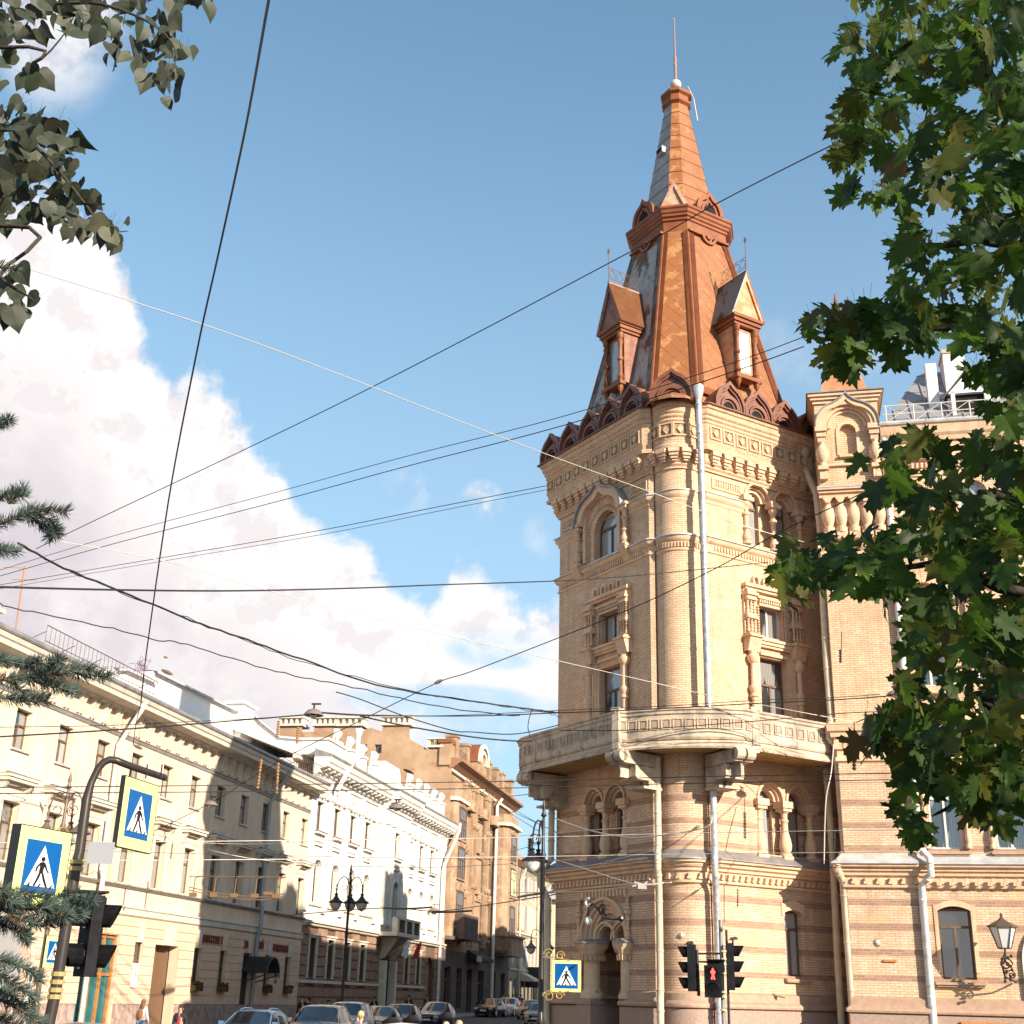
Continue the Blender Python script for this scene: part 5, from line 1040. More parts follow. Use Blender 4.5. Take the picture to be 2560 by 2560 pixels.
for x0,x1,yy in ((700,755,1816),(786,838,1816),(843,905,1816),(957,1024,1814),(1072,1105,1869)):
    a_=onpl(x0,yy,FF); c_=onpl(x1,yy,FF); z=a_[1]; b=MB(); b.box(a_[0]-.15,c_[0]+.15,-.25,1.6,z,z+.2); n=int((c_[0]-a_[0])/.5)
    for i in range(n+1): x=a_[0]+(c_[0]-a_[0])*i/n; b.box(x-.12,x+.12,-.05,.25,z+.2,z+.75)
    b.box(a_[0]-.1,c_[0]+.1,.26,1.2,z+.2,z+.75); b.box(a_[0]-.2,c_[0]+.2,-.2,1.4,z+.75,z+.85); part('chimney_stack',b,CRM,TF,FF)
b=MB(); a_=onpl(1101,1858,FF); c_=onpl(1126,1858,FF); b.box(a_[0],c_[0]+.1,-.2,1.2,a_[1]-2,a_[1]); st_=part('corner_pier',b,TAN,TF,FF); b=MB(); b.box(a_[0]-.15,c_[0]+.2,-.35,1.3,a_[1],a_[1]+.35); part('pier_cap',b,RUSTP,st_,FF)
# ------------------------------------------------------------------ ornate tan house with bays
T3=thing('tan_bay_house',(FSN@Vector((125,0,0))),'ornate orange-tan house with rounded bays and arched gables, midway down the street','building')
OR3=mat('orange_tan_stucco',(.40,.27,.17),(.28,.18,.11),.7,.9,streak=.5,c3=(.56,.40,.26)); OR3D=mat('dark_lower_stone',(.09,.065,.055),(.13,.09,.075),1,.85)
A3,E3=111.4,139.7
fl=[(7.6,10.7),(11.8,14.7),(15.6,18.2),(19.2,21.0)]
mw=[(118.2,119.1),(122.9,125.2),(128.2,129.0)]
hw(A3,E3,6.4,22.2,[rect(a,c,z0,z1) for a,c in mw for z0,z1 in fl],OR3,T3,rev=.3)
gd=[(112.5,114.8,1.2,4.6),(117,119,1.2,4.6),(121,123,.8,4.6),(125.6,128,.8,4.6),(131.5,133.5,1.2,4.6),(136,138,1.2,4.6)]
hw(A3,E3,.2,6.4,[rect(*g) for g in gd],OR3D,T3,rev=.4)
for (a,c,z0,z1) in gd: window(T3,FSN,a,c,z0,z1,.3,False,GL_D,WOODF,.7,1,.08)
for a,c in mw:
    for z0,z1 in fl: window(T3,FSN,a,c,z0,z1,.22,False,GL_C,WHITEF if c-a>1.5 else WOODF,.68,1 if c-a>1 else 0,.07)
    for z0,z1 in fl: b=MB(); b.box(a-.25,c+.25,-.25,0,z0-.35,z0-.12); b.box(a-.2,c+.2,-.15,0,z1+.1,z1+.3); b.ico(((a+c)/2,-.12,z1+.5),.3,seg=8,rings=4); part('window_ornament',b,OR3,T3,FSN)
def roundbay(x0,x1,y,z0,z1,lv):
    b=MB(); cx=(x0+x1)/2; w_=(x1-x0)/2; pl_=[(x0,0),(x0+.1,-y*.6),(x0+.55,-y),(x1-.55,-y),(x1-.1,-y*.6),(x1,0)]
    b.rings([pl_,pl_],[z0,z1]); b.add([(p_[0],p_[1],z1) for p_ in pl_],[tuple(range(6))]); b.add([(p_[0],p_[1],z0) for p_ in pl_],[tuple(range(6))[::-1]]); g=part('bay',b,OR3,T3,FSN)
    for z in (z0,z1): 
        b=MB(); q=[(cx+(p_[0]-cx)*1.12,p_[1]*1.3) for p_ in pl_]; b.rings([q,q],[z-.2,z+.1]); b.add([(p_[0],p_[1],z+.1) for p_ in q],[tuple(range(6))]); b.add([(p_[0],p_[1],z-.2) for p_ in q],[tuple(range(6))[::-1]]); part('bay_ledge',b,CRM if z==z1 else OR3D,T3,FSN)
    for (q0,q1) in lv:
        window(T3,FSN,cx-1.25,cx+1.25,q0,q1,-y-.10,False,GL_D,WOODF,.62,2,.1,1)
        b=MB(); b.box(cx-1.5,cx+1.5,-y-.15,-y+.02,q0-.2,q0-.05); b.box(cx-1.4,cx+1.4,-y-.1,-y+.02,q1+.08,q1+.2); b.arch(cx,q1+.45,.25,.42,-y-.1,-y+.02,0,360,12); part('window_ornament',b,OR3,T3,FSN)
    b=MB(); b.rings([pl_,pl_],[z1+.1,z1+1.0]); part('bay_parapet',b,OR3,T3,FSN)
roundbay(111.7,116.2,.75,7.0,18.9,((8.0,10.9),(12.1,14.7),(15.5,18.2))); roundbay(131.6,137.6,1.3,6.6,19.2,((8.0,11.0),(12.1,14.8),(15.6,18.2)))
b=MB(); b.box(133.5,135.7,-1.42,-1.36,12.2,14.7); sg2=part('number_board',b,mat('pale_yellow_board',(.68,.68,.40),rough=.6),T3,FSN)
for s_,z in (('777',14.2),('12',13.4),('20',12.6)): text(s_,FSN,134.6,z,1.0,mat('olive_digits',(.20,.22,.10),rough=.6),sg2,'digits',y=-1.46,ext=.01)
for x in (117,120.6,121.9,126.4,127.4,130.6,138.6): b=MB(); b.box(x-.25,x+.25,-.22,0,6.6,21.6); b.box(x-.35,x+.35,-.3,0,20.8,21.6); b.ico((x,-.25,17.5),.3,seg=8,rings=4); b.ico((x,-.25,12.0),.3,seg=8,rings=4); part('pilaster',b,OR3,T3,FSN)
for x in (118.6,124.0,129.0): b=MB(); b.box(x-1.2,x+1.2,-.7,0,18.6,18.75); b.lathe([(.6,18.75),(.7,19.2),(.65,19.6)],x,-.1,10); part('little_balcony',b,OR3,T3,FSN)
xs([(.1,21.5),(-.3,21.55),(-.9,22.0),(-1.2,22.1),(-1.2,22.35),(.1,22.5)],A3-.1,E3+.4,mat('brown_cornice',(.30,.15,.08),rough=.7),T3,'cornice'); xs([(.1,21.2),(-.25,21.25),(-.25,21.5),(.1,21.5)],A3,E3,CRM,T3,'cornice_band')
b=MB(); b.box(A3,E3,0,12,6,22.2); b.add([(A3,0,22.4),(E3,0,22.4),(E3,6,24.5),(A3,6,24.5)],[(0,1,2,3)]); part('house_body',b,OR3,T3,FSN)
b=MB(); b.box(121.6,125.4,-.2,1.2,22.4,23.9); b.arch(123.5,23.9,0,1.9,-.2,1.2,0,180,16); g3=part('arched_gable',b,OR3,T3,FSN)
b=MB(); b.arch(123.5,23.9,1.6,2.0,-.5,-.15,0,180,16); b.arch(123.5,23.9,1.0,1.35,-.4,-.15,0,180,16); part('gable_moulding',b,CRM,g3,FSN); b=MB(); b.arch(123.5,23.9,1.9,2.02,-.2,2.2,0,180,16); part('gable_roof',b,RUSTP,g3,FSN)
for x in (113.2,117.6,127.3,130.8,134.0,138.6): b=MB(); b.box(x-.5,x+.5,-.2,.8,22.3,24.6); b.box(x-.6,x+.6,-.3,.9,24.6,24.85); part('roof_pier',b,OR3,T3,FSN)
for x0,x1 in ((113.7,117.1),(127.8,130.3),(131.3,133.5),(134.5,138.1)): railing(T3,x0,x1,22.4,1.3,-.1)
pipe([FSN@Vector((130.2,-.9,21.6)),FSN@Vector((130.2,-.35,20.8)),FSN@Vector((130.2,-.35,.6))],.17,MATS['white_rain_pipe'],parent=T3)
# lower dark canopies, shop signs
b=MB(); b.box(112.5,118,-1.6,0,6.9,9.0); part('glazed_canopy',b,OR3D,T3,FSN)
b=MB(); b.xprism([(0,6.3),(-1.4,5.6),(-1.4,5.3),(0,5.3)],120.5,126); part('shop_awning',b,mat('dark_awning',(.03,.028,.028),rough=.8),T3,FSN)
b=MB(); b.box(118.6,120.4,-1.5,-1.4,5.2,5.7); part('shop_sign',b,mat('faded_sign',(.30,.33,.40),(.45,.15,.12),6,.6),T3,FSN)
b=MB(); b.box(131.8,138,-1.9,0,6.2,8.0); b.box(131.6,138.2,-2.1,0,8.0,8.2); part('stone_balcony',b,OR3,T3,FSN)
# ------------------------------------------------------------------ pale house at the end, roofs beyond
P4=thing('pale_end_house',(FSN@Vector((150,0,0))),'pale yellow plain house, farthest on the left side of the street','building')
A4,E4=139.8,166
PY=mat('pale_yellow_stucco',(.66,.55,.38),(.60,.49,.33),.5,.9,streak=.1)
x4=[141.6,146.7,149.5,151.9,154.2,158,160.5,163]
hw(A4,E4,.3,16.2,[rect(x,x+.95,z0,z1) for x in x4 for z0,z1 in ((12.9,15.4),(9.5,12.1),(5.7,8.2))],PY,P4,rev=.3)
for x in x4:
    for z0,z1 in ((12.9,15.4),(9.5,12.1),(5.7,8.2)): window(P4,FSN,x,x+.95,z0,z1,.25,False,GL_D,WOODF,.6,1,.05)
for x in [140.5+2.2*i for i in range(11)]: b=MB(); b.box(x,x+1.2,-.02,.0,1.2,4.2); part('ground_window',b,GL_D,P4,FSN)
xs([(0,8.9),(-.15,8.95),(-.18,9.1),(0,9.15)],A4,E4,CRM,P4,'band_course'); xs([(0,5.0),(-.15,5.05),(-.18,5.2),(0,5.25)],A4,E4,CRM,P4,'band_course')
xs([(.1,16.1),(-.3,16.2),(-.8,16.5),(-.9,16.8),(.1,16.8)],A4,E4,mat('orange_cornice',(.50,.30,.16),rough=.7),P4,'cornice'); xs([(.1,16.8),(-.95,16.82),(-1,16.95),(.1,17.4)],A4,E4,SHEETW,P4,'cornice_sheet')
b=MB(); b.box(A4,E4,0,12,.2,16.2); b.add([(A4,0,17.0),(E4,0,17.0),(E4,6,19.5),(A4,6,19.5)],[(0,1,2,3)]); part('house_body',b,mat('grey_far_roof',(.42,.42,.44),rough=.6),P4,FSN)
for u in (144.5,155.5): pipe([FSN@Vector((u+.8,-.9,16.6)),FSN@Vector((u,-.2,14.6)),FSN@Vector((u,-.2,.6))],.13,MATS['cream_drainpipe'],parent=P4)
b=MB(); b.xprism([(0,5.0),(-1.6,4.2),(-1.6,4.0),(0,4.0)],146,149.5); part('shop_awning',b,mat('orange_white_awning',(.62,.48,.36),rough=.8),P4,FSN)
b=MB(); b.box(150.5,152.2,-1.8,-.1,3.4,5.6); part('shop_sign',b,mat('dark_shop_sign',(.05,.045,.05),rough=.6),P4,FSN)
EN=thing('far_house',(FSN@Vector((190,12,0))),'hazy low house closing the view at the end of the street','building')
b=MB(); b.box(185,200,-10,30,0,15.5); part('wall',b,PY,EN,FSN); b=MB(); b.box(184,201,-11,31,15.5,16); part('roof',b,MATS['grey_far_roof'],EN,FSN)
# ================================================================== ground
def gz(x,y): 
    t=min(1,max(0,(y-50)/75)); return .75*t*t*(3-2*t)
def gridmesh(x0,x1,y0,y1,nx,ny,dz,F=None):
    b=MB(); vs=[]
    for j in range(ny+1):
        for i in range(nx+1):
            p_=Vector((x0+(x1-x0)*i/nx,y0+(y1-y0)*j/ny,0)); 
            if F: p_=F@p_
            vs.append((p_.x,p_.y,gz(p_.x,p_.y)+dz))
    b.add(vs,[(j*(nx+1)+i,j*(nx+1)+i+1,(j+1)*(nx+1)+i+1,(j+1)*(nx+1)+i) for j in range(ny) for i in range(nx)]); return b
ASP=mat('asphalt',(.055,.052,.05),(.075,.07,.066),.8,.85,bump=.3,bscale=60,c3=(.045,.042,.04)); PAVE=mat('grey_paving',(.20,.18,.165),(.24,.22,.20),1.5,.9); PAINT=mat('road_paint',(.62,.60,.56),(.4,.38,.35),6,.7)
EARTH=mat('city_ground',(.10,.095,.085),(.13,.12,.11),.05,.95)
b=gridmesh(-1500,1500,-300,2500,30,140,-.05); part('ground',b,EARTH,None,kind='structure')
b=gridmesh(-60,60,-20,320,12,170,0.0); part('road',b,ASP,None,kind='structure')
def kerbed(name,x0,x1,y0,y1,F,ny=60):
    b=MB(); vs=[];n=ny
    prof=[(x0,0),(x0,.13),(x1,.13),(x1,0)]
    for j in range(n+1):
        y=y0+(y1-y0)*j/n
        for x,z in prof: p_=F@Vector((y,x,0)); vs.append((p_.x,p_.y,gz(p_.x,p_.y)+z))
    b.add(vs,[(j*4+i,j*4+i+1,(j+1)*4+i+1,(j+1)*4+i) for j in range(n) for i in range(3)]); b.add(vs[-4:]+vs[:4],[(0,1,2,3),(7,6,5,4)])
    o=part(name,b,PAVE,None,kind='structure'); return o
kerbed('left_pavement',-4.2,.3,36,260,FSN)
kerbed('right_pavement',-.3,3.4,0,120,frame(L0+dr(58.5)*3.0,12.6))
kerbed('corner_pavement',-3.4,.2,-6,60,frame(B-dr(102.6)*0,102.6))
for k in range(14):
    p0=FSN@Vector((66+k*7,-11.5,0)); b=gridmesh(66+k*7,69.5+k*7,-11.6,-11.4,4,1,.004,FSN); part('lane_line',b,PAINT,None,kind='structure')
for k in range(9): b=gridmesh(-9+k*1.25,-8.4+k*1.25,30,34,1,2,.004); part('crossing_stripe',b,PAINT,None,kind='structure')
# ================================================================== cars
CG=mat('car_glass',(.008,.009,.012),rough=.06,spec=.35); TYRE=mat('tyre_rubber',(.02,.02,.02),rough=.9); RIM=mat('alloy_rim',(.45,.45,.47),rough=.3,metal=.8); LAMPG=mat('headlamp_glass',(.6,.6,.6),rough=.1,spec=.9); PLATE=mat('number_plate',(.7,.7,.7),rough=.5); CHR=mat('chrome',(.6,.6,.6),rough=.15,metal=1.)
def paint(n,c): 
    if n in MATS: return MATS[n]
    m=mat(n,c,rough=.3,spec=.4,metal=.1); m.node_tree.nodes['Principled BSDF'].inputs['Coat Weight'].default_value=.3; return m
SH={'wagon':dict(L=4.7,W=1.82,H=1.49,st=[(-2.35,.62,.64,.80),(-2.25,.78,.80,.9),(-1.4,.90,.93,.98),(-.95,.94,.98,1),(-.15,.95,1.42,1),(.4,.96,1.48,1),(1.3,.96,1.46,1),(1.95,.95,1.34,.97),(2.2,.94,1.0,.93),(2.35,.6,.65,.88)]),
 'suv':dict(L=4.6,W=1.86,H=1.70,st=[(-2.3,.72,.74,.84),(-2.22,.92,.95,.93),(-1.4,1.04,1.07,.99),(-1.0,1.07,1.10,1),(-.3,1.08,1.62,1),(.3,1.09,1.69,1),(1.3,1.09,1.67,1),(1.95,1.08,1.5,.98),(2.2,1.05,1.12,.95),(2.3,.7,.75,.9)]),
 'sedan':dict(L=4.5,W=1.76,H=1.45,st=[(-2.25,.60,.62,.8),(-2.15,.75,.77,.9),(-1.3,.87,.90,.98),(-.9,.91,.95,1),(-.1,.93,1.38,1),(.4,.94,1.44,1),(.9,.94,1.41,1),(1.55,.95,1.0,.98),(2.15,.93,.96,.93),(2.25,.6,.65,.86)]),
 'hatch':dict(L=4.0,W=1.72,H=1.50,st=[(-2.0,.62,.64,.8),(-1.9,.78,.80,.9),(-1.2,.90,.93,.98),(-.85,.95,.99,1),(-.15,.96,1.43,1),(.3,.97,1.50,1),(1.1,.97,1.47,1),(1.7,.96,1.28,.96),(1.93,.94,.98,.92),(2.0,.6,.65,.88)])}
SUBSC={}
def car(kind,pt,loc,azm,label,cat='car',group='cars on the street',rails=False):
    s=SH[kind]; H=s['W']/2; st=s['st']; F=frame(loc,azm,loc[2]); C_=thing('parked_car' if 'parked' in label else 'car',loc,label,cat,group); C_.rotation_euler=(0,0,0)
    b=MB(); sec=[]
    for i,(x,zb,zr,wf) in enumerate(st):
        w_=H*wf; cab=zr>zb+.2; wr=w_*(.76 if cab else .86)
        pts=[(0,.2),(w_*.88,.2),(w_,.36),(w_*1.0,.62 if zb>.66 else zb-.1),(w_*.97,zb),(wr,zr-(.05 if cab else .01)),(wr*.75,zr),(0,zr+.015)]
        sec.append([(x,-y,z) for y,z in pts]+[(x,y,z) for y,z in pts[-2:0:-1]])
    n=len(sec[0]); gl=[i for i,q in enumerate(st) if q[2]>q[1]+.2]; g0,g1=gl[0],gl[-1]
    for q in sec: b.v+=q
    for i in range(len(sec)-1):
        for j in range(n):
            k=(j+1)%n; b.f.append([i*n+j,i*n+k,(i+1)*n+k,(i+1)*n+j][::-1]); b.uv.append(None)
            side=j in (4,n-5); top=j in (5,6,n-7,n-6)
            isg=(g0<=i<g1 and side) or (i==g0-1 and (top or side)) or (i==g1 and (top or side))
            b.mi.append(1 if isg else 0)
    b.f.append(list(range(n))); b.uv.append(None); b.mi.append(0); b.f.append([(len(sec)-1)*n+j for j in range(n)][::-1]); b.uv.append(None); b.mi.append(0)
    bo=part('body',b,[pt,CG],C_,F,smooth=40)
    fx=st[0][0]; rx=st[-1][0]; zb=st[1][1]
    # pillars
    b=MB()
    for s_ in (0,1):
        for i in (g0+1,g1-1):
            a=Vector(sec[i][4 if s_==0 else n-4]); c=Vector(sec[i][5 if s_==0 else n-5]); b.tube([a,c],.018,5)
        a=Vector(sec[g0-1][4 if s_==0 else n-4]); c=Vector(sec[g0][5 if s_==0 else n-5]); b.tube([a,c],.024,5); a=Vector(sec[g1+1][4 if s_==0 else n-4]); c=Vector(sec[g1][5 if s_==0 else n-5]); b.tube([a,c],.024,5)
        b.tube([Vector(sec[i][5 if s_==0 else n-5]) for i in range(g0,g1+1)],.018,5)
        if rails: b.tube([Vector(sec[i][6 if s_==0 else n-6])+Vector((0,0,.06)) for i in range(g0,g1+1)],.02,5)
    part('window_pillars',b,pt,C_,F)
    for sx in (-1,1):
        for x in (fx+.82,rx-.85):
            b=MB(); y=sx*(H-.11); b.lathe([(.0,-.1),(.24,-.1),(.32,-.08),(.33,.0),(.32,.08),(.24,.1),(0,.1)],0,0,16)
            b.v=[(v[0]+x,v[2]+y,v[1]+.33) for v in b.v]; wh=part('wheel',b,TYRE,C_,F,smooth=40)
            b=MB(); b.lathe([(0,.0),(.2,.0),(.21,.03),(0,.03)],0,0,10); b.v=[(v[0]+x,y+sx*(.1+v[2]*.5),v[1]+.33) for v in b.v]; part('rim',b,RIM,wh,F)
        b=MB(); b.box(st[g0-1][0]+.12,st[g0-1][0]+.26,sx*(H+.02),sx*(H+.2),st[g0-1][1]+.0,st[g0-1][1]+.15); part('mirror',b,pt,C_,F)
        b=MB(); b.box(fx+.0,fx+.28,sx*(H*.52),sx*(H*.86),zb-.18,zb-.03); part('headlight',b,LAMPG,C_,F)
        b=MB(); b.box(rx-.12,rx+.01,sx*(H*.6),sx*(H*.9),zb-.1,zb+.08); part('tail_light',b,mat('red_lens',(.35,.01,.01),rough=.2),C_,F)
    b=MB(); b.box(fx-.03,fx+.05,-H*.48,H*.48,zb-.26,zb-.08); b.box(fx-.03,fx+.05,-H*.6,H*.6,.3,.42); part('grille',b,BLKP,C_,F); b=MB(); b.box(fx-.05,fx-.02,-.26,.26,.45,.56); part('number_plate',b,PLATE,C_,F)
    b=MB(); b.box(fx-.045,fx-.03,-H*.3,H*.3,zb-.12,zb-.1); part('badge_strip',b,CHR,C_,F)
    return C_
def gp(px,D): p_=at(px,2500,D); p_.z=gz(p_.x,p_.y); return p_
# front of the car points toward local -x, so azim is where the tail points
BLUE=paint('steel_blue_paint',(.10,.17,.27)); DKB=paint('dark_blue_paint',(.02,.035,.10)); BLKC=paint('black_paint',(.015,.015,.017)); SILV=paint('silver_paint',(.42,.42,.43)); GRYC=paint('grey_brown_paint',(.13,.115,.11)); WHC=paint('white_paint',(.70,.70,.69)); LBL=paint('pale_blue_paint',(.55,.62,.66)); BRC=paint('bronze_paint',(.30,.18,.09)); DKP=paint('dark_plum_paint',(.045,.035,.06))
car('wagon',BLUE,gp(640,52),6,'steel blue estate car with roof rails facing the camera below the cafe letters',rails=True)
car('suv',GRYC,gp(806,54),4,'grey-brown off-roader facing the camera, left of the white car roof')
car('suv',SILV,gp(872,66),7,'silver people carrier parked behind the grey-brown off-roader')
car('sedan',BLKC,gp(950,72),10,'black parked saloon reflecting light, just right of the silver people carrier')
car('hatch',BLKC,gp(1002,76),11,'black parked hatchback between the black saloon and the dark blue car')
car('hatch',DKB,gp(1090,84),13,'dark blue hatchback driving forward mid-street')
car('sedan',BLKC,gp(1228,112),16,'black parked saloon at the foot of the pale end house')
car('hatch',WHC,gp(1270,117),14,'white parked hatchback behind the far black saloon')
car('sedan',BRC,gp(1328,108),10,'dark bronze car with an orange bonnet near the lamp post, far down the street')
car('hatch',BRC,gp(1352,92),12,'orange-brown parked car half hidden behind the black lamp post')
car('sedan',WHC,gp(968,36),98,'white car showing only its pale roof at the bottom edge left of the tower')
car('wagon',LBL,gp(1462,37.5),100,'pale blue car whose roof just shows below the tower entrance')
car('hatch',DKP,gp(150,26),70,'dark plum car at the lower left corner behind the black signal post')
# ================================================================== people
SKIN=mat('skin',(.50,.30,.21),rough=.6)
def skin(name,joints,edges,radii,m,parent,F,sub=1):
    me=bpy.data.meshes.new(name); me.from_pydata([tuple(j) for j in joints],edges,[]); me.materials.append(m)
    o=bpy.data.objects.new(name,me); COL.objects.link(o); sk=o.modifiers.new('Skin','SKIN'); sk.use_smooth_shade=True
    lay=me.skin_vertices[0].data if me.skin_vertices else None
    if lay is None:
        bm=bmesh.new(); bm.from_mesh(me); bm.verts.layers.skin.new(); bm.to_mesh(me); bm.free(); lay=me.skin_vertices[0].data
    for i,r_ in enumerate(radii): lay[i].radius=(r_,r_) if not isinstance(r_,tuple) else r_
    lay[0].use_root=True
    if sub: sb_=o.modifiers.new('Sub','SUBSURF'); sb_.levels=1; sb_.render_levels=1
    return place(o,parent,F)
def person(loc,azm,label,h=1.7,top=(.1,.1,.12),bot=(.05,.06,.1),hair=(.05,.03,.02),hl=.0,step=.18,arms=(.1,-.1),bag=None,bend=0,group='people on the pavements',name_='a'):
    F=frame(loc,azm,loc[2])@Matrix.Scale(h/1.72,4); PT=thing('person',loc,label,'person',group)
    mt=mat('cloth_%d_%d_%d'%tuple(int(c*200) for c in top),top,rough=.9); mb_=mat('cloth_%d_%d_%d'%tuple(int(c*200) for c in bot),bot,rough=.9); mh=mat('hair_%d'%int(hair[0]*200),hair,rough=.6)
    # person faces -y (toward the frame's front)
    J=[(0,0,.95),(0,0,1.12),(0,-.01,1.32),(0,0,1.45),(0,-.01,1.52),(0,-.03,1.62),(0,-.02,1.68)]; Rr=[.125,.115,.125,.07,.05,(.075,.092),(.06,.07)]; E=[(i,i+1) for i in range(6)]
    def chain(pts,rad,root):
        k=len(J); J.extend(pts); Rr.extend(rad); E.append((root,k)); E.extend((k+i,k+i+1) for i in range(len(pts)-1)); return len(J)-1
    legs=[]
    for s,st_ in ((-1,step),(1,-step)):
        legs.append([(s*.09,0,.90),(s*.10,-st_*.5-.02,.50),(s*.10,-st_*1.0+.03,.10),(s*.10,-st_*1.0-.12,.04)])
        chain(legs[-1],[.085,.058,.04,.032],0)
    armsl=[]
    for s,a_ in ((-1,arms[0]),(1,arms[1])):
        pt=[(s*.17,0,1.42),(s*.22,.02-a_*.4,1.16),(s*.22,-.06-a_,.93)]; armsl.append(pt); e=chain(pt,[.055,.042,.03],2)
        w=Vector(J[e]); hnd=chain([tuple(w+Vector((0,-.015,-.07)))],[.03],e)
        for q,(dx,L) in enumerate(((-.022,.06),(-.008,.075),(.008,.07),(.022,.055))): b0=Vector(J[hnd]); chain([tuple(b0+Vector((dx,-.01,-.03))),tuple(b0+Vector((dx,-.02,-.03-L*.8)))],[.009,.007],hnd)
        chain([tuple(w+Vector((-s*.03,-.02,-.05))),tuple(w+Vector((-s*.04,-.035,-.09)))],[.01,.008],e)
    skin('body',J,E,Rr,SKIN,PT,F)
    TJ=[(0,0,.93),(0,0,1.12),(0,-.01,1.32),(0,0,1.45)]; TR_=[(.16,.12),(.145,.115),(.165,.12),(.09,.07)]; TE=[(0,1),(1,2),(2,3)]
    for pt in armsl: k=len(TJ); TJ+=pt; TR_+=[.075,.056,.045]; TE+=[(2,k),(k,k+1),(k+1,k+2)]
    skin('jacket',TJ,TE,TR_,mt,PT,F)
    LJ=[(0,0,.96)]; LR=[(.16,.12)]; LE=[]
    for pt in legs: k=len(LJ); LJ+=pt[:3]; LR+=[.105,.075,.06]; LE+=[(0,k),(k,k+1),(k+1,k+2)]
    skin('trousers',LJ,LE,LR,mb_,PT,F)
    b=MB()
    for pt in legs: b.ico((pt[3][0],pt[3][1]+.05,.05),.06,sx=.85,sy=2.0,sz=.75,seg=10,rings=6)
    part('shoes',b,BLKP,PT,F,smooth=True)
    b=MB(); b.ico((0,.015,1.66),.105,sx=.95,sy=1.05,sz=1.0,seg=14,rings=8)
    if hl: b.ico((0,.06,1.5),.11,sx=1.0,sy=.6,sz=hl,seg=12,rings=7)
    part('hair',b,mh,PT,F,smooth=True)
    b=MB(); b.ico((0,-.115,1.615),.016,sz=1.5,seg=6,rings=4); b.ico((-.035,-.098,1.64),.010,seg=6,rings=4); b.ico((.035,-.098,1.64),.010,seg=6,rings=4); b.box(-.025,.025,-.106,-.09,1.565,1.575); b.ico((-.085,-.02,1.62),.022,sx=.5,sz=1.3,seg=6,rings=4); b.ico((.085,-.02,1.62),.022,sx=.5,sz=1.3,seg=6,rings=4); part('face',b,SKIN,PT,F)
    if 'red top' in label: b=MB(); b.ico((0,-.09,1.2),.1,sx=.7,sy=.5,sz=2.0,seg=10,rings=8); part('red_top',b,mat('red_cloth',(.45,.04,.05),rough=.9),PT,F,smooth=True)
    if bag: b=MB(); b.ico((0,.17,1.2),.17,sx=.85,sy=.55,sz=1.25,seg=12,rings=8); b.tube([(-.1,.1,1.42),(-.11,-.1,1.44),(-.12,-.13,1.2),(-.12,.1,1.05)],.018,5); b.tube([(.1,.1,1.42),(.11,-.1,1.44),(.12,-.13,1.2),(.12,.1,1.05)],.018,5); tag(part('backpack',b,mat('bag_%d'%int(bag[0]*200),bag,rough=.8),None,F),label.split(' walking')[0].replace('person','brown backpack worn by the person',1) if 0 else 'brown leather backpack on the back of the white-shirted walker','backpack')
    return PT
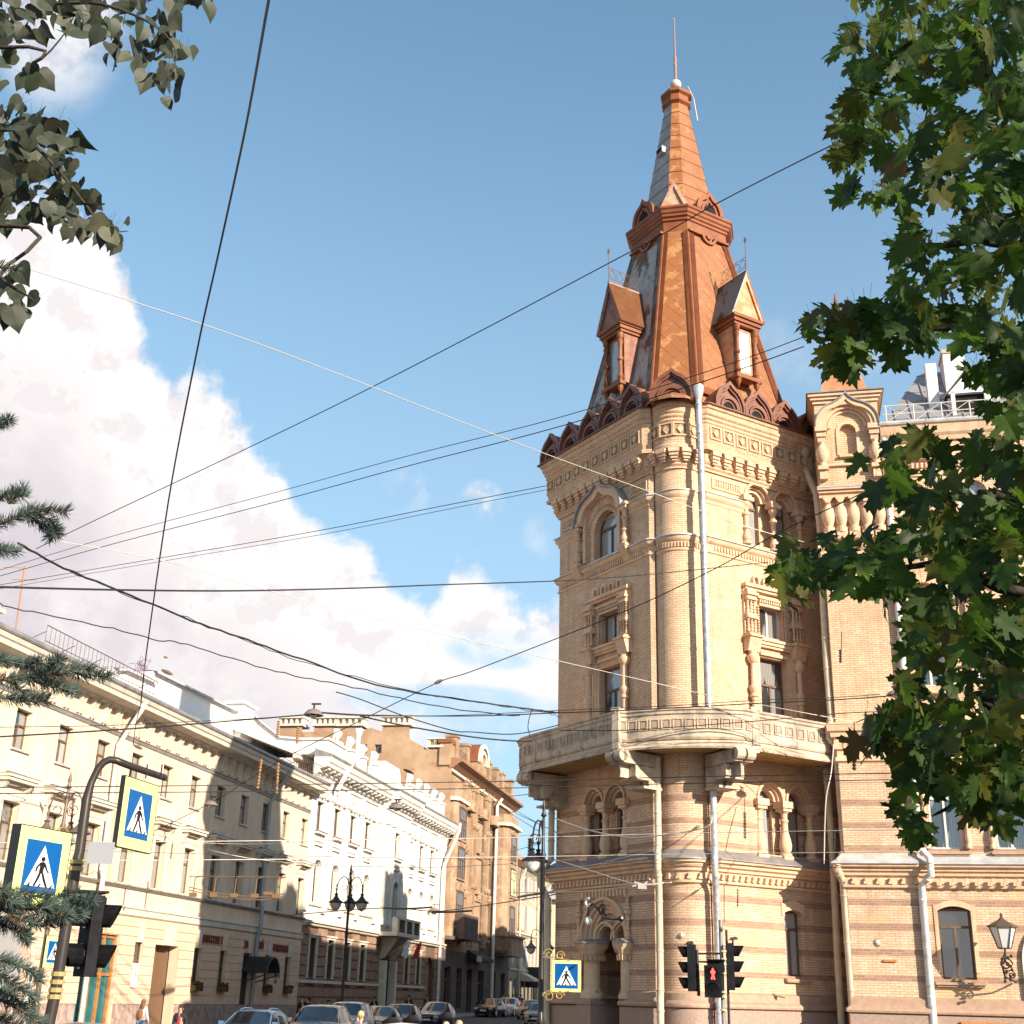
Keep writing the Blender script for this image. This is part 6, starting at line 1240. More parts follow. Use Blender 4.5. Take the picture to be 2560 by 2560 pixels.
# azim: the person's right-to-left line; they look toward azim+90
person(gp(360,56),-68,'person in white shirt and jeans with brown backpack walking away past the doorway',1.68,(.62,.60,.57),(.10,.16,.26),(.16,.07,.03),1.6,.2,bag=(.22,.09,.04))
person(gp(455,46.5),96,'woman with hair tied up, black jacket open over a red top, walking toward the camera',1.62,(.03,.028,.03),(.03,.03,.04),(.03,.02,.015),0,.15)
for k,(px,D,a,h,tp,bt,hr,lb) in enumerate(((757,70,80,1.82,(.015,.015,.018),(.02,.02,.025),(.02,.015,.01),'tall man all in black standing by the corner of the yellow house'),
 (772,71,150,1.76,(.02,.02,.03),(.02,.02,.02),(.02,.015,.01),'dark-dressed person right beside the tall man in black'),
 (800,72,100,1.66,(.16,.09,.07),(.05,.05,.06),(.30,.14,.06),'ginger-haired person behind the grey-brown off-roader'),
 (822,74,40,1.62,(.03,.02,.02),(.03,.03,.03),(.02,.015,.01),'person in dark clothes behind the roof of the grey-brown off-roader'),
 (846,76,100,1.64,(.02,.02,.03),(.03,.03,.03),(.02,.015,.01),'dark-haired person just right of the street lamp foot'),
 (936,84,90,1.7,(.02,.02,.02),(.03,.03,.03),(.03,.02,.015),'person in black behind the black saloon'),
 (1022,86,90,1.8,(.02,.02,.025),(.03,.03,.03),(.02,.015,.01),'person in black behind the black hatchback'),
 (1068,96,80,1.72,(.05,.04,.035),(.04,.04,.05),(.02,.015,.01),'person in dark clothes left of the dark blue hatchback'),
 (1257,128,95,1.75,(.03,.03,.04),(.03,.03,.03),(.03,.02,.015),'leftmost person of the group standing beyond the white hatchback'),
 (1272,128,80,1.7,(.10,.05,.04),(.04,.04,.05),(.06,.03,.02),'person in dull red in the far group'),
 (1282,126,70,1.72,(.02,.16,.17),(.05,.05,.06),(.05,.03,.02),'person in a teal jacket in the far group'),
 (1293,122,90,1.78,(.05,.035,.03),(.03,.03,.03),(.03,.02,.015),'tall dark figure right of the person in teal'),
 (1302,121,100,1.72,(.04,.04,.04),(.03,.03,.03),(.02,.02,.02),'rightmost dark figure of the far group, by the kerb'),
 (905,38,60,1.66,(.10,.10,.13),(.05,.05,.07),(.62,.42,.20),'long-haired blonde person in front of the white car roof'),
 (1118,33,90,1.52,(.10,.10,.12),(.05,.05,.07),(.60,.42,.24),'blond child head at the bottom edge, left of a pair'),
 (1150,33,90,1.56,(.12,.10,.10),(.05,.05,.07),(.50,.30,.2),'fair-haired child head at the bottom edge, right of a pair'),
 (1618,33,100,1.42,(.5,.5,.5),(.05,.05,.07),(.45,.34,.24),'light-haired head at the bottom edge left of the signal post'),
 (2157,36,90,1.55,(.5,.5,.5),(.05,.05,.07),(.30,.22,.16),'head showing at the bottom edge below the right drainpipes'))):
    person(gp(px,D),a,lb,h,tp,bt,hr,1.7 if px in (905,) else 0,.1)
# ================================================================== signals, signs and lamps
def glyph(b,S):                    # walking figure of the crossing sign, unit square -.5...5, front y=0
    def P_(pts): b.prism([(x*S,z*S) for x,z in pts],-.016,-.012)
    n=10; b.prism([(.0*S+.035*S*math.cos(2*math.pi*i/n),.155*S+.04*S*math.sin(2*math.pi*i/n)) for i in range(n)],-.016,-.012)
    P_([(-.045,-.06),(.02,-.06),(.045,.10),(-.01,.115),(-.04,.08)])
    P_([(-.01,.10),(-.04,.10),(-.10,.02),(-.11,-.06),(-.085,-.06),(-.07,.01)])
    P_([(.03,.10),(.06,.07),(.085,.0),(.125,-.05),(.105,-.065),(.06,-.01),(.03,.05)])
    P_([(-.04,-.05),(.0,-.05),(-.03,-.16),(-.085,-.29),(-.115,-.28),(-.07,-.16)])
    P_([(-.01,-.05),(.03,-.06),(.07,-.16),(.125,-.28),(.095,-.295),(.035,-.18)])
    for x in (-.21,-.0,.2): P_([(x-.04,-.30),(x-.01,-.30),(x+.02,-.24),(x-.005,-.24)] if x>=0 else [(x-.0,-.30),(x+.04,-.30),(x+.05,-.24),(x+.03,-.24)])
def crossing_sign(F,size,label,brd=.16,thick=.03,group='pedestrian crossing signs',hgt=None,flip=False):
    S=size; H_=(hgt or S)/2; s_=S/2; T_=thing('crossing_sign',F.translation,label,'road sign',group)
    if flip: F=F@Matrix.Scale(-1,4,(1,0,0))
    b=MB(); b.box(-s_,s_,0,thick,-H_,H_); part('board',b,SIGNY,T_,F)
    b=MB(); b.box(-s_-.012,-s_,-.004,thick+.01,-H_,H_); b.box(s_,s_+.012,-.004,thick+.01,-H_,H_); b.box(-s_-.012,s_+.012,-.004,thick+.01,-H_-.012,-H_); b.box(-s_-.012,s_+.012,-.004,thick+.01,H_,H_+.012); part('edge_frame',b,BLACK,T_,F)
    q=s_-brd*S; b=MB(); b.box(-q,q,-.006,0,-q,q); pn=part('blue_panel',b,SIGNB,T_,F)
    b=MB(); b.prism([(-q*.86,-q*.74),(q*.86,-q*.74),(0,q*.82)],-.011,-.005); part('white_triangle',b,SIGNW,pn,F)
    b=MB(); glyph(b,q*2*1.18); b.v=[(v[0]*1.45,v[1],v[2]-.02*S) for v in b.v]; part('walking_figure',b,SIGNK,pn,F)
    return T_
def signF(px,py,D,A): p_=at(px,py,D); return frame(p_,A,p_.z)
def postpath(name,pts,r,m,label,cat,rings=(),group=None):
    P_=[at(*p_) for p_ in pts]; t=thing(name,(P_[0].x,P_[0].y,0),label,cat,group); b=MB(); b.tube(P_,r,10); part('pole',b,m,t,smooth=50)
    for (px,py,D) in rings: q=at(px,py,D); b=MB(); b.tube([q-Vector((0,0,.03)),q+Vector((0,0,.03))],(r if not isinstance(r,list) else max(r))*1.25,10); part('yellow_clamp',b,mat('dull_brass',(.36,.26,.10),rough=.5),t)
    return t
# near left gallows post with hanging sign
D0=20
base=at(122,2560,D0); 
gpst=postpath('gallows_post',[(95,2790,D0),(122,2560,D0),(137,2488,D0),(190,2162,D0),(199,2129,D0),(217,1997,D0),(228,1957,D0),(245,1921,D0),(260,1905,D0),(275,1899,D0),(290,1901,D0),(305,1907,D0),(331,1917,D0+.3),(411,1944,D0+1.2)],[.085]*4+[.075]*2+[.055]*8,mat('dark_bronze_post',(.05,.04,.035),rough=.35,metal=.3),'dark curved gallows post carrying the hanging crossing sign at the lower left','sign post',[(192,2155,D0),(189,2172,D0),(147,2435,D0),(144,2455,D0),(140,2475,D0),(137,2492,D0)])
crossing_sign(signF(346,2038,20.4,14),1.02,'tall yellow-bordered crossing sign hanging from the curved gallows arm',thick=.06)
crossing_sign(signF(104,2168,19.6,22),1.05,'large yellow crossing sign half hidden by spruce, left of the gallows post',thick=.14)
crossing_sign(signF(135,2380,34,18),.72,'small crossing sign low behind the gallows post at the left',thick=.03)
crossing_sign(signF(1416,2440,41.5,101),.92,'crossing sign with gilded scrolls on the left edge of the corner building',brd=.11)
b=MB()
for px in (325,366,403): q=at(px,1930,20.6); b.tube([q+Vector((0,0,.12)),q-Vector((0,0,.1))],.012,5)
part('sign_hangers',b,BLACK,gpst)
tag(part('grey_plate',(lambda b:(b.box(-.19,.19,0,.015,-.15,.15),b)[1])(MB()),GREYP,None,signF(251,2132,19.4,97)@Matrix.Scale(1.0,4)),'plain grey back of a small rectangular plate right of the gallows post','road sign')
def scroll(b,cx,cz,r,s=1,t=.018,y=0,turns=1.4):
    pts=[]; n=22
    for i in range(n): a=i/n*turns*2*math.pi; rr=r*(1-.75*i/n); pts.append((cx+s*rr*math.cos(a),y,cz+rr*math.sin(a)))
    b.tube(pts,t,5)
F=signF(1416,2440,41.5,101); b=MB()
for z,s in ((.62,1),(-.6,-1)):
    scroll(b,-.55,z,.18,-1); scroll(b,-.2,z-.03*s,.14,1); b.tube([(-.75,0,z-.08*s),(-.3,0,z-.1*s),(.1,0,z-.16*s)],.018,5)
tag(part('sign_scrollwork',b,GOLD,None,F),'gilded iron scrolls above and below the crossing sign by the corner building','scrollwork')
F=signF(128,2108,20,22); b=MB(); scroll(b,-.05,.08,.13,1,.014); scroll(b,.22,.11,.16,-1,.015); b.tube([(-.2,0,-.06),(.1,0,-.03),(.4,0,-.06)],.014,5)
tag(part('sign_scrollwork',b,GOLD,None,F),'gilded iron scrolls on top of the large yellow sign at the left','scrollwork')
# near left signal heads
def visor(b,c,d,r=.11,L=.22):       # hooded lens pointing along d
    d=d.normalized(); s_=d.cross(Vector((0,0,1))).normalized(); u=s_.cross(d); n=12; vs=[]
    for k in range(n+1):
        a=math.pi*(-.35+1.7*k/n); o=s_*math.cos(a)*r+u*math.sin(a)*r; ll=L*(.72+.28*math.sin(a)); vs.append(c+o); vs.append(c+o+d*ll)
    b.add(vs,[(2*k,2*k+2,2*k+3,2*k+1) for k in range(n)]+[(2*k+1,2*k+3,2*k+2,2*k) for k in range(n)])
def signal(loc,azf,n,label,h=.34,lit=None,vis=.24,w_=.30,group='traffic lights'):
    d=dr(azf); F=frame(loc,azf-90,loc.z); T_=thing('traffic_light',loc,label,'traffic light',group)   # front faces azf
    b=MB(); b.box(-w_/2,w_/2,-.0,.16,0,h*n); part('housing',b,BLKP,T_,F)
    for k in range(n):
        c=Vector(loc)+Vector((0,0,h*(k+.5)))+d*.0; b=MB(); visor(b,c,d,w_*(.42 if w_<.4 else .34),vis); part('visor',b,BLKP,T_)
        b=MB(); nn=14; b.prism([(w_*.36*math.cos(2*math.pi*i/nn),h*(k+.5)+w_*.36*math.sin(2*math.pi*i/nn)) for i in range(nn)],-.012,0.005); part('lens',b,mat('dark_lens',(.02,.018,.02),rough=.2,spec=.8),T_,F)
    return T_
s0=at(212,2442,20.5); signal(s0+Vector((.14,0,0)),80,2,'black signal head with hoods to the right, on the gallows post at the lower left',.56,vis=.26,w_=.5); signal(s0+Vector((-.05,-.16,0)),-125,2,'black signal head with round hoods to the left, on the lower left gallows post',.56,vis=.34,w_=.5)
b=MB(); b.box(-.34,.34,-.25,.3,0,.03); b.box(-.26,.26,-.02,.04,-.3,0); tag(part('signal_canopy',b,BLKP,None,signF(205,2232,20.5,60)),'flat black canopy above the two signal heads at the lower left','canopy')
# signals before the right face
sp=at(1808,2560,29); spT=at(1801,2300,29); t=thing('signal_post',(sp.x,sp.y,0),'slim grey post with yellow bands carrying the red pedestrian light','signal post')
b=MB(); b.tube([(sp.x,sp.y,0),(spT.x,spT.y,spT.z)],.045,10); part('pole',b,mat('grey_post',(.26,.25,.24),rough=.4,metal=.3),t,smooth=50); b=MB(); b.tube([(sp.x+.12,sp.y,0),(spT.x+.12,spT.y,spT.z-.2)],.028,8); part('cable_conduit',b,BLACK,t)
for py in (2320,2378,2398,2410,2432,2480,2492,2525): q=at(1809,py,28.9); b=MB(); b.tube([q-Vector((0,0,.02)),q+Vector((0,0,.02))],.07,8); part('yellow_clamp',b,mat('pale_yellow_clamp',(.6,.5,.25),rough=.5),t)
b=MB(); A_=at(1742,2374,29); A2_=at(1747,2490,29); b.tube([A_,A2_],.035,8); b.tube([at(1742,2384,29),at(1804,2384,29)],.02,6); b.tube([at(1742,2404,29),at(1808,2406,29)],.02,6); part('bracket',b,BLACK,t)
signal(at(1722,2478,29),-74,3,'three-lens traffic light in profile, hoods to the left, before the round turret',.315,vis=.22,w_=.28); signal(at(1838,2476,29),99,3,'three-lens traffic light in profile, hoods to the right, before the right face',.315,vis=.22,w_=.28)
b=MB(); b.box(-.14,.2,-.1,.1,0,.24); b.box(-.16,.22,-.2,.1,.24,.26); bx=part('control_box',b,BLKP,t,signF(1788,2431,28.9,104))
q=at(1782,2494,28.8); F=frame(q,106,q.z); pt_=thing('pedestrian_light',q,'black pedestrian light showing a red walking man, on the slim post','traffic light'); b=MB(); b.box(-.17,.19,0,.18,0,.64); part('housing',b,BLKP,pt_,F)
for z in (.47,.17): b=MB(); b.arch(0.02,z,0,.135,-.01,.0,0,360,18); part('lens',b,mat('black_lens',(.006,.006,.006),rough=.25),pt_,F)
for z in (.47,.17): b=MB(); b.arch(0.02,z,.135,.15,-.14,.0,10,170,12); part('visor',b,BLKP,pt_,F)
RED=mat('lit_red_figure',(1.,.07,.05),emit=2.2); b=MB(); b.prism([(.02,.585),(.05,.555),(-.01,.555)],-.02,-.012); b.arch(.02,.565,0,.022,-.02,-.012,0,360,8); b.prism([(-.035,.52),(.02,.555),(.075,.52),(.06,.47),(.045,.5),(.045,.44),(-.005,.44),(-.005,.5),(-.02,.47)],-.02,-.012); b.prism([(-.005,.44),(-.025,.36),(.005,.36),(.015,.44)],-.02,-.012); b.prism([(.025,.44),(.035,.36),(.065,.36),(.045,.44)],-.02,-.012); part('red_figure',b,RED,pt_,F)
for px,py,D in ((1722,2366,29),(1832,2355,29)):
    q=at(px,py,D); b=MB(); b.tube([(0,0,-.12),(0,0,.05)],.02,6); b.add([(-.1,-.15,.02),(.12,-.1,.05),(.08,.12,.12),(-.04,.1,.1)],[(0,1,2,3),(3,2,1,0)]); tag(part('signal_camera',b,BLACK,None,frame(q,100,q.z)),'small bracketed device above the %s traffic light of the pair at the tower'%('left' if px<1800 else 'right'),'camera')
# floodlights on the brickwork
for px,py,D,lb in ((1710,1687,44.2,'small spotlight on the upper turret wall above the balcony'),(1722,2340,43.6,'small spotlight on the lower turret wall'),(2211,2358,43.0,'small spotlight on the right wall above the orange plate')):
    q=at(px,py,D); b=MB(); b.lathe([(.02,-.1),(.1,-.06),(.13,.04),(.0,.06)],0,0,10); b.v=[(v[0]-.12,v[2]-.22,v[1]) for v in b.v]; b.tube([(0,.2,0),(0,-.1,.05),(-.1,-.2,0)],.02,5); tag(part('spotlight',b,mat('pale_metal_lamp',(.5,.42,.32),rough=.4,metal=.4),None,frame(q,150,q.z)),lb,'spotlight')
LGLASS=mat('lantern_glass',(.60,.58,.55),rough=.2,spec=.6)
def lantern(b_h,b_g,b_c,c,s):        # hanging bell lantern, top at c
    x,y,z=c; b_h.lathe([(.0,z),(.03*s,z-.02*s),(.03*s,z-.12*s),(.1*s,z-.16*s),(.06*s,z-.22*s),(.1*s,z-.30*s),(.2*s,z-.42*s),(.34*s,z-.50*s),(.36*s,z-.54*s),(.30*s,z-.56*s)],x,y,14)
    b_g.lathe([(.26*s,z-.56*s),(.24*s,z-.70*s),(.15*s,z-.84*s),(.03*s,z-.90*s),(0,z-.91*s)],x,y,12)
def street_lamp(px,Dp,ztop,label,arms=((-90,.85),(90,.85)),s=1.,m=None,hang=-1.4,zb=None,lean=0):
    m=m or BLACK; p0=at(px,2500,Dp); p0.z=gz(p0.x,p0.y) if zb is None else zb; T_=thing('street_lamp',p0,label,'street lamp','ornate street lamps'); b=MB()
    x,y=p0.x,p0.y; b.lathe([(.22,p0.z),(.24,p0.z+.5),(.16,p0.z+.9),(.12,p0.z+1.4),(.14,p0.z+1.45),(.09,p0.z+1.6),(.07,ztop-1.8),(.11,ztop-1.75),(.06,ztop-1.6),(.045,ztop-.5),(.1,ztop-.45),(.04,ztop-.3),(.07,ztop-.2),(.01,ztop+.1)],x,y,12); part('post',b,m,T_,smooth=40)
    for (a,L) in arms:
        u=dr(a); b=MB(); o=Vector((x,y,ztop-1.7)); pts=[o+u*(L*(1-math.cos(t*math.pi/10))/2*1.0)+Vector((0,0,1.25*math.sin(t*math.pi/10*.5) if t<10 else 1.25)) for t in range(11)]
        pts=[o]+[o+u*(L*.5-L*.5*math.cos(math.pi*t/8))+Vector((0,0,.35+.75*math.sin(math.pi*t/8))) for t in range(1,9)]
        b.tube(pts,.03,6); e=pts[-1]; scroll_pts=[o+u*(.3+.15*math.cos(t))+Vector((0,0,.5+.15*math.sin(t))) for t in [k*.5 for k in range(12)]]; b.tube(scroll_pts,.018,5)
        b.lathe([(.0,e.z+.35),(.05,e.z+.25),(.02,e.z+.15),(.06,e.z+.05),(.02,e.z-.1)],e.x,e.y,8); part('arm',b,m,T_)
        h_,g_,c_=MB(),MB(),MB(); lantern(h_,g_,c_,(e.x,e.y,e.z-.02),s); ho=part('lantern',h_,m,T_,smooth=40); part('lantern_glass',g_,LGLASS,ho,smooth=True)
    return T_
BRZ=mat('weathered_bronze',(.17,.12,.09),rough=.5,metal=.3)
def topz(px,py,D): return at(px,py,D).z
street_lamp(92,46,topz(160,1935,46),'ornate lamp with hanging lanterns behind the gallows post at the left',((-78,.62),(100,.62),(10,.5)),1.1,BRZ)
street_lamp(855,76,topz(880,2165,76),'ornate double lamp before the white palace',((-84,.75),(96,.75),(6,.4)),1.25,mat('dark_bronze',(.06,.045,.035),rough=.4,metal=.3))
street_lamp(1352,42.6,topz(1371,2005,42.6),'tall black lamp standing at the left edge of the corner building',((-88,.36),(-30,.3)),1.0)
street_lamp(1348,118,topz(1340,2305,118),'far small lamp in front of the pale end house',((-84,.8),(96,.8)),1.5,BRZ)
# wall lantern on the right wing
q=FW@Vector((4.62,-.95,3.95)); T_=thing('wall_lantern',q,'large white-glazed lantern on an iron bracket at the right edge','wall lamp'); F=frame(q,102.6,q.z)
b=MB(); vs=[]; n=6
b.lathe([(.0,1.08),(.04,1.06),(.05,.98),(.03,.95),(.08,.9),(.12,.86),(.47,.68),(.47,.64),(.40,.64)],0,0,6); b.lathe([(.20,0),(.2,.04),(0,.04)],0,0,6)
for k in range(6): a=math.pi*2*k/6; b.tube([(.2*math.cos(a),.2*math.sin(a),.02),(.4*math.cos(a),.4*math.sin(a),.66)],.018,5)
part('lantern_frame',b,mat('bronze_brown',(.10,.065,.05),rough=.5),T_,F)
b=MB(); b.lathe([(.18,.03),(.385,.64)],0,0,6); part('lantern_glass',b,LGLASS,T_,F)
b=MB(); b.tube([(0,0,0),(0,0,-.3)],.03,6); b.tube([(.45,.95,-.9),(.3,.6,-.95),(-.05,.2,-.8),(-.15,.0,-.4),(0,0,-.1)],.03,6); scroll(b,.0,-.45,.2,1,.025,.1); scroll(b,.15,-.75,.15,-1,.022,.2)
for k in range(16): b.ico((random.uniform(-.12,.18),random.uniform(-.05,.15),-.2-.05*k),.055,seg=5,rings=3)
part('bracket',b,mat('dark_iron_bracket',(.04,.03,.025),rough=.5),T_,F)
# dragon-shaped bracket lamp over the porch
q=at(1515,2298,43.0); T_=thing('porch_lamp',q,'scrolled dark iron bracket with a white globe over the entrance','wall lamp'); F=frame(q,148.5,q.z)
b=MB(); b.tube([(.35,.35,.02),(.1,.2,.0),(-.15,0,.05),(-.35,-.1,.35),(-.55,-.15,.5),(-.75,-.15,.4),(-.8,-.15,.15)],.035,6); scroll(b,-.15,.3,.2,1,.03,-.05); scroll(b,-.05,.22,.12,-1,.03,-.05); b.lathe([(.02,-.1),(.12,.0),(.1,.08),(0,.1)],.42,.3,10); part('bracket',b,BLACK,T_,F)
b=MB(); b.ico((-.8,-.15,-.04),.115,sz=1.25,seg=14,rings=9); part('globe',b,LGLASS,T_,F,smooth=True)
b=MB(); b.arch(-.78,.55,.1,.17,-.2,-.14,60,330,12); part('crescent_shade',b,LGLASS,T_,F)
b=MB(); b.tube([(-.8,-.15,.1),(-.8,-.15,.2)],.02,5); part('stem',b,BLACK,T_,F)
# ================================================================== cables across the street
def smooth(P_,n=6):
    out=[]
    for i in range(len(P_)-1):
        p0=P_[max(i-1,0)];p1=P_[i];p2=P_[i+1];p3=P_[min(i+2,len(P_)-1)]
        for k in range(n):
            t=k/n; out.append(.5*((2*p1)+(p2-p0)*t+(2*p0-5*p1+4*p2-p3)*t*t+(3*p1-p0-3*p2+p3)*t**3))
    out.append(P_[-1]); return out
def cable(pts,r,m,label,name='overhead_cable',cat='cable',group='cables over the street',wob=0):
    P_=smooth([at(*p_) for p_ in pts]); r=[q*.82 for q in r] if isinstance(r,list) else r*(.72 if m is WIREW else .9)
    if wob: P_=[p_+Vector((0,0,random.uniform(-wob,wob))) for p_ in P_]
    b=MB(); b.tube(P_,r,5); return solo(name,b,m,label,cat,group,smooth=True)
cable([(686,-60,8.5),(672,0,9),(612,330,14),(545,640,19),(490,890,24),(420,1260,33),(365,1640,44),(352,1760,48)],[.0155+.00038*i for i in range(43)],WIRE,'thick black cable dropping steeply from the top edge to the yellow house cornice')
cable([(352,1760,48),(340,1810,48),(333,1862,48)],.02,WIRE,'short tail of the steep black cable below its bird-nest tangle')
cable([(0,650,26),(520,815,28),(860,940,30),(1150,1053,32),(1400,1148,34),(1640,1235,36),(1850,1312,37),(2010,1355,38)],.018,WIREW,'pale wire from the left edge across the sky and over the upper turret wall')
cable([(2150,330,26),(2000,402,28),(1786,512,32),(1580,627,34),(1000,932,40),(640,1110,48),(260,1290,54),(90,1372,58)],.021,WIRE,'black wire slanting from the maple past the spire cornice down to the left')
cable([(2010,842,30),(1800,918,32),(1400,1043,36),(1000,1145,42),(700,1228,48),(300,1335,54),(0,1425,58)],.015,WIRE,'upper of two long black wires crossing the spire foot')
cable([(2010,866,30),(1800,940,32),(1400,1066,36),(1000,1170,42),(700,1252,48),(300,1355,54),(0,1440,58)],.018,WIRE,'lower of two long black wires crossing the spire foot')
cable([(1378,1212,42),(1100,1266,44),(800,1326,48),(400,1395,54),(0,1462,60)],.016,WIRE,'upper wire ending at the left corner of the tower cornice')
cable([(1378,1222,42),(1100,1277,44),(800,1337,48),(400,1404,54),(0,1472,60)],.012,WIRE,'lower thin wire ending at the left corner of the tower cornice')
cable([(45,1358,30),(160,1420,32),(330,1490,34),(480,1552,36),(620,1600,38),(760,1650,40),(940,1712,42),(1150,1748,43),(1320,1772,44),(1398,1782,44.5)],.032,WIRE,'heavy sagging cable from the spruce at the left to the tower wall',wob=.02)
cable([(60,1364,30),(170,1428,32),(338,1497,34),(470,1546,36),(628,1608,38),(770,1657,40),(950,1708,42),(1160,1752,43),(1340,1778,44),(1398,1790,44.5)],.014,WIRE,'thin wire twisted along the heavy sagging cable',wob=.05)
cable([(-60,1466,26),(300,1475,28),(600,1477,30),(900,1470,31),(1100,1462,32),(1400,1452,34),(1600,1438,35),(1920,1406,37)],[.03-.0003*i for i in range(43)],WIRE,'thick level black cable crossing from the left edge to the maple branch')
cable([(130,1350,36),(400,1400,37),(700,1484,38),(1000,1560,39),(1330,1637,40),(1640,1708,41),(1760,1735,41.5),(2000,1780,42),(2140,1806,43)],.018,WIREW,'pale wire from the left sky running across the tower to its right drainpipes')
cable([(2180,1222,30),(1950,1330,32),(1800,1415,33),(1600,1512,35),(1400,1593,37),(1180,1678,39),(1095,1706,40),(940,1782,42),(880,1812,43),(740,1880,46),(620,1950,50),(540,2000,52),(380,2080,56),(150,2180,58)],.017,WIRE,'long wire with a wooden insulator rising from the lower left to the maple')
cable([(0,1510,40),(80,1530,40),(260,1566,41),(380,1598,42),(470,1612,42),(640,1665,43),(780,1698,44),(900,1722,44),(1000,1745,44),(1150,1775,44.5),(1300,1790,44.6)],.022,WIRE,'wavy black cable in the middle of the bundle reaching the tower',wob=.03)
cable([(840,1730,42),(900,1748,42),(1010,1790,43),(1130,1826,43.5),(1180,1830,44),(1290,1835,44),(1400,1812,44.5)],.022,WIRE,'looping cable passing just above the tan firewall to the tower')
cable([(900,1790,42),(1000,1812,42.5),(1100,1830,43),(1200,1845,43.5),(1280,1852,44),(1330,1853,44.5)],.03,WIRE,'thick cable reaching the left end of the balcony')
cable([(0,1842,34),(300,1824,36),(560,1804,38),(730,1790,40),(790,1785,41)],.026,WIRE,'level cable from the left edge to the big dish lamp')
cable([(0,1818,34),(260,1814,36),(480,1804,38),(700,1792,40),(800,1782,41)],.012,WIRE,'thin level wire above the cable from the left edge to the big dish lamp')
cable([(790,1780,41),(930,1788,42),(1180,1790,43),(1400,1782,42.3),(1560,1776,41.5),(1720,1768,41),(1900,1758,41),(2060,1751,41),(2200,1742,41),(2235,1738,41)],.022,WIRE,'level cable from the big dish lamp across the balcony to the right dish lamp')
cable([(790,1782,41),(930,1790,42),(1150,1788,43),(1400,1776,42.3),(1560,1770,41.5),(1720,1762,41),(1900,1750,41),(2060,1745,41),(2200,1736,41)],.014,WIRE,'thin wire just above the cable crossing the balcony parapet')
cable([(1398,1826,44),(1560,1826,41.8),(1700,1817,41.4),(1850,1806,41.3),(1980,1795,41.5),(2110,1783,42),(2230,1778,42)],.017,WIRE,'black wire drawn across the coffers of the balcony')
cable([(1330,1772,43),(1322,1800,43),(1320,1820,43),(1326,1842,43)],.018,WIRE,'short hanging wire end above the balcony left end')
cable([(2140,1806,42),(2180,1790,41),(2240,1770,39),(2330,1745,37)],.02,WIRE,'wire from the tangle of insulators into the maple leaves')
# paired trolley lines
for k,(y0,y1,y2,D_,r_,m_,lb) in enumerate(((1969,1953,1932,30,.014,WIRE,'topmost of the level trolley wires under the balcony'),(1984,1970,1948,30,.014,WIRE,'second level trolley wire under the balcony'),(2107,2094,2073,32,.014,WIREW,'third trolley wire, pale, across the twin arched windows'),(2152,2142,2129,32,.014,WIREW,'fourth trolley wire, pale, above the string course'),(2120,2150,2172,36,.008,WIRE,'thin wire sloping down toward the dentils of the string course'))):
    cable([(-40,y0,D_),(600,(y0+y1)/2+2,D_+2),(1280,y1,D_+4),(1700,(y1+y2)/2,D_+4),(2300,y2,D_+2)],r_,m_,lb,cat='trolley wire',group='trolley wires')
cable([(480,2106,50),(640,2110,50),(900,2098,46),(1100,2094,44),(1360,2092,42)],.012,WIREW,'pale wire across the fronts of the left houses at second-floor height')
cable([(520,2124,52),(620,2145,52),(760,2160,54),(900,2166,60),(1100,2168,66),(1270,2160,70)],.02,WIREW,'pale wire from the yellow house windows to the far lamps',cat='trolley wire')
cable([(1385,2045,44),(1470,2075,42),(1560,2092,40),(1620,2092,39),(1760,2070,38),(1780,2040,38)],.028,WIREW,'thick pale wire draped over the left twin windows to the turret')
cable([(1385,2148,44),(1480,2178,41),(1560,2203,39),(1605,2213,38),(1660,2207,38)],.028,WIREW,'thick pale wire slanting over the dentils above the entrance')
cable([(1270,2232,60),(1400,2230,44),(1500,2226,41),(1600,2212,38.5),(1680,2206,38)],.022,WIREW,'pale wire rising to the trolley fitting left of the turret')
cable([(1680,2062,38),(1560,2070,39),(1440,2078,41),(1300,2090,50)],.014,WIREW,'fine pale wire beside the twin windows')
cable([(700,2290,70),(960,2270,74),(1090,2278,80),(1220,2262,70),(1400,2234,52)],.03,mat('ochre_wire',(.20,.115,.055),rough=.5),'ochre trolley wire in front of the tan bay house',cat='trolley wire')
cable([(958,2270,74),(1000,2272,74),(1040,2271,75),(1080,2268,76)],.06,MATS['ochre_wire'],'short ochre trolley rail before the white palace',cat='trolley wire')
cable([(1080,2281,80),(1130,2280,80),(1180,2277,80)],.07,MATS['ochre_wire'],'short ochre trolley rail before the tan bay house',cat='trolley wire')
cable([(1295,2243,70),(1320,2238,68),(1350,2234,66),(1400,2228,64)],.07,MATS['ochre_wire'],'short ochre trolley rail near the end of the street',cat='trolley wire')
for k,(a,c,lb) in enumerate((((1262,2010,90),(1350,2062,60),'upper thin wire in the gap of sky left of the tower'),((1262,2024,90),(1350,2080,60),'middle thin wire in the gap of sky left of the tower'),((1262,1992,70),(1330,1985,50),'black wire from the tan bay house to the balcony bracket'),((1275,2130,90),(1360,2106,60),'lower thin wire in the gap of sky'),((1262,2020,100),(1400,2085,50),'steep thin wire ending at the tower drainpipe'))):
    cable([a,c],.018,WIRE,lb)
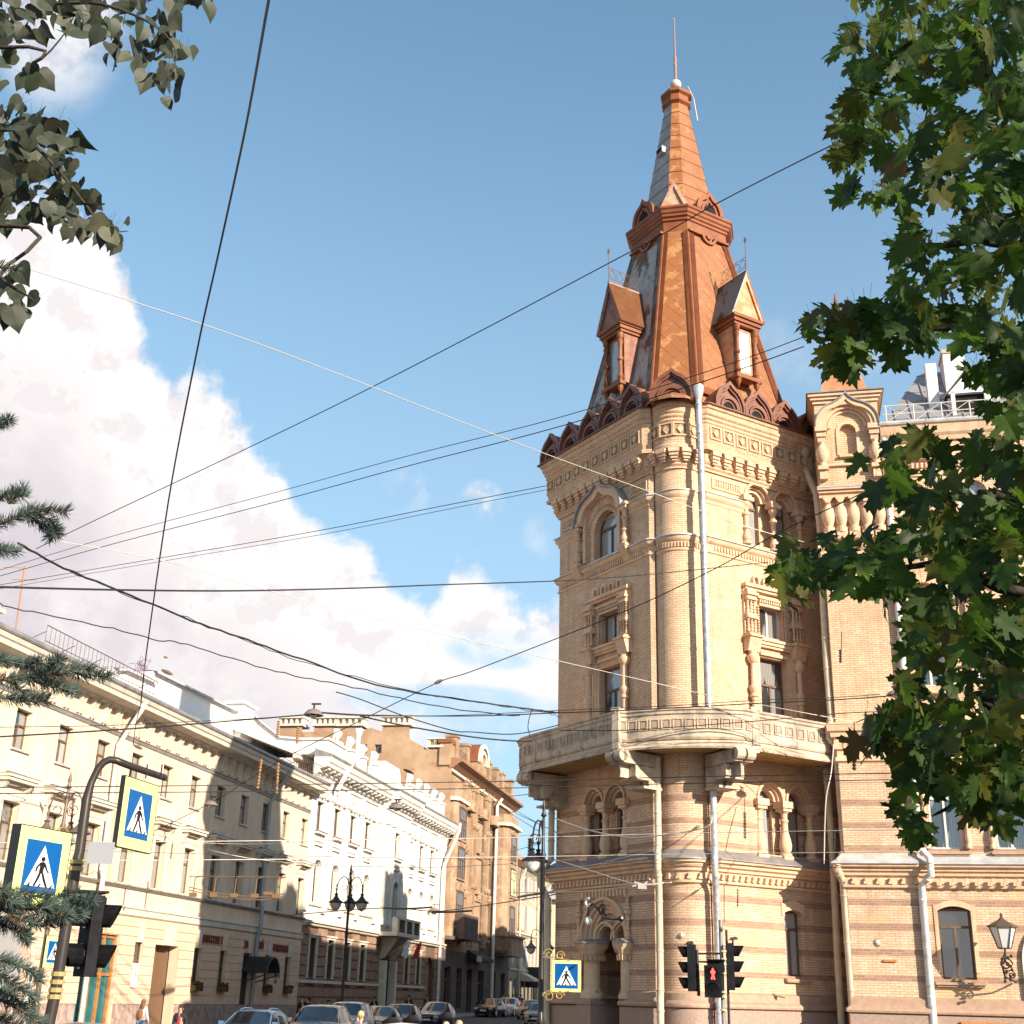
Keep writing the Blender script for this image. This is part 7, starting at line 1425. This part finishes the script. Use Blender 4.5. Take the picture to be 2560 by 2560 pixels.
# switch gear of the trolley line before the yellow house
OCH=MATS['ochre_wire']; F=signF(600,2240,44,97); b=MB(); 
for z in (0,-.09): b.tube([(-1.75,0,.25+z),(-1,0,.1+z),(0,0,.0+z),(.8,0,-.02+z),(1.5,0,.1+z)],.018,5)
for x in (-1.6,-.9,-.2,.5,1.2): b.tube([(x,0,.05),(x+.02,0,.55),(x+.25,0,.62)],.02,5); b.box(x-.12,x+.12,-.04,.04,-.05,.08)
b.tube([(-1.8,0,.6),(1.5,0,.62)],.015,4); b.box(.8,1.1,-.06,.06,.05,.15)
tag(part('trolley_switch',b,OCH,None,F),'ochre trolley switch gear hanging before the shaded part of the yellow house','trolley fitting')
b=MB(); F=signF(1608,2212,38,100)
for k in range(5): a=k*1.2; b.tube([(0,0,0),(.35*math.cos(a),0,.1*math.sin(a))],.03,5)
b.box(-.15,.1,-.06,.06,-.12,.02); tag(part('trolley_fitting',b,WIREW,None,F),'pale junction fitting where trolley wires meet left of the turret','trolley fitting')
# insulators
def insul(px,py,D,ang,L,label,m,r=.05,n=5):
    q=at(px,py,D); b=MB(); b.lathe([(0,-L/2)]+[p_ for k in range(n) for p_ in ((r*.5,-L/2+L*k/n),(r,-L/2+L*(k+.3)/n),(r,-L/2+L*(k+.6)/n),(r*.5,-L/2+L*(k+.9)/n))]+[(0,L/2)],0,0,8)
    o=part('insulator',b,m,None,frame(q,98,q.z)@Matrix.Rotation(R(ang),4,'Y')); return tag(o,label,'insulator','insulators')
INS=mat('brown_insulator',(.17,.11,.07),rough=.4); INO=mat('orange_insulator',(.30,.16,.07),rough=.5)
for a in ((1097,1704,40,64,.32,'wooden insulator high in the sky left of the balcony',INS,.06,1),(419,1681,46,112,.5,'long insulator on the wire above the white blank wall',INS,.07,1),(346,1868,47,112,.4,'insulator at the foot of the steep black cable',INS,.06,1),(1022,1929,60,112,.55,'brown insulator before the tan firewall',INS,.07,1),(649,1935,52,2,1.2,'left of two ribbed hanging insulators below the yellow house cornice',INO,.06,9),(694,1945,54,-2,1.3,'right of two ribbed hanging insulators below the yellow house cornice',INO,.06,9),(695,1822,56,0,.75,'left of two ribbed insulators hanging before the white gable wall',INO,.07,7),(744,1838,56,0,.75,'right of two ribbed insulators hanging before the white gable wall',INO,.07,7),(1324,2120,60,0,.9,'ribbed hanging insulator in the gap of sky left of the tower',INS,.1,7),(1738,2072,38,60,.35,'slanted insulator on the turret left of the right drainpipe',INS,.035,1),(1738,2230,38,56,.35,'lower slanted insulator on the turret',INS,.035,1),(2135,1890,42,3,.9,'ribbed hanging insulator beside the right drainpipe',WIRE,.07,8),(2101,1640,42,3,.45,'small ribbed insulator high on the right wall',WIRE,.05,5),(415,1643,46,98,.16,'tiny insulator on the thin wire above the white wall',INO,.05,1),(2086,2100,42,4,.6,'thin insulator between the right drainpipes',WIRE,.04,6)): insul(*a)
cable([(1745,2062,38.4),(1690,2105,41),(1655,2125,43.6)],.012,WIRE,'thin stay wire from the upper slanted insulator to the turret'); cable([(1760,2215,38.4),(1715,2245,41),(1680,2268,43.6)],.012,WIRE,'thin stay wire from the lower slanted insulator to the turret')
cable([(2135,1806,42),(2136,1840,42),(2135,1870,42)],.02,WIRE,'short wire holding the ribbed insulator beside the right drainpipe'); cable([(2104,1580,42),(2103,1620,42),(2101,1632,42)],.014,WIRE,'short wire holding the small insulator high on the right wall')
cable([(2060,2160,41.5),(2062,2060,41.5),(2066,1990,41.5),(2078,1930,41.6),(2084,1860,42)],.03,WIREW,'pale twisted cable rising beside the right drainpipes')
# dish lamps
def dish(px,py,D,s,label,tilt=0):
    q=at(px,py,D); T_=thing('hanging_lamp',q,label,'street lamp','dish lamps hanging from cables'); F=frame(q,98,q.z)@Matrix.Rotation(R(tilt),4,'Y')
    b=MB(); b.lathe([(0,.20*s),(.1*s,.2*s),(.26*s,.14*s),(.36*s,.04*s),(.42*s,-.04*s),(.43*s,-.08*s),(.38*s,-.08*s),(.3*s,.0),(0,.06*s)],0,0,18); part('shade',b,mat('grey_brown_enamel',(.20,.16,.14),rough=.4),T_,F,smooth=40)
    b=MB(); b.tube([(0,0,.2*s),(0,0,.42*s)],.03,5); b.tube([(-.12*s,0,.42*s),(.3*s,0,.42*s)],.03,5); part('hanger',b,BLACK,T_,F); b=MB(); b.ico((0,0,-.1*s),.16*s,sz=.8,seg=10,rings=6); part('bulb_glass',b,LGLASS,T_,F,smooth=True)
dish(784,1784,41,.75,'largest dish lamp, hanging in the sky above the firewall chimneys'); dish(527,2010,50,.62,'dish lamp hanging before the yellow house second floor'); dish(990,2018,52,.72,'dish lamp hanging before the white palace cornice'); dish(2235,1735,41,.55,'dish lamp hanging at the right before the maple')
cable([(527,1960,50),(527,1995,50)],.02,WIRE,'short rod above the dish lamp before the yellow house')
dish(1085,2278,110,1.3,'far dish lamp low before the tan bay house')
b=MB(); q=at(358,1665,44)
for k in range(60): d=Vector((random.gauss(0,1),random.gauss(0,.5),random.gauss(0,1))).normalized(); o=q+Vector((random.gauss(-.05,.12),0,random.gauss(0,.16))); b.tube([o,o+d*random.uniform(.1,.35)],.008,3)
solo('ribbon_tangle',b,mat('violet_ribbon',(.25,.15,.22),rough=.8),'violet tangle of ribbon caught on the steep black cable','tangle')
# roof mast at far left
b=MB(); a=at(40,1570,62); c=at(62,1415,62); b.tube([a,c],.045,6); b.tube([at(8,1418,62),at(62,1420,62)],.02,4); b.tube([at(30,1449,62),at(92,1450,62)],.025,4); solo('roof_aerial',b,mat('orange_brown_mast',(.35,.18,.1),rough=.6),'thin roof aerial at the far left above the yellow house','aerial')
# ================================================================== trees close to the camera
def leafmat(name,c,c2,tr,rough=.55,scale=9):
    return mat(name,c,c2,scale,rough,trans=tr,spec=.35,c3=[x*.7 for x in c])
ML=[leafmat('maple_leaf_dark',(.024,.052,.008),(.042,.078,.010),.45),leafmat('maple_leaf_green',(.050,.105,.010),(.075,.135,.014),.55),leafmat('maple_leaf_olive',(.070,.088,.010),(.095,.10,.013),.52),leafmat('maple_leaf_rust',(.19,.075,.015),(.10,.07,.015),.45),leafmat('maple_leaf_yellow',(.16,.14,.025),(.08,.09,.02),.5)]
LL=[leafmat('linden_leaf_grey',(.034,.044,.024),(.052,.062,.036),.15),leafmat('linden_leaf_dark',(.028,.036,.020),(.046,.046,.028),.15),leafmat('linden_leaf_pale',(.13,.13,.075),(.09,.085,.05),.3)]
BARK=mat('tree_bark',(.035,.027,.021),(.06,.048,.037),12,.95,bump=.6,bscale=30)
def maple_outline():
    half=[(0,0),(.10,-.03),(.24,-.10),(.30,-.02),(.46,-.06),(.42,.06),(.55,.12),(.40,.18),(.34,.24),(.44,.28),(.60,.30),(.60,.38),(.74,.48),(.60,.50),(.56,.58),(.46,.52),(.30,.44),(.22,.46),(.27,.62),(.36,.70),(.27,.76),(.24,.88),(.14,.82),(.06,.96),(0,1.08)]
    return half
def linden_outline():
    return [(0,.06),(.12,-.02),(.28,-.02),(.42,.08),(.49,.24),(.50,.42),(.44,.58),(.34,.72),(.20,.86),(.08,.98),(0,1.12)]
def leafmesh(name,outl,m,size,curl,fold,droop):
    # two half-blades folded along the midrib, bent downward, with a thin stalk
    b=MB(); half=outl; rows=[]
    def P_(x,y): 
        z=abs(x)*fold-droop*(y-.1)**2-curl*x*x+.02*math.sin(9*y+5*abs(x)); return (x*size,y*size,z*size)
    for s in (1,-1):
        pts=[(s*x*random.uniform(.94,1.05),y*random.uniform(.97,1.03)) for x,y in half]; pts[0]=half[0]; pts[-1]=half[-1]
        mid=[(0,half[0][1]+(half[-1][1]-half[0][1])*t) for t in (.2,.4,.6,.8)]
        loop=pts+mid[::-1]; tri=geometry.tessellate_polygon([[Vector((p_[0],p_[1],0)) for p_ in loop]])
        fs=[]
        for f in tri:
            a=sum((loop[f[i]][0]*loop[f[(i+1)%3]][1]-loop[f[(i+1)%3]][0]*loop[f[i]][1]) for i in range(3)); fs.append(list(f) if a>0 else list(f)[::-1])
        b.add([P_(*p_) for p_ in loop],fs)
    b.tube([(0,0,0),(0,-.35*size,.05*size),(0,-.6*size,.12*size)],.006*size if size>.1 else .009*size,3)
    me=b.mesh(name); me.materials.append(m); me.polygons.foreach_set('use_smooth',[True]*len(me.polygons)); return me
VAR={}
for k,m in enumerate(ML):
    for j in range(3): VAR[('m',k,j)]=leafmesh('leaf',maple_outline(),m,.8,random.uniform(.1,.35),random.uniform(-.15,.25),random.uniform(.05,.3))
for k,m in enumerate(LL):
    for j in range(3): VAR[('l',k,j)]=leafmesh('leaf',linden_outline(),m,1.,random.uniform(.0,.4),random.uniform(0,.35),random.uniform(.1,.35))
def inpoly(x,y,P_):
    c=False; n=len(P_)
    for i in range(n):
        x0,y0=P_[i]; x1,y1=P_[(i+1)%n]
        if (y0>y)!=(y1>y) and x<(x1-x0)*(y-y0)/(y1-y0)+x0: c=not c
    return c
def leafmatx(p_,size,down=.6,face=.6):
    # tip hangs down and outward; blade roughly faces the viewer or the ground
    tip=Vector((random.gauss(0,.6),random.gauss(0,.5),-down-abs(random.gauss(0,.4)))).normalized()
    view=(cam_o-p_).normalized(); nrm=(view*face+Vector((random.gauss(0,.5),random.gauss(0,.5),random.gauss(.1,.55)))).normalized()
    nrm=(nrm-tip*nrm.dot(tip)).normalized(); xx=tip.cross(nrm).normalized()
    M=Matrix((xx,tip,nrm)).transposed().to_4x4(); M=M@Matrix.Scale(size,4); M.translation=p_; return M
def foliage(tree,kind,spots,wts,nmax):
    """spots: (position, size); the largest nmax in view are parts, the others one mass"""
    spots=sorted(spots,key=lambda s:-s[1]/(s[0]-cam_o).length)
    rest={}
    for i,(p_,s,k) in enumerate(spots):
        j=random.randrange(3); me=VAR[(kind,k,j)]; M=leafmatx(p_,s)
        if i<nmax: part('leaf',me,None,tree,M)
        else: rest.setdefault(k,[]).append((me,M))
    if rest:
        b=MB(); mats=[]
        for k,l in rest.items():
            mats.append(l[0][0].materials[0]); b.k=len(mats)-1
            for me,M in l: b.add([M@v.co for v in me.vertices],[tuple(f.vertices) for f in me.polygons])
        part('foliage',b,mats,tree,kind='stuff')
def pick(w): 
    r_=random.random()*sum(w); 
    for i,x in enumerate(w):
        r_-=x
        if r_<=0: return i
    return 0
# --- maple on the right
tr=Vector((5.2,4.2,0)); MT=thing('maple_tree',tr,'big maple whose leafy branches fill the right side, trunk outside the picture','tree')
polys=[([(2130,-40),(2118,60),(2092,190),(2112,260),(2085,330),(2078,400),(2105,480),(2110,525),(2200,535),(2260,520),(2400,500),(2395,440),(2480,470),(2600,470),(2600,-40)],330,(4.2,6.6)),
 ([(2390,470),(2420,540),(2380,610),(2440,620),(2600,620),(2600,440),(2480,440)],55,(4.2,6.0)),
 ([(2285,548),(2300,545),(2318,610),(2280,640),(2228,640),(2232,615),(2270,600)],9,(5.2,5.8)),
 ([(2230,650),(2310,620),(2420,640),(2600,600),(2600,980),(2480,985),(2430,960),(2420,880),(2330,855),(2240,840),(2215,760),(2235,700)],120,(4.4,6.4)),
 ([(2012,820),(2060,810),(2100,765),(2200,770),(2300,800),(2340,850),(2290,905),(2210,925),(2200,880),(2140,935),(2070,960),(2040,935),(2060,880),(2012,870)],66,(5.0,5.9)),
 ([(2420,960),(2600,960),(2600,1180),(2480,1240),(2420,1150),(2470,1060)],50,(4.6,6.2)),
 ([(2150,1180),(2210,1130),(2290,1110),(2460,1120),(2600,1150),(2600,1400),(2400,1450),(2250,1330),(2180,1260)],80,(4.6,6.4)),
 ([(1925,1430),(1960,1380),(2040,1350),(2120,1360),(2220,1330),(2420,1360),(2600,1330),(2600,1620),(2440,1640),(2320,1560),(2230,1540),(2180,1525),(2080,1480),(1990,1500),(1935,1510),(1945,1465)],150,(4.6,6.4)),
 ([(2260,1540),(2440,1560),(2600,1560),(2600,1980),(2480,2020),(2330,1980),(2260,1900),(2160,1830),(2250,1760),(2260,1640)],165,(4.6,6.4)),
 ([(2150,1880),(2200,1800),(2330,1800),(2350,1900),(2440,1960),(2320,2000),(2240,1900),(2200,1960)],40,(5.0,5.8)),
 ([(2250,2010),(2330,1980),(2340,2060),(2320,2120),(2250,2110),(2240,2060)],7,(5.2,5.6)),
 ([(2380,2000),(2560,1970),(2600,2000),(2580,2060),(2480,2090),(2400,2050)],18,(5.0,5.8))]
sp_=[]
for P_,n,(d0,d1) in polys:
    xs_=[q[0] for q in P_]; ys_=[q[1] for q in P_]; c=0; t_=0
    while c<n and t_<n*40:
        t_+=1; x=random.uniform(min(xs_),max(xs_)); y=random.uniform(min(ys_),max(ys_))
        if inpoly(x,y,P_):
            D=random.uniform(d0,d1); p_=at(x,y,D); sz=random.uniform(.10,.185); p_.z+=.42*sz; sp_.append((p_,sz,pick((3.6,4.6,2.6,.08,.22)))); c+=1
for (x,y,D,s,k) in ((2225,400,4.6,.17,3),(2205,300,4.7,.13,4),(1955,1495,5,.12,2),(1990,1480,5,.13,4),(2410,160,4.5,.13,1),(2300,150,4.5,.14,4)): sp_.append((at(x,y,D),s,k))
foliage(MT,'m',sp_,None,300)
def limb(tree,pts,r0,r1,nm='branch'): 
    P_=smooth([Vector(p_) for p_ in pts],5); b=MB(); n=len(P_); b.tube(P_,[r0+(r1-r0)*i/(n-1) for i in range(n)],7); return part(nm,b,BARK,tree,smooth=True)
limb(MT,[tr,tr+Vector((.1,0,2)),tr+Vector((-.1,.3,4)),tr+Vector((.1,.5,7)),tr+Vector((0,.6,10))],.28,.12,'trunk')
for pts in ([(2600,620,5.6),(2450,560,5.6),(2330,430,5.5),(2200,330,5.5)],[(2620,260,5.4),(2480,190,5.3),(2330,180,5.2),(2200,170,5.2)],[(2620,900,5.7),(2460,820,5.6),(2250,830,5.5),(2100,840,5.5)],[(2640,1500,5.6),(2450,1400,5.5),(2250,1420,5.4),(2050,1420,5.4)],[(2620,1750,5.6),(2500,1780,5.6),(2380,1830,5.5),(2280,1870,5.4),(2220,1900,5.4)],[(2620,1250,5.6),(2480,1250,5.5),(2330,1230,5.4),(2220,1200,5.4)],[(2560,1960,5.6),(2440,1990,5.5),(2330,2040,5.4)],[(2600,560,5.6),(2440,600,5.5),(2330,620,5.5),(2290,640,5.5)]):
    P_=[at(*q) for q in pts]; root=tr+Vector((-.05,.4,P_[0].z-.5)); limb(MT,[root]+P_,.035,.004)
# rest of the crown, unseen, added to shade the leaves in view
b=MB(); ccn=0
mats_=[ML[0],ML[1],ML[2]]
while ccn<1150:
    d=Vector((random.gauss(0,1),random.gauss(0,1),random.gauss(0,1))).normalized()*random.random()**.33
    p_=Vector((5.0+d.x*3.2,2.0+d.y*3.4,6.0+d.z*3.3))
    rel=p_-cam_o; zc=rel.dot(fwd)
    if zc>0:
        X=1280+FPX*rel.dot(rgt)/zc; Y=1280-FPX*rel.dot(upv)/zc
        if -250<X<2640 and -150<Y<2700: continue
    b.k=random.randrange(3); me=VAR[('m',b.k,random.randrange(3))]; M=leafmatx(p_,random.uniform(.15,.24),face=.1); b.add([M@v.co for v in me.vertices],[tuple(f.vertices) for f in me.polygons]); ccn+=1
for (X0,Y0) in ((2600,620),(2620,260),(2620,900),(2640,1500),(2620,1750),(2620,1250),(2560,1960),(2600,560),(2640,0),(2640,-300)):
    a_=at(X0,Y0,5.6); c_=tr+Vector((-.05,.4,a_.z-.5)); k_=0
    while k_<95:
        p_=a_.lerp(c_,random.random())+Vector((random.gauss(0,.28),random.gauss(0,.35),random.gauss(0,.3))); rel=p_-cam_o; X=1280+FPX*rel.dot(rgt)/max(.1,rel.dot(fwd))
        if X<2680 or p_.z<1.6: continue
        b.k=random.randrange(3); me=VAR[('m',b.k,random.randrange(3))]; M=leafmatx(p_,random.uniform(.11,.19)); b.add([M@v.co for v in me.vertices],[tuple(f.vertices) for f in me.polygons]); k_+=1
part('crown',b,mats_,MT,kind='stuff')
# --- linden on the left
tl_=Vector((-4.2,3.2,0)); LT=thing('linden_tree',tl_,'linden with grey-green heart-shaped leaves hanging in at the upper left','tree')
sp_=[]
for P_,n,(d0,d1) in [([(-60,-40),(530,-40),(520,20),(440,60),(420,110),(300,90),(250,90),(130,80),(60,130),(-60,140)],130,(3.3,4.6)),([(250,60),(420,60),(470,130),(470,190),(420,200),(330,190),(250,150)],34,(3.3,4.2)),([(-40,150),(60,140),(120,200),(60,260),(-40,250)],12,(3.3,4.2)),([(330,200),(460,190),(465,270),(420,290),(340,250)],4,(3.4,3.7)),([(-60,270),(60,270),(150,320),(210,390),(190,440),(230,520),(310,600),(290,620),(190,600),(90,560),(-60,580)],215,(3.3,4.6)),([(-60,690),(60,690),(100,760),(60,810),(-60,800)],12,(3.4,4.0))]:
    xs_=[q[0] for q in P_]; ys_=[q[1] for q in P_]; c=0
    while c<n:
        x=random.uniform(min(xs_),max(xs_)); y=random.uniform(min(ys_),max(ys_))
        if inpoly(x,y,P_): p_=at(x,y,random.uniform(d0,d1)); p_.z+=.03; sp_.append((p_,random.uniform(.042,.074),pick((5,4.5,.8)))); c+=1
for (x,y,s,k) in ((366,205,.078,0),(414,205,.07,0),(430,245,.09,1),(290,160,.095,0),(217,100,.10,0),(435,30,.07,0),(500,5,.06,2),(190,350,.075,0),(145,325,.08,1),(70,330,.09,0),(320,578,.03,0),(290,610,.06,1),(40,690,.07,1),(95,770,.055,0),(470,140,.05,0)): p_=at(x,y,3.5); p_.z+=.04; sp_.append((p_,s,k))
foliage(LT,'l',sp_,None,300)
limb(LT,[tl_,tl_+Vector((0,0,2.5)),tl_+Vector((.2,.2,5)),tl_+Vector((.1,.3,7))],.2,.1,'trunk')
for pts in ([(-60,0,3.8),(120,8,3.7),(250,10,3.6),(380,60,3.5),(440,130,3.5),(420,200,3.5)],[(-80,330,3.8),(60,350,3.7),(140,420,3.6),(220,520,3.5),(260,575,3.5),(320,578,3.5)],[(-60,560,3.8),(0,690,3.6),(70,740,3.5),(90,760,3.5)],[(-60,120,3.8),(80,160,3.7),(180,60,3.6)]):
    P_=[at(*q) for q in pts]; limb(LT,[tl_+Vector((.1,.2,P_[0].z-.3))]+P_,.009,.0015)
# --- spruce branches on the left
ts=Vector((-3.6,2.9,0)); SR=thing('blue_spruce',ts,'blue spruce with needled branches reaching in from the left edge','tree')
NM=[mat('spruce_needle',(.045,.072,.060),(.10,.135,.115),30,.6,trans=.1),mat('spruce_needle_dark',(.03,.045,.035),(.05,.07,.055),30,.7)]
TW=mat('spruce_twig',(.16,.09,.05),rough=.9)
nb=MB(); tb=MB()
def twig(pts,D=3.0,nl=26,dens=1.0,up=1):
    P_=smooth([at(x,y,D+random.uniform(-.06,.06)) for x,y in pts],8); L=sum((P_[i+1]-P_[i]).length for i in range(len(P_)-1)); tb.tube(P_,.0035,4,.002); n=int(L*3000*dens)
    for k in range(n):
        t=random.random(); i=min(len(P_)-2,int(t*(len(P_)-1))); f=t*(len(P_)-1)-i; o=P_[i].lerp(P_[i+1],f); d=(P_[i+1]-P_[i]).normalized()
        v=Vector((random.gauss(0,1),random.gauss(0,1),random.gauss(.25*up,1))); v=(v-d*v.dot(d)).normalized(); u=(v*.85+d*random.uniform(.35,.8)).normalized()*random.uniform(.018,.033)
        s_=u.cross(Vector((random.gauss(0,1),random.gauss(0,1),random.gauss(0,1)))).normalized()*.00085; b0=len(nb.v); nb.k=0 if random.random()<.62 else 1
        nb.add([o-s_,o+s_,o+u*.6+s_*.9,o+u+Vector((0,0,.001)),o+u*.6-s_*.9],[(0,1,2,3,4)])
for pts in ([(-60,1330),(30,1300),(90,1275),(165,1280)],[(-40,1250),(10,1240),(60,1240)],[(60,1285),(100,1310),(140,1330),(122,1342)],[(-40,1360),(0,1375),(40,1378)],[(20,1260),(40,1230),(60,1222)],[(80,1276),(120,1300),(138,1318)],
  [(-60,1700),(20,1700),(90,1690),(150,1680),(210,1685),(272,1692)],[(60,1695),(110,1710),(160,1722),(188,1730)],[(-60,1660),(0,1650),(60,1660),(100,1655)],[(-50,1740),(20,1745),(70,1752),(118,1750)],[(100,1690),(130,1660),(150,1650)],[(150,1682),(190,1670),(230,1672)],[(20,1700),(60,1730),(100,1742)],
  [(-60,2250),(30,2265),(100,2270),(170,2262),(235,2250)],[(-60,2210),(0,2225),(60,2235),(120,2245)],[(0,2270),(60,2300),(110,2310),(150,2300)],[(100,2270),(160,2290),(200,2285)],[(-50,2290),(0,2310),(50,2330),(70,2350)],[(-60,2230),(20,2250),(60,2262)],[(110,2262),(150,2240),(190,2236)],
  [(-60,2420),(0,2440),(50,2470),(90,2500)],[(-60,2480),(0,2500),(60,2530),(100,2560)],[(-60,2400),(0,2400),(60,2420),(100,2450)],[(-60,2540),(0,2550),(60,2580)],[(-40,2470),(30,2490),(70,2530)],[(-40,1075),(0,1060),(22,1052)],[(-40,665),(0,668),(45,672)]):
    twig(pts,3.0,dens=1.0 if len(pts)>3 else .9)
part('needles',nb,NM,SR,kind='stuff'); part('twigs',tb,TW,SR,kind='stuff')
limb(SR,[ts,ts+Vector((0,0,3)),ts+Vector((0,0,6))],.12,.04,'trunk')
for (x,y) in ((-60,1330),(-60,1700),(-60,2250),(-60,2450)): q=at(x,y,3.0); limb(SR,[Vector((ts.x,ts.y,q.z+.1)),q],.02,.006)
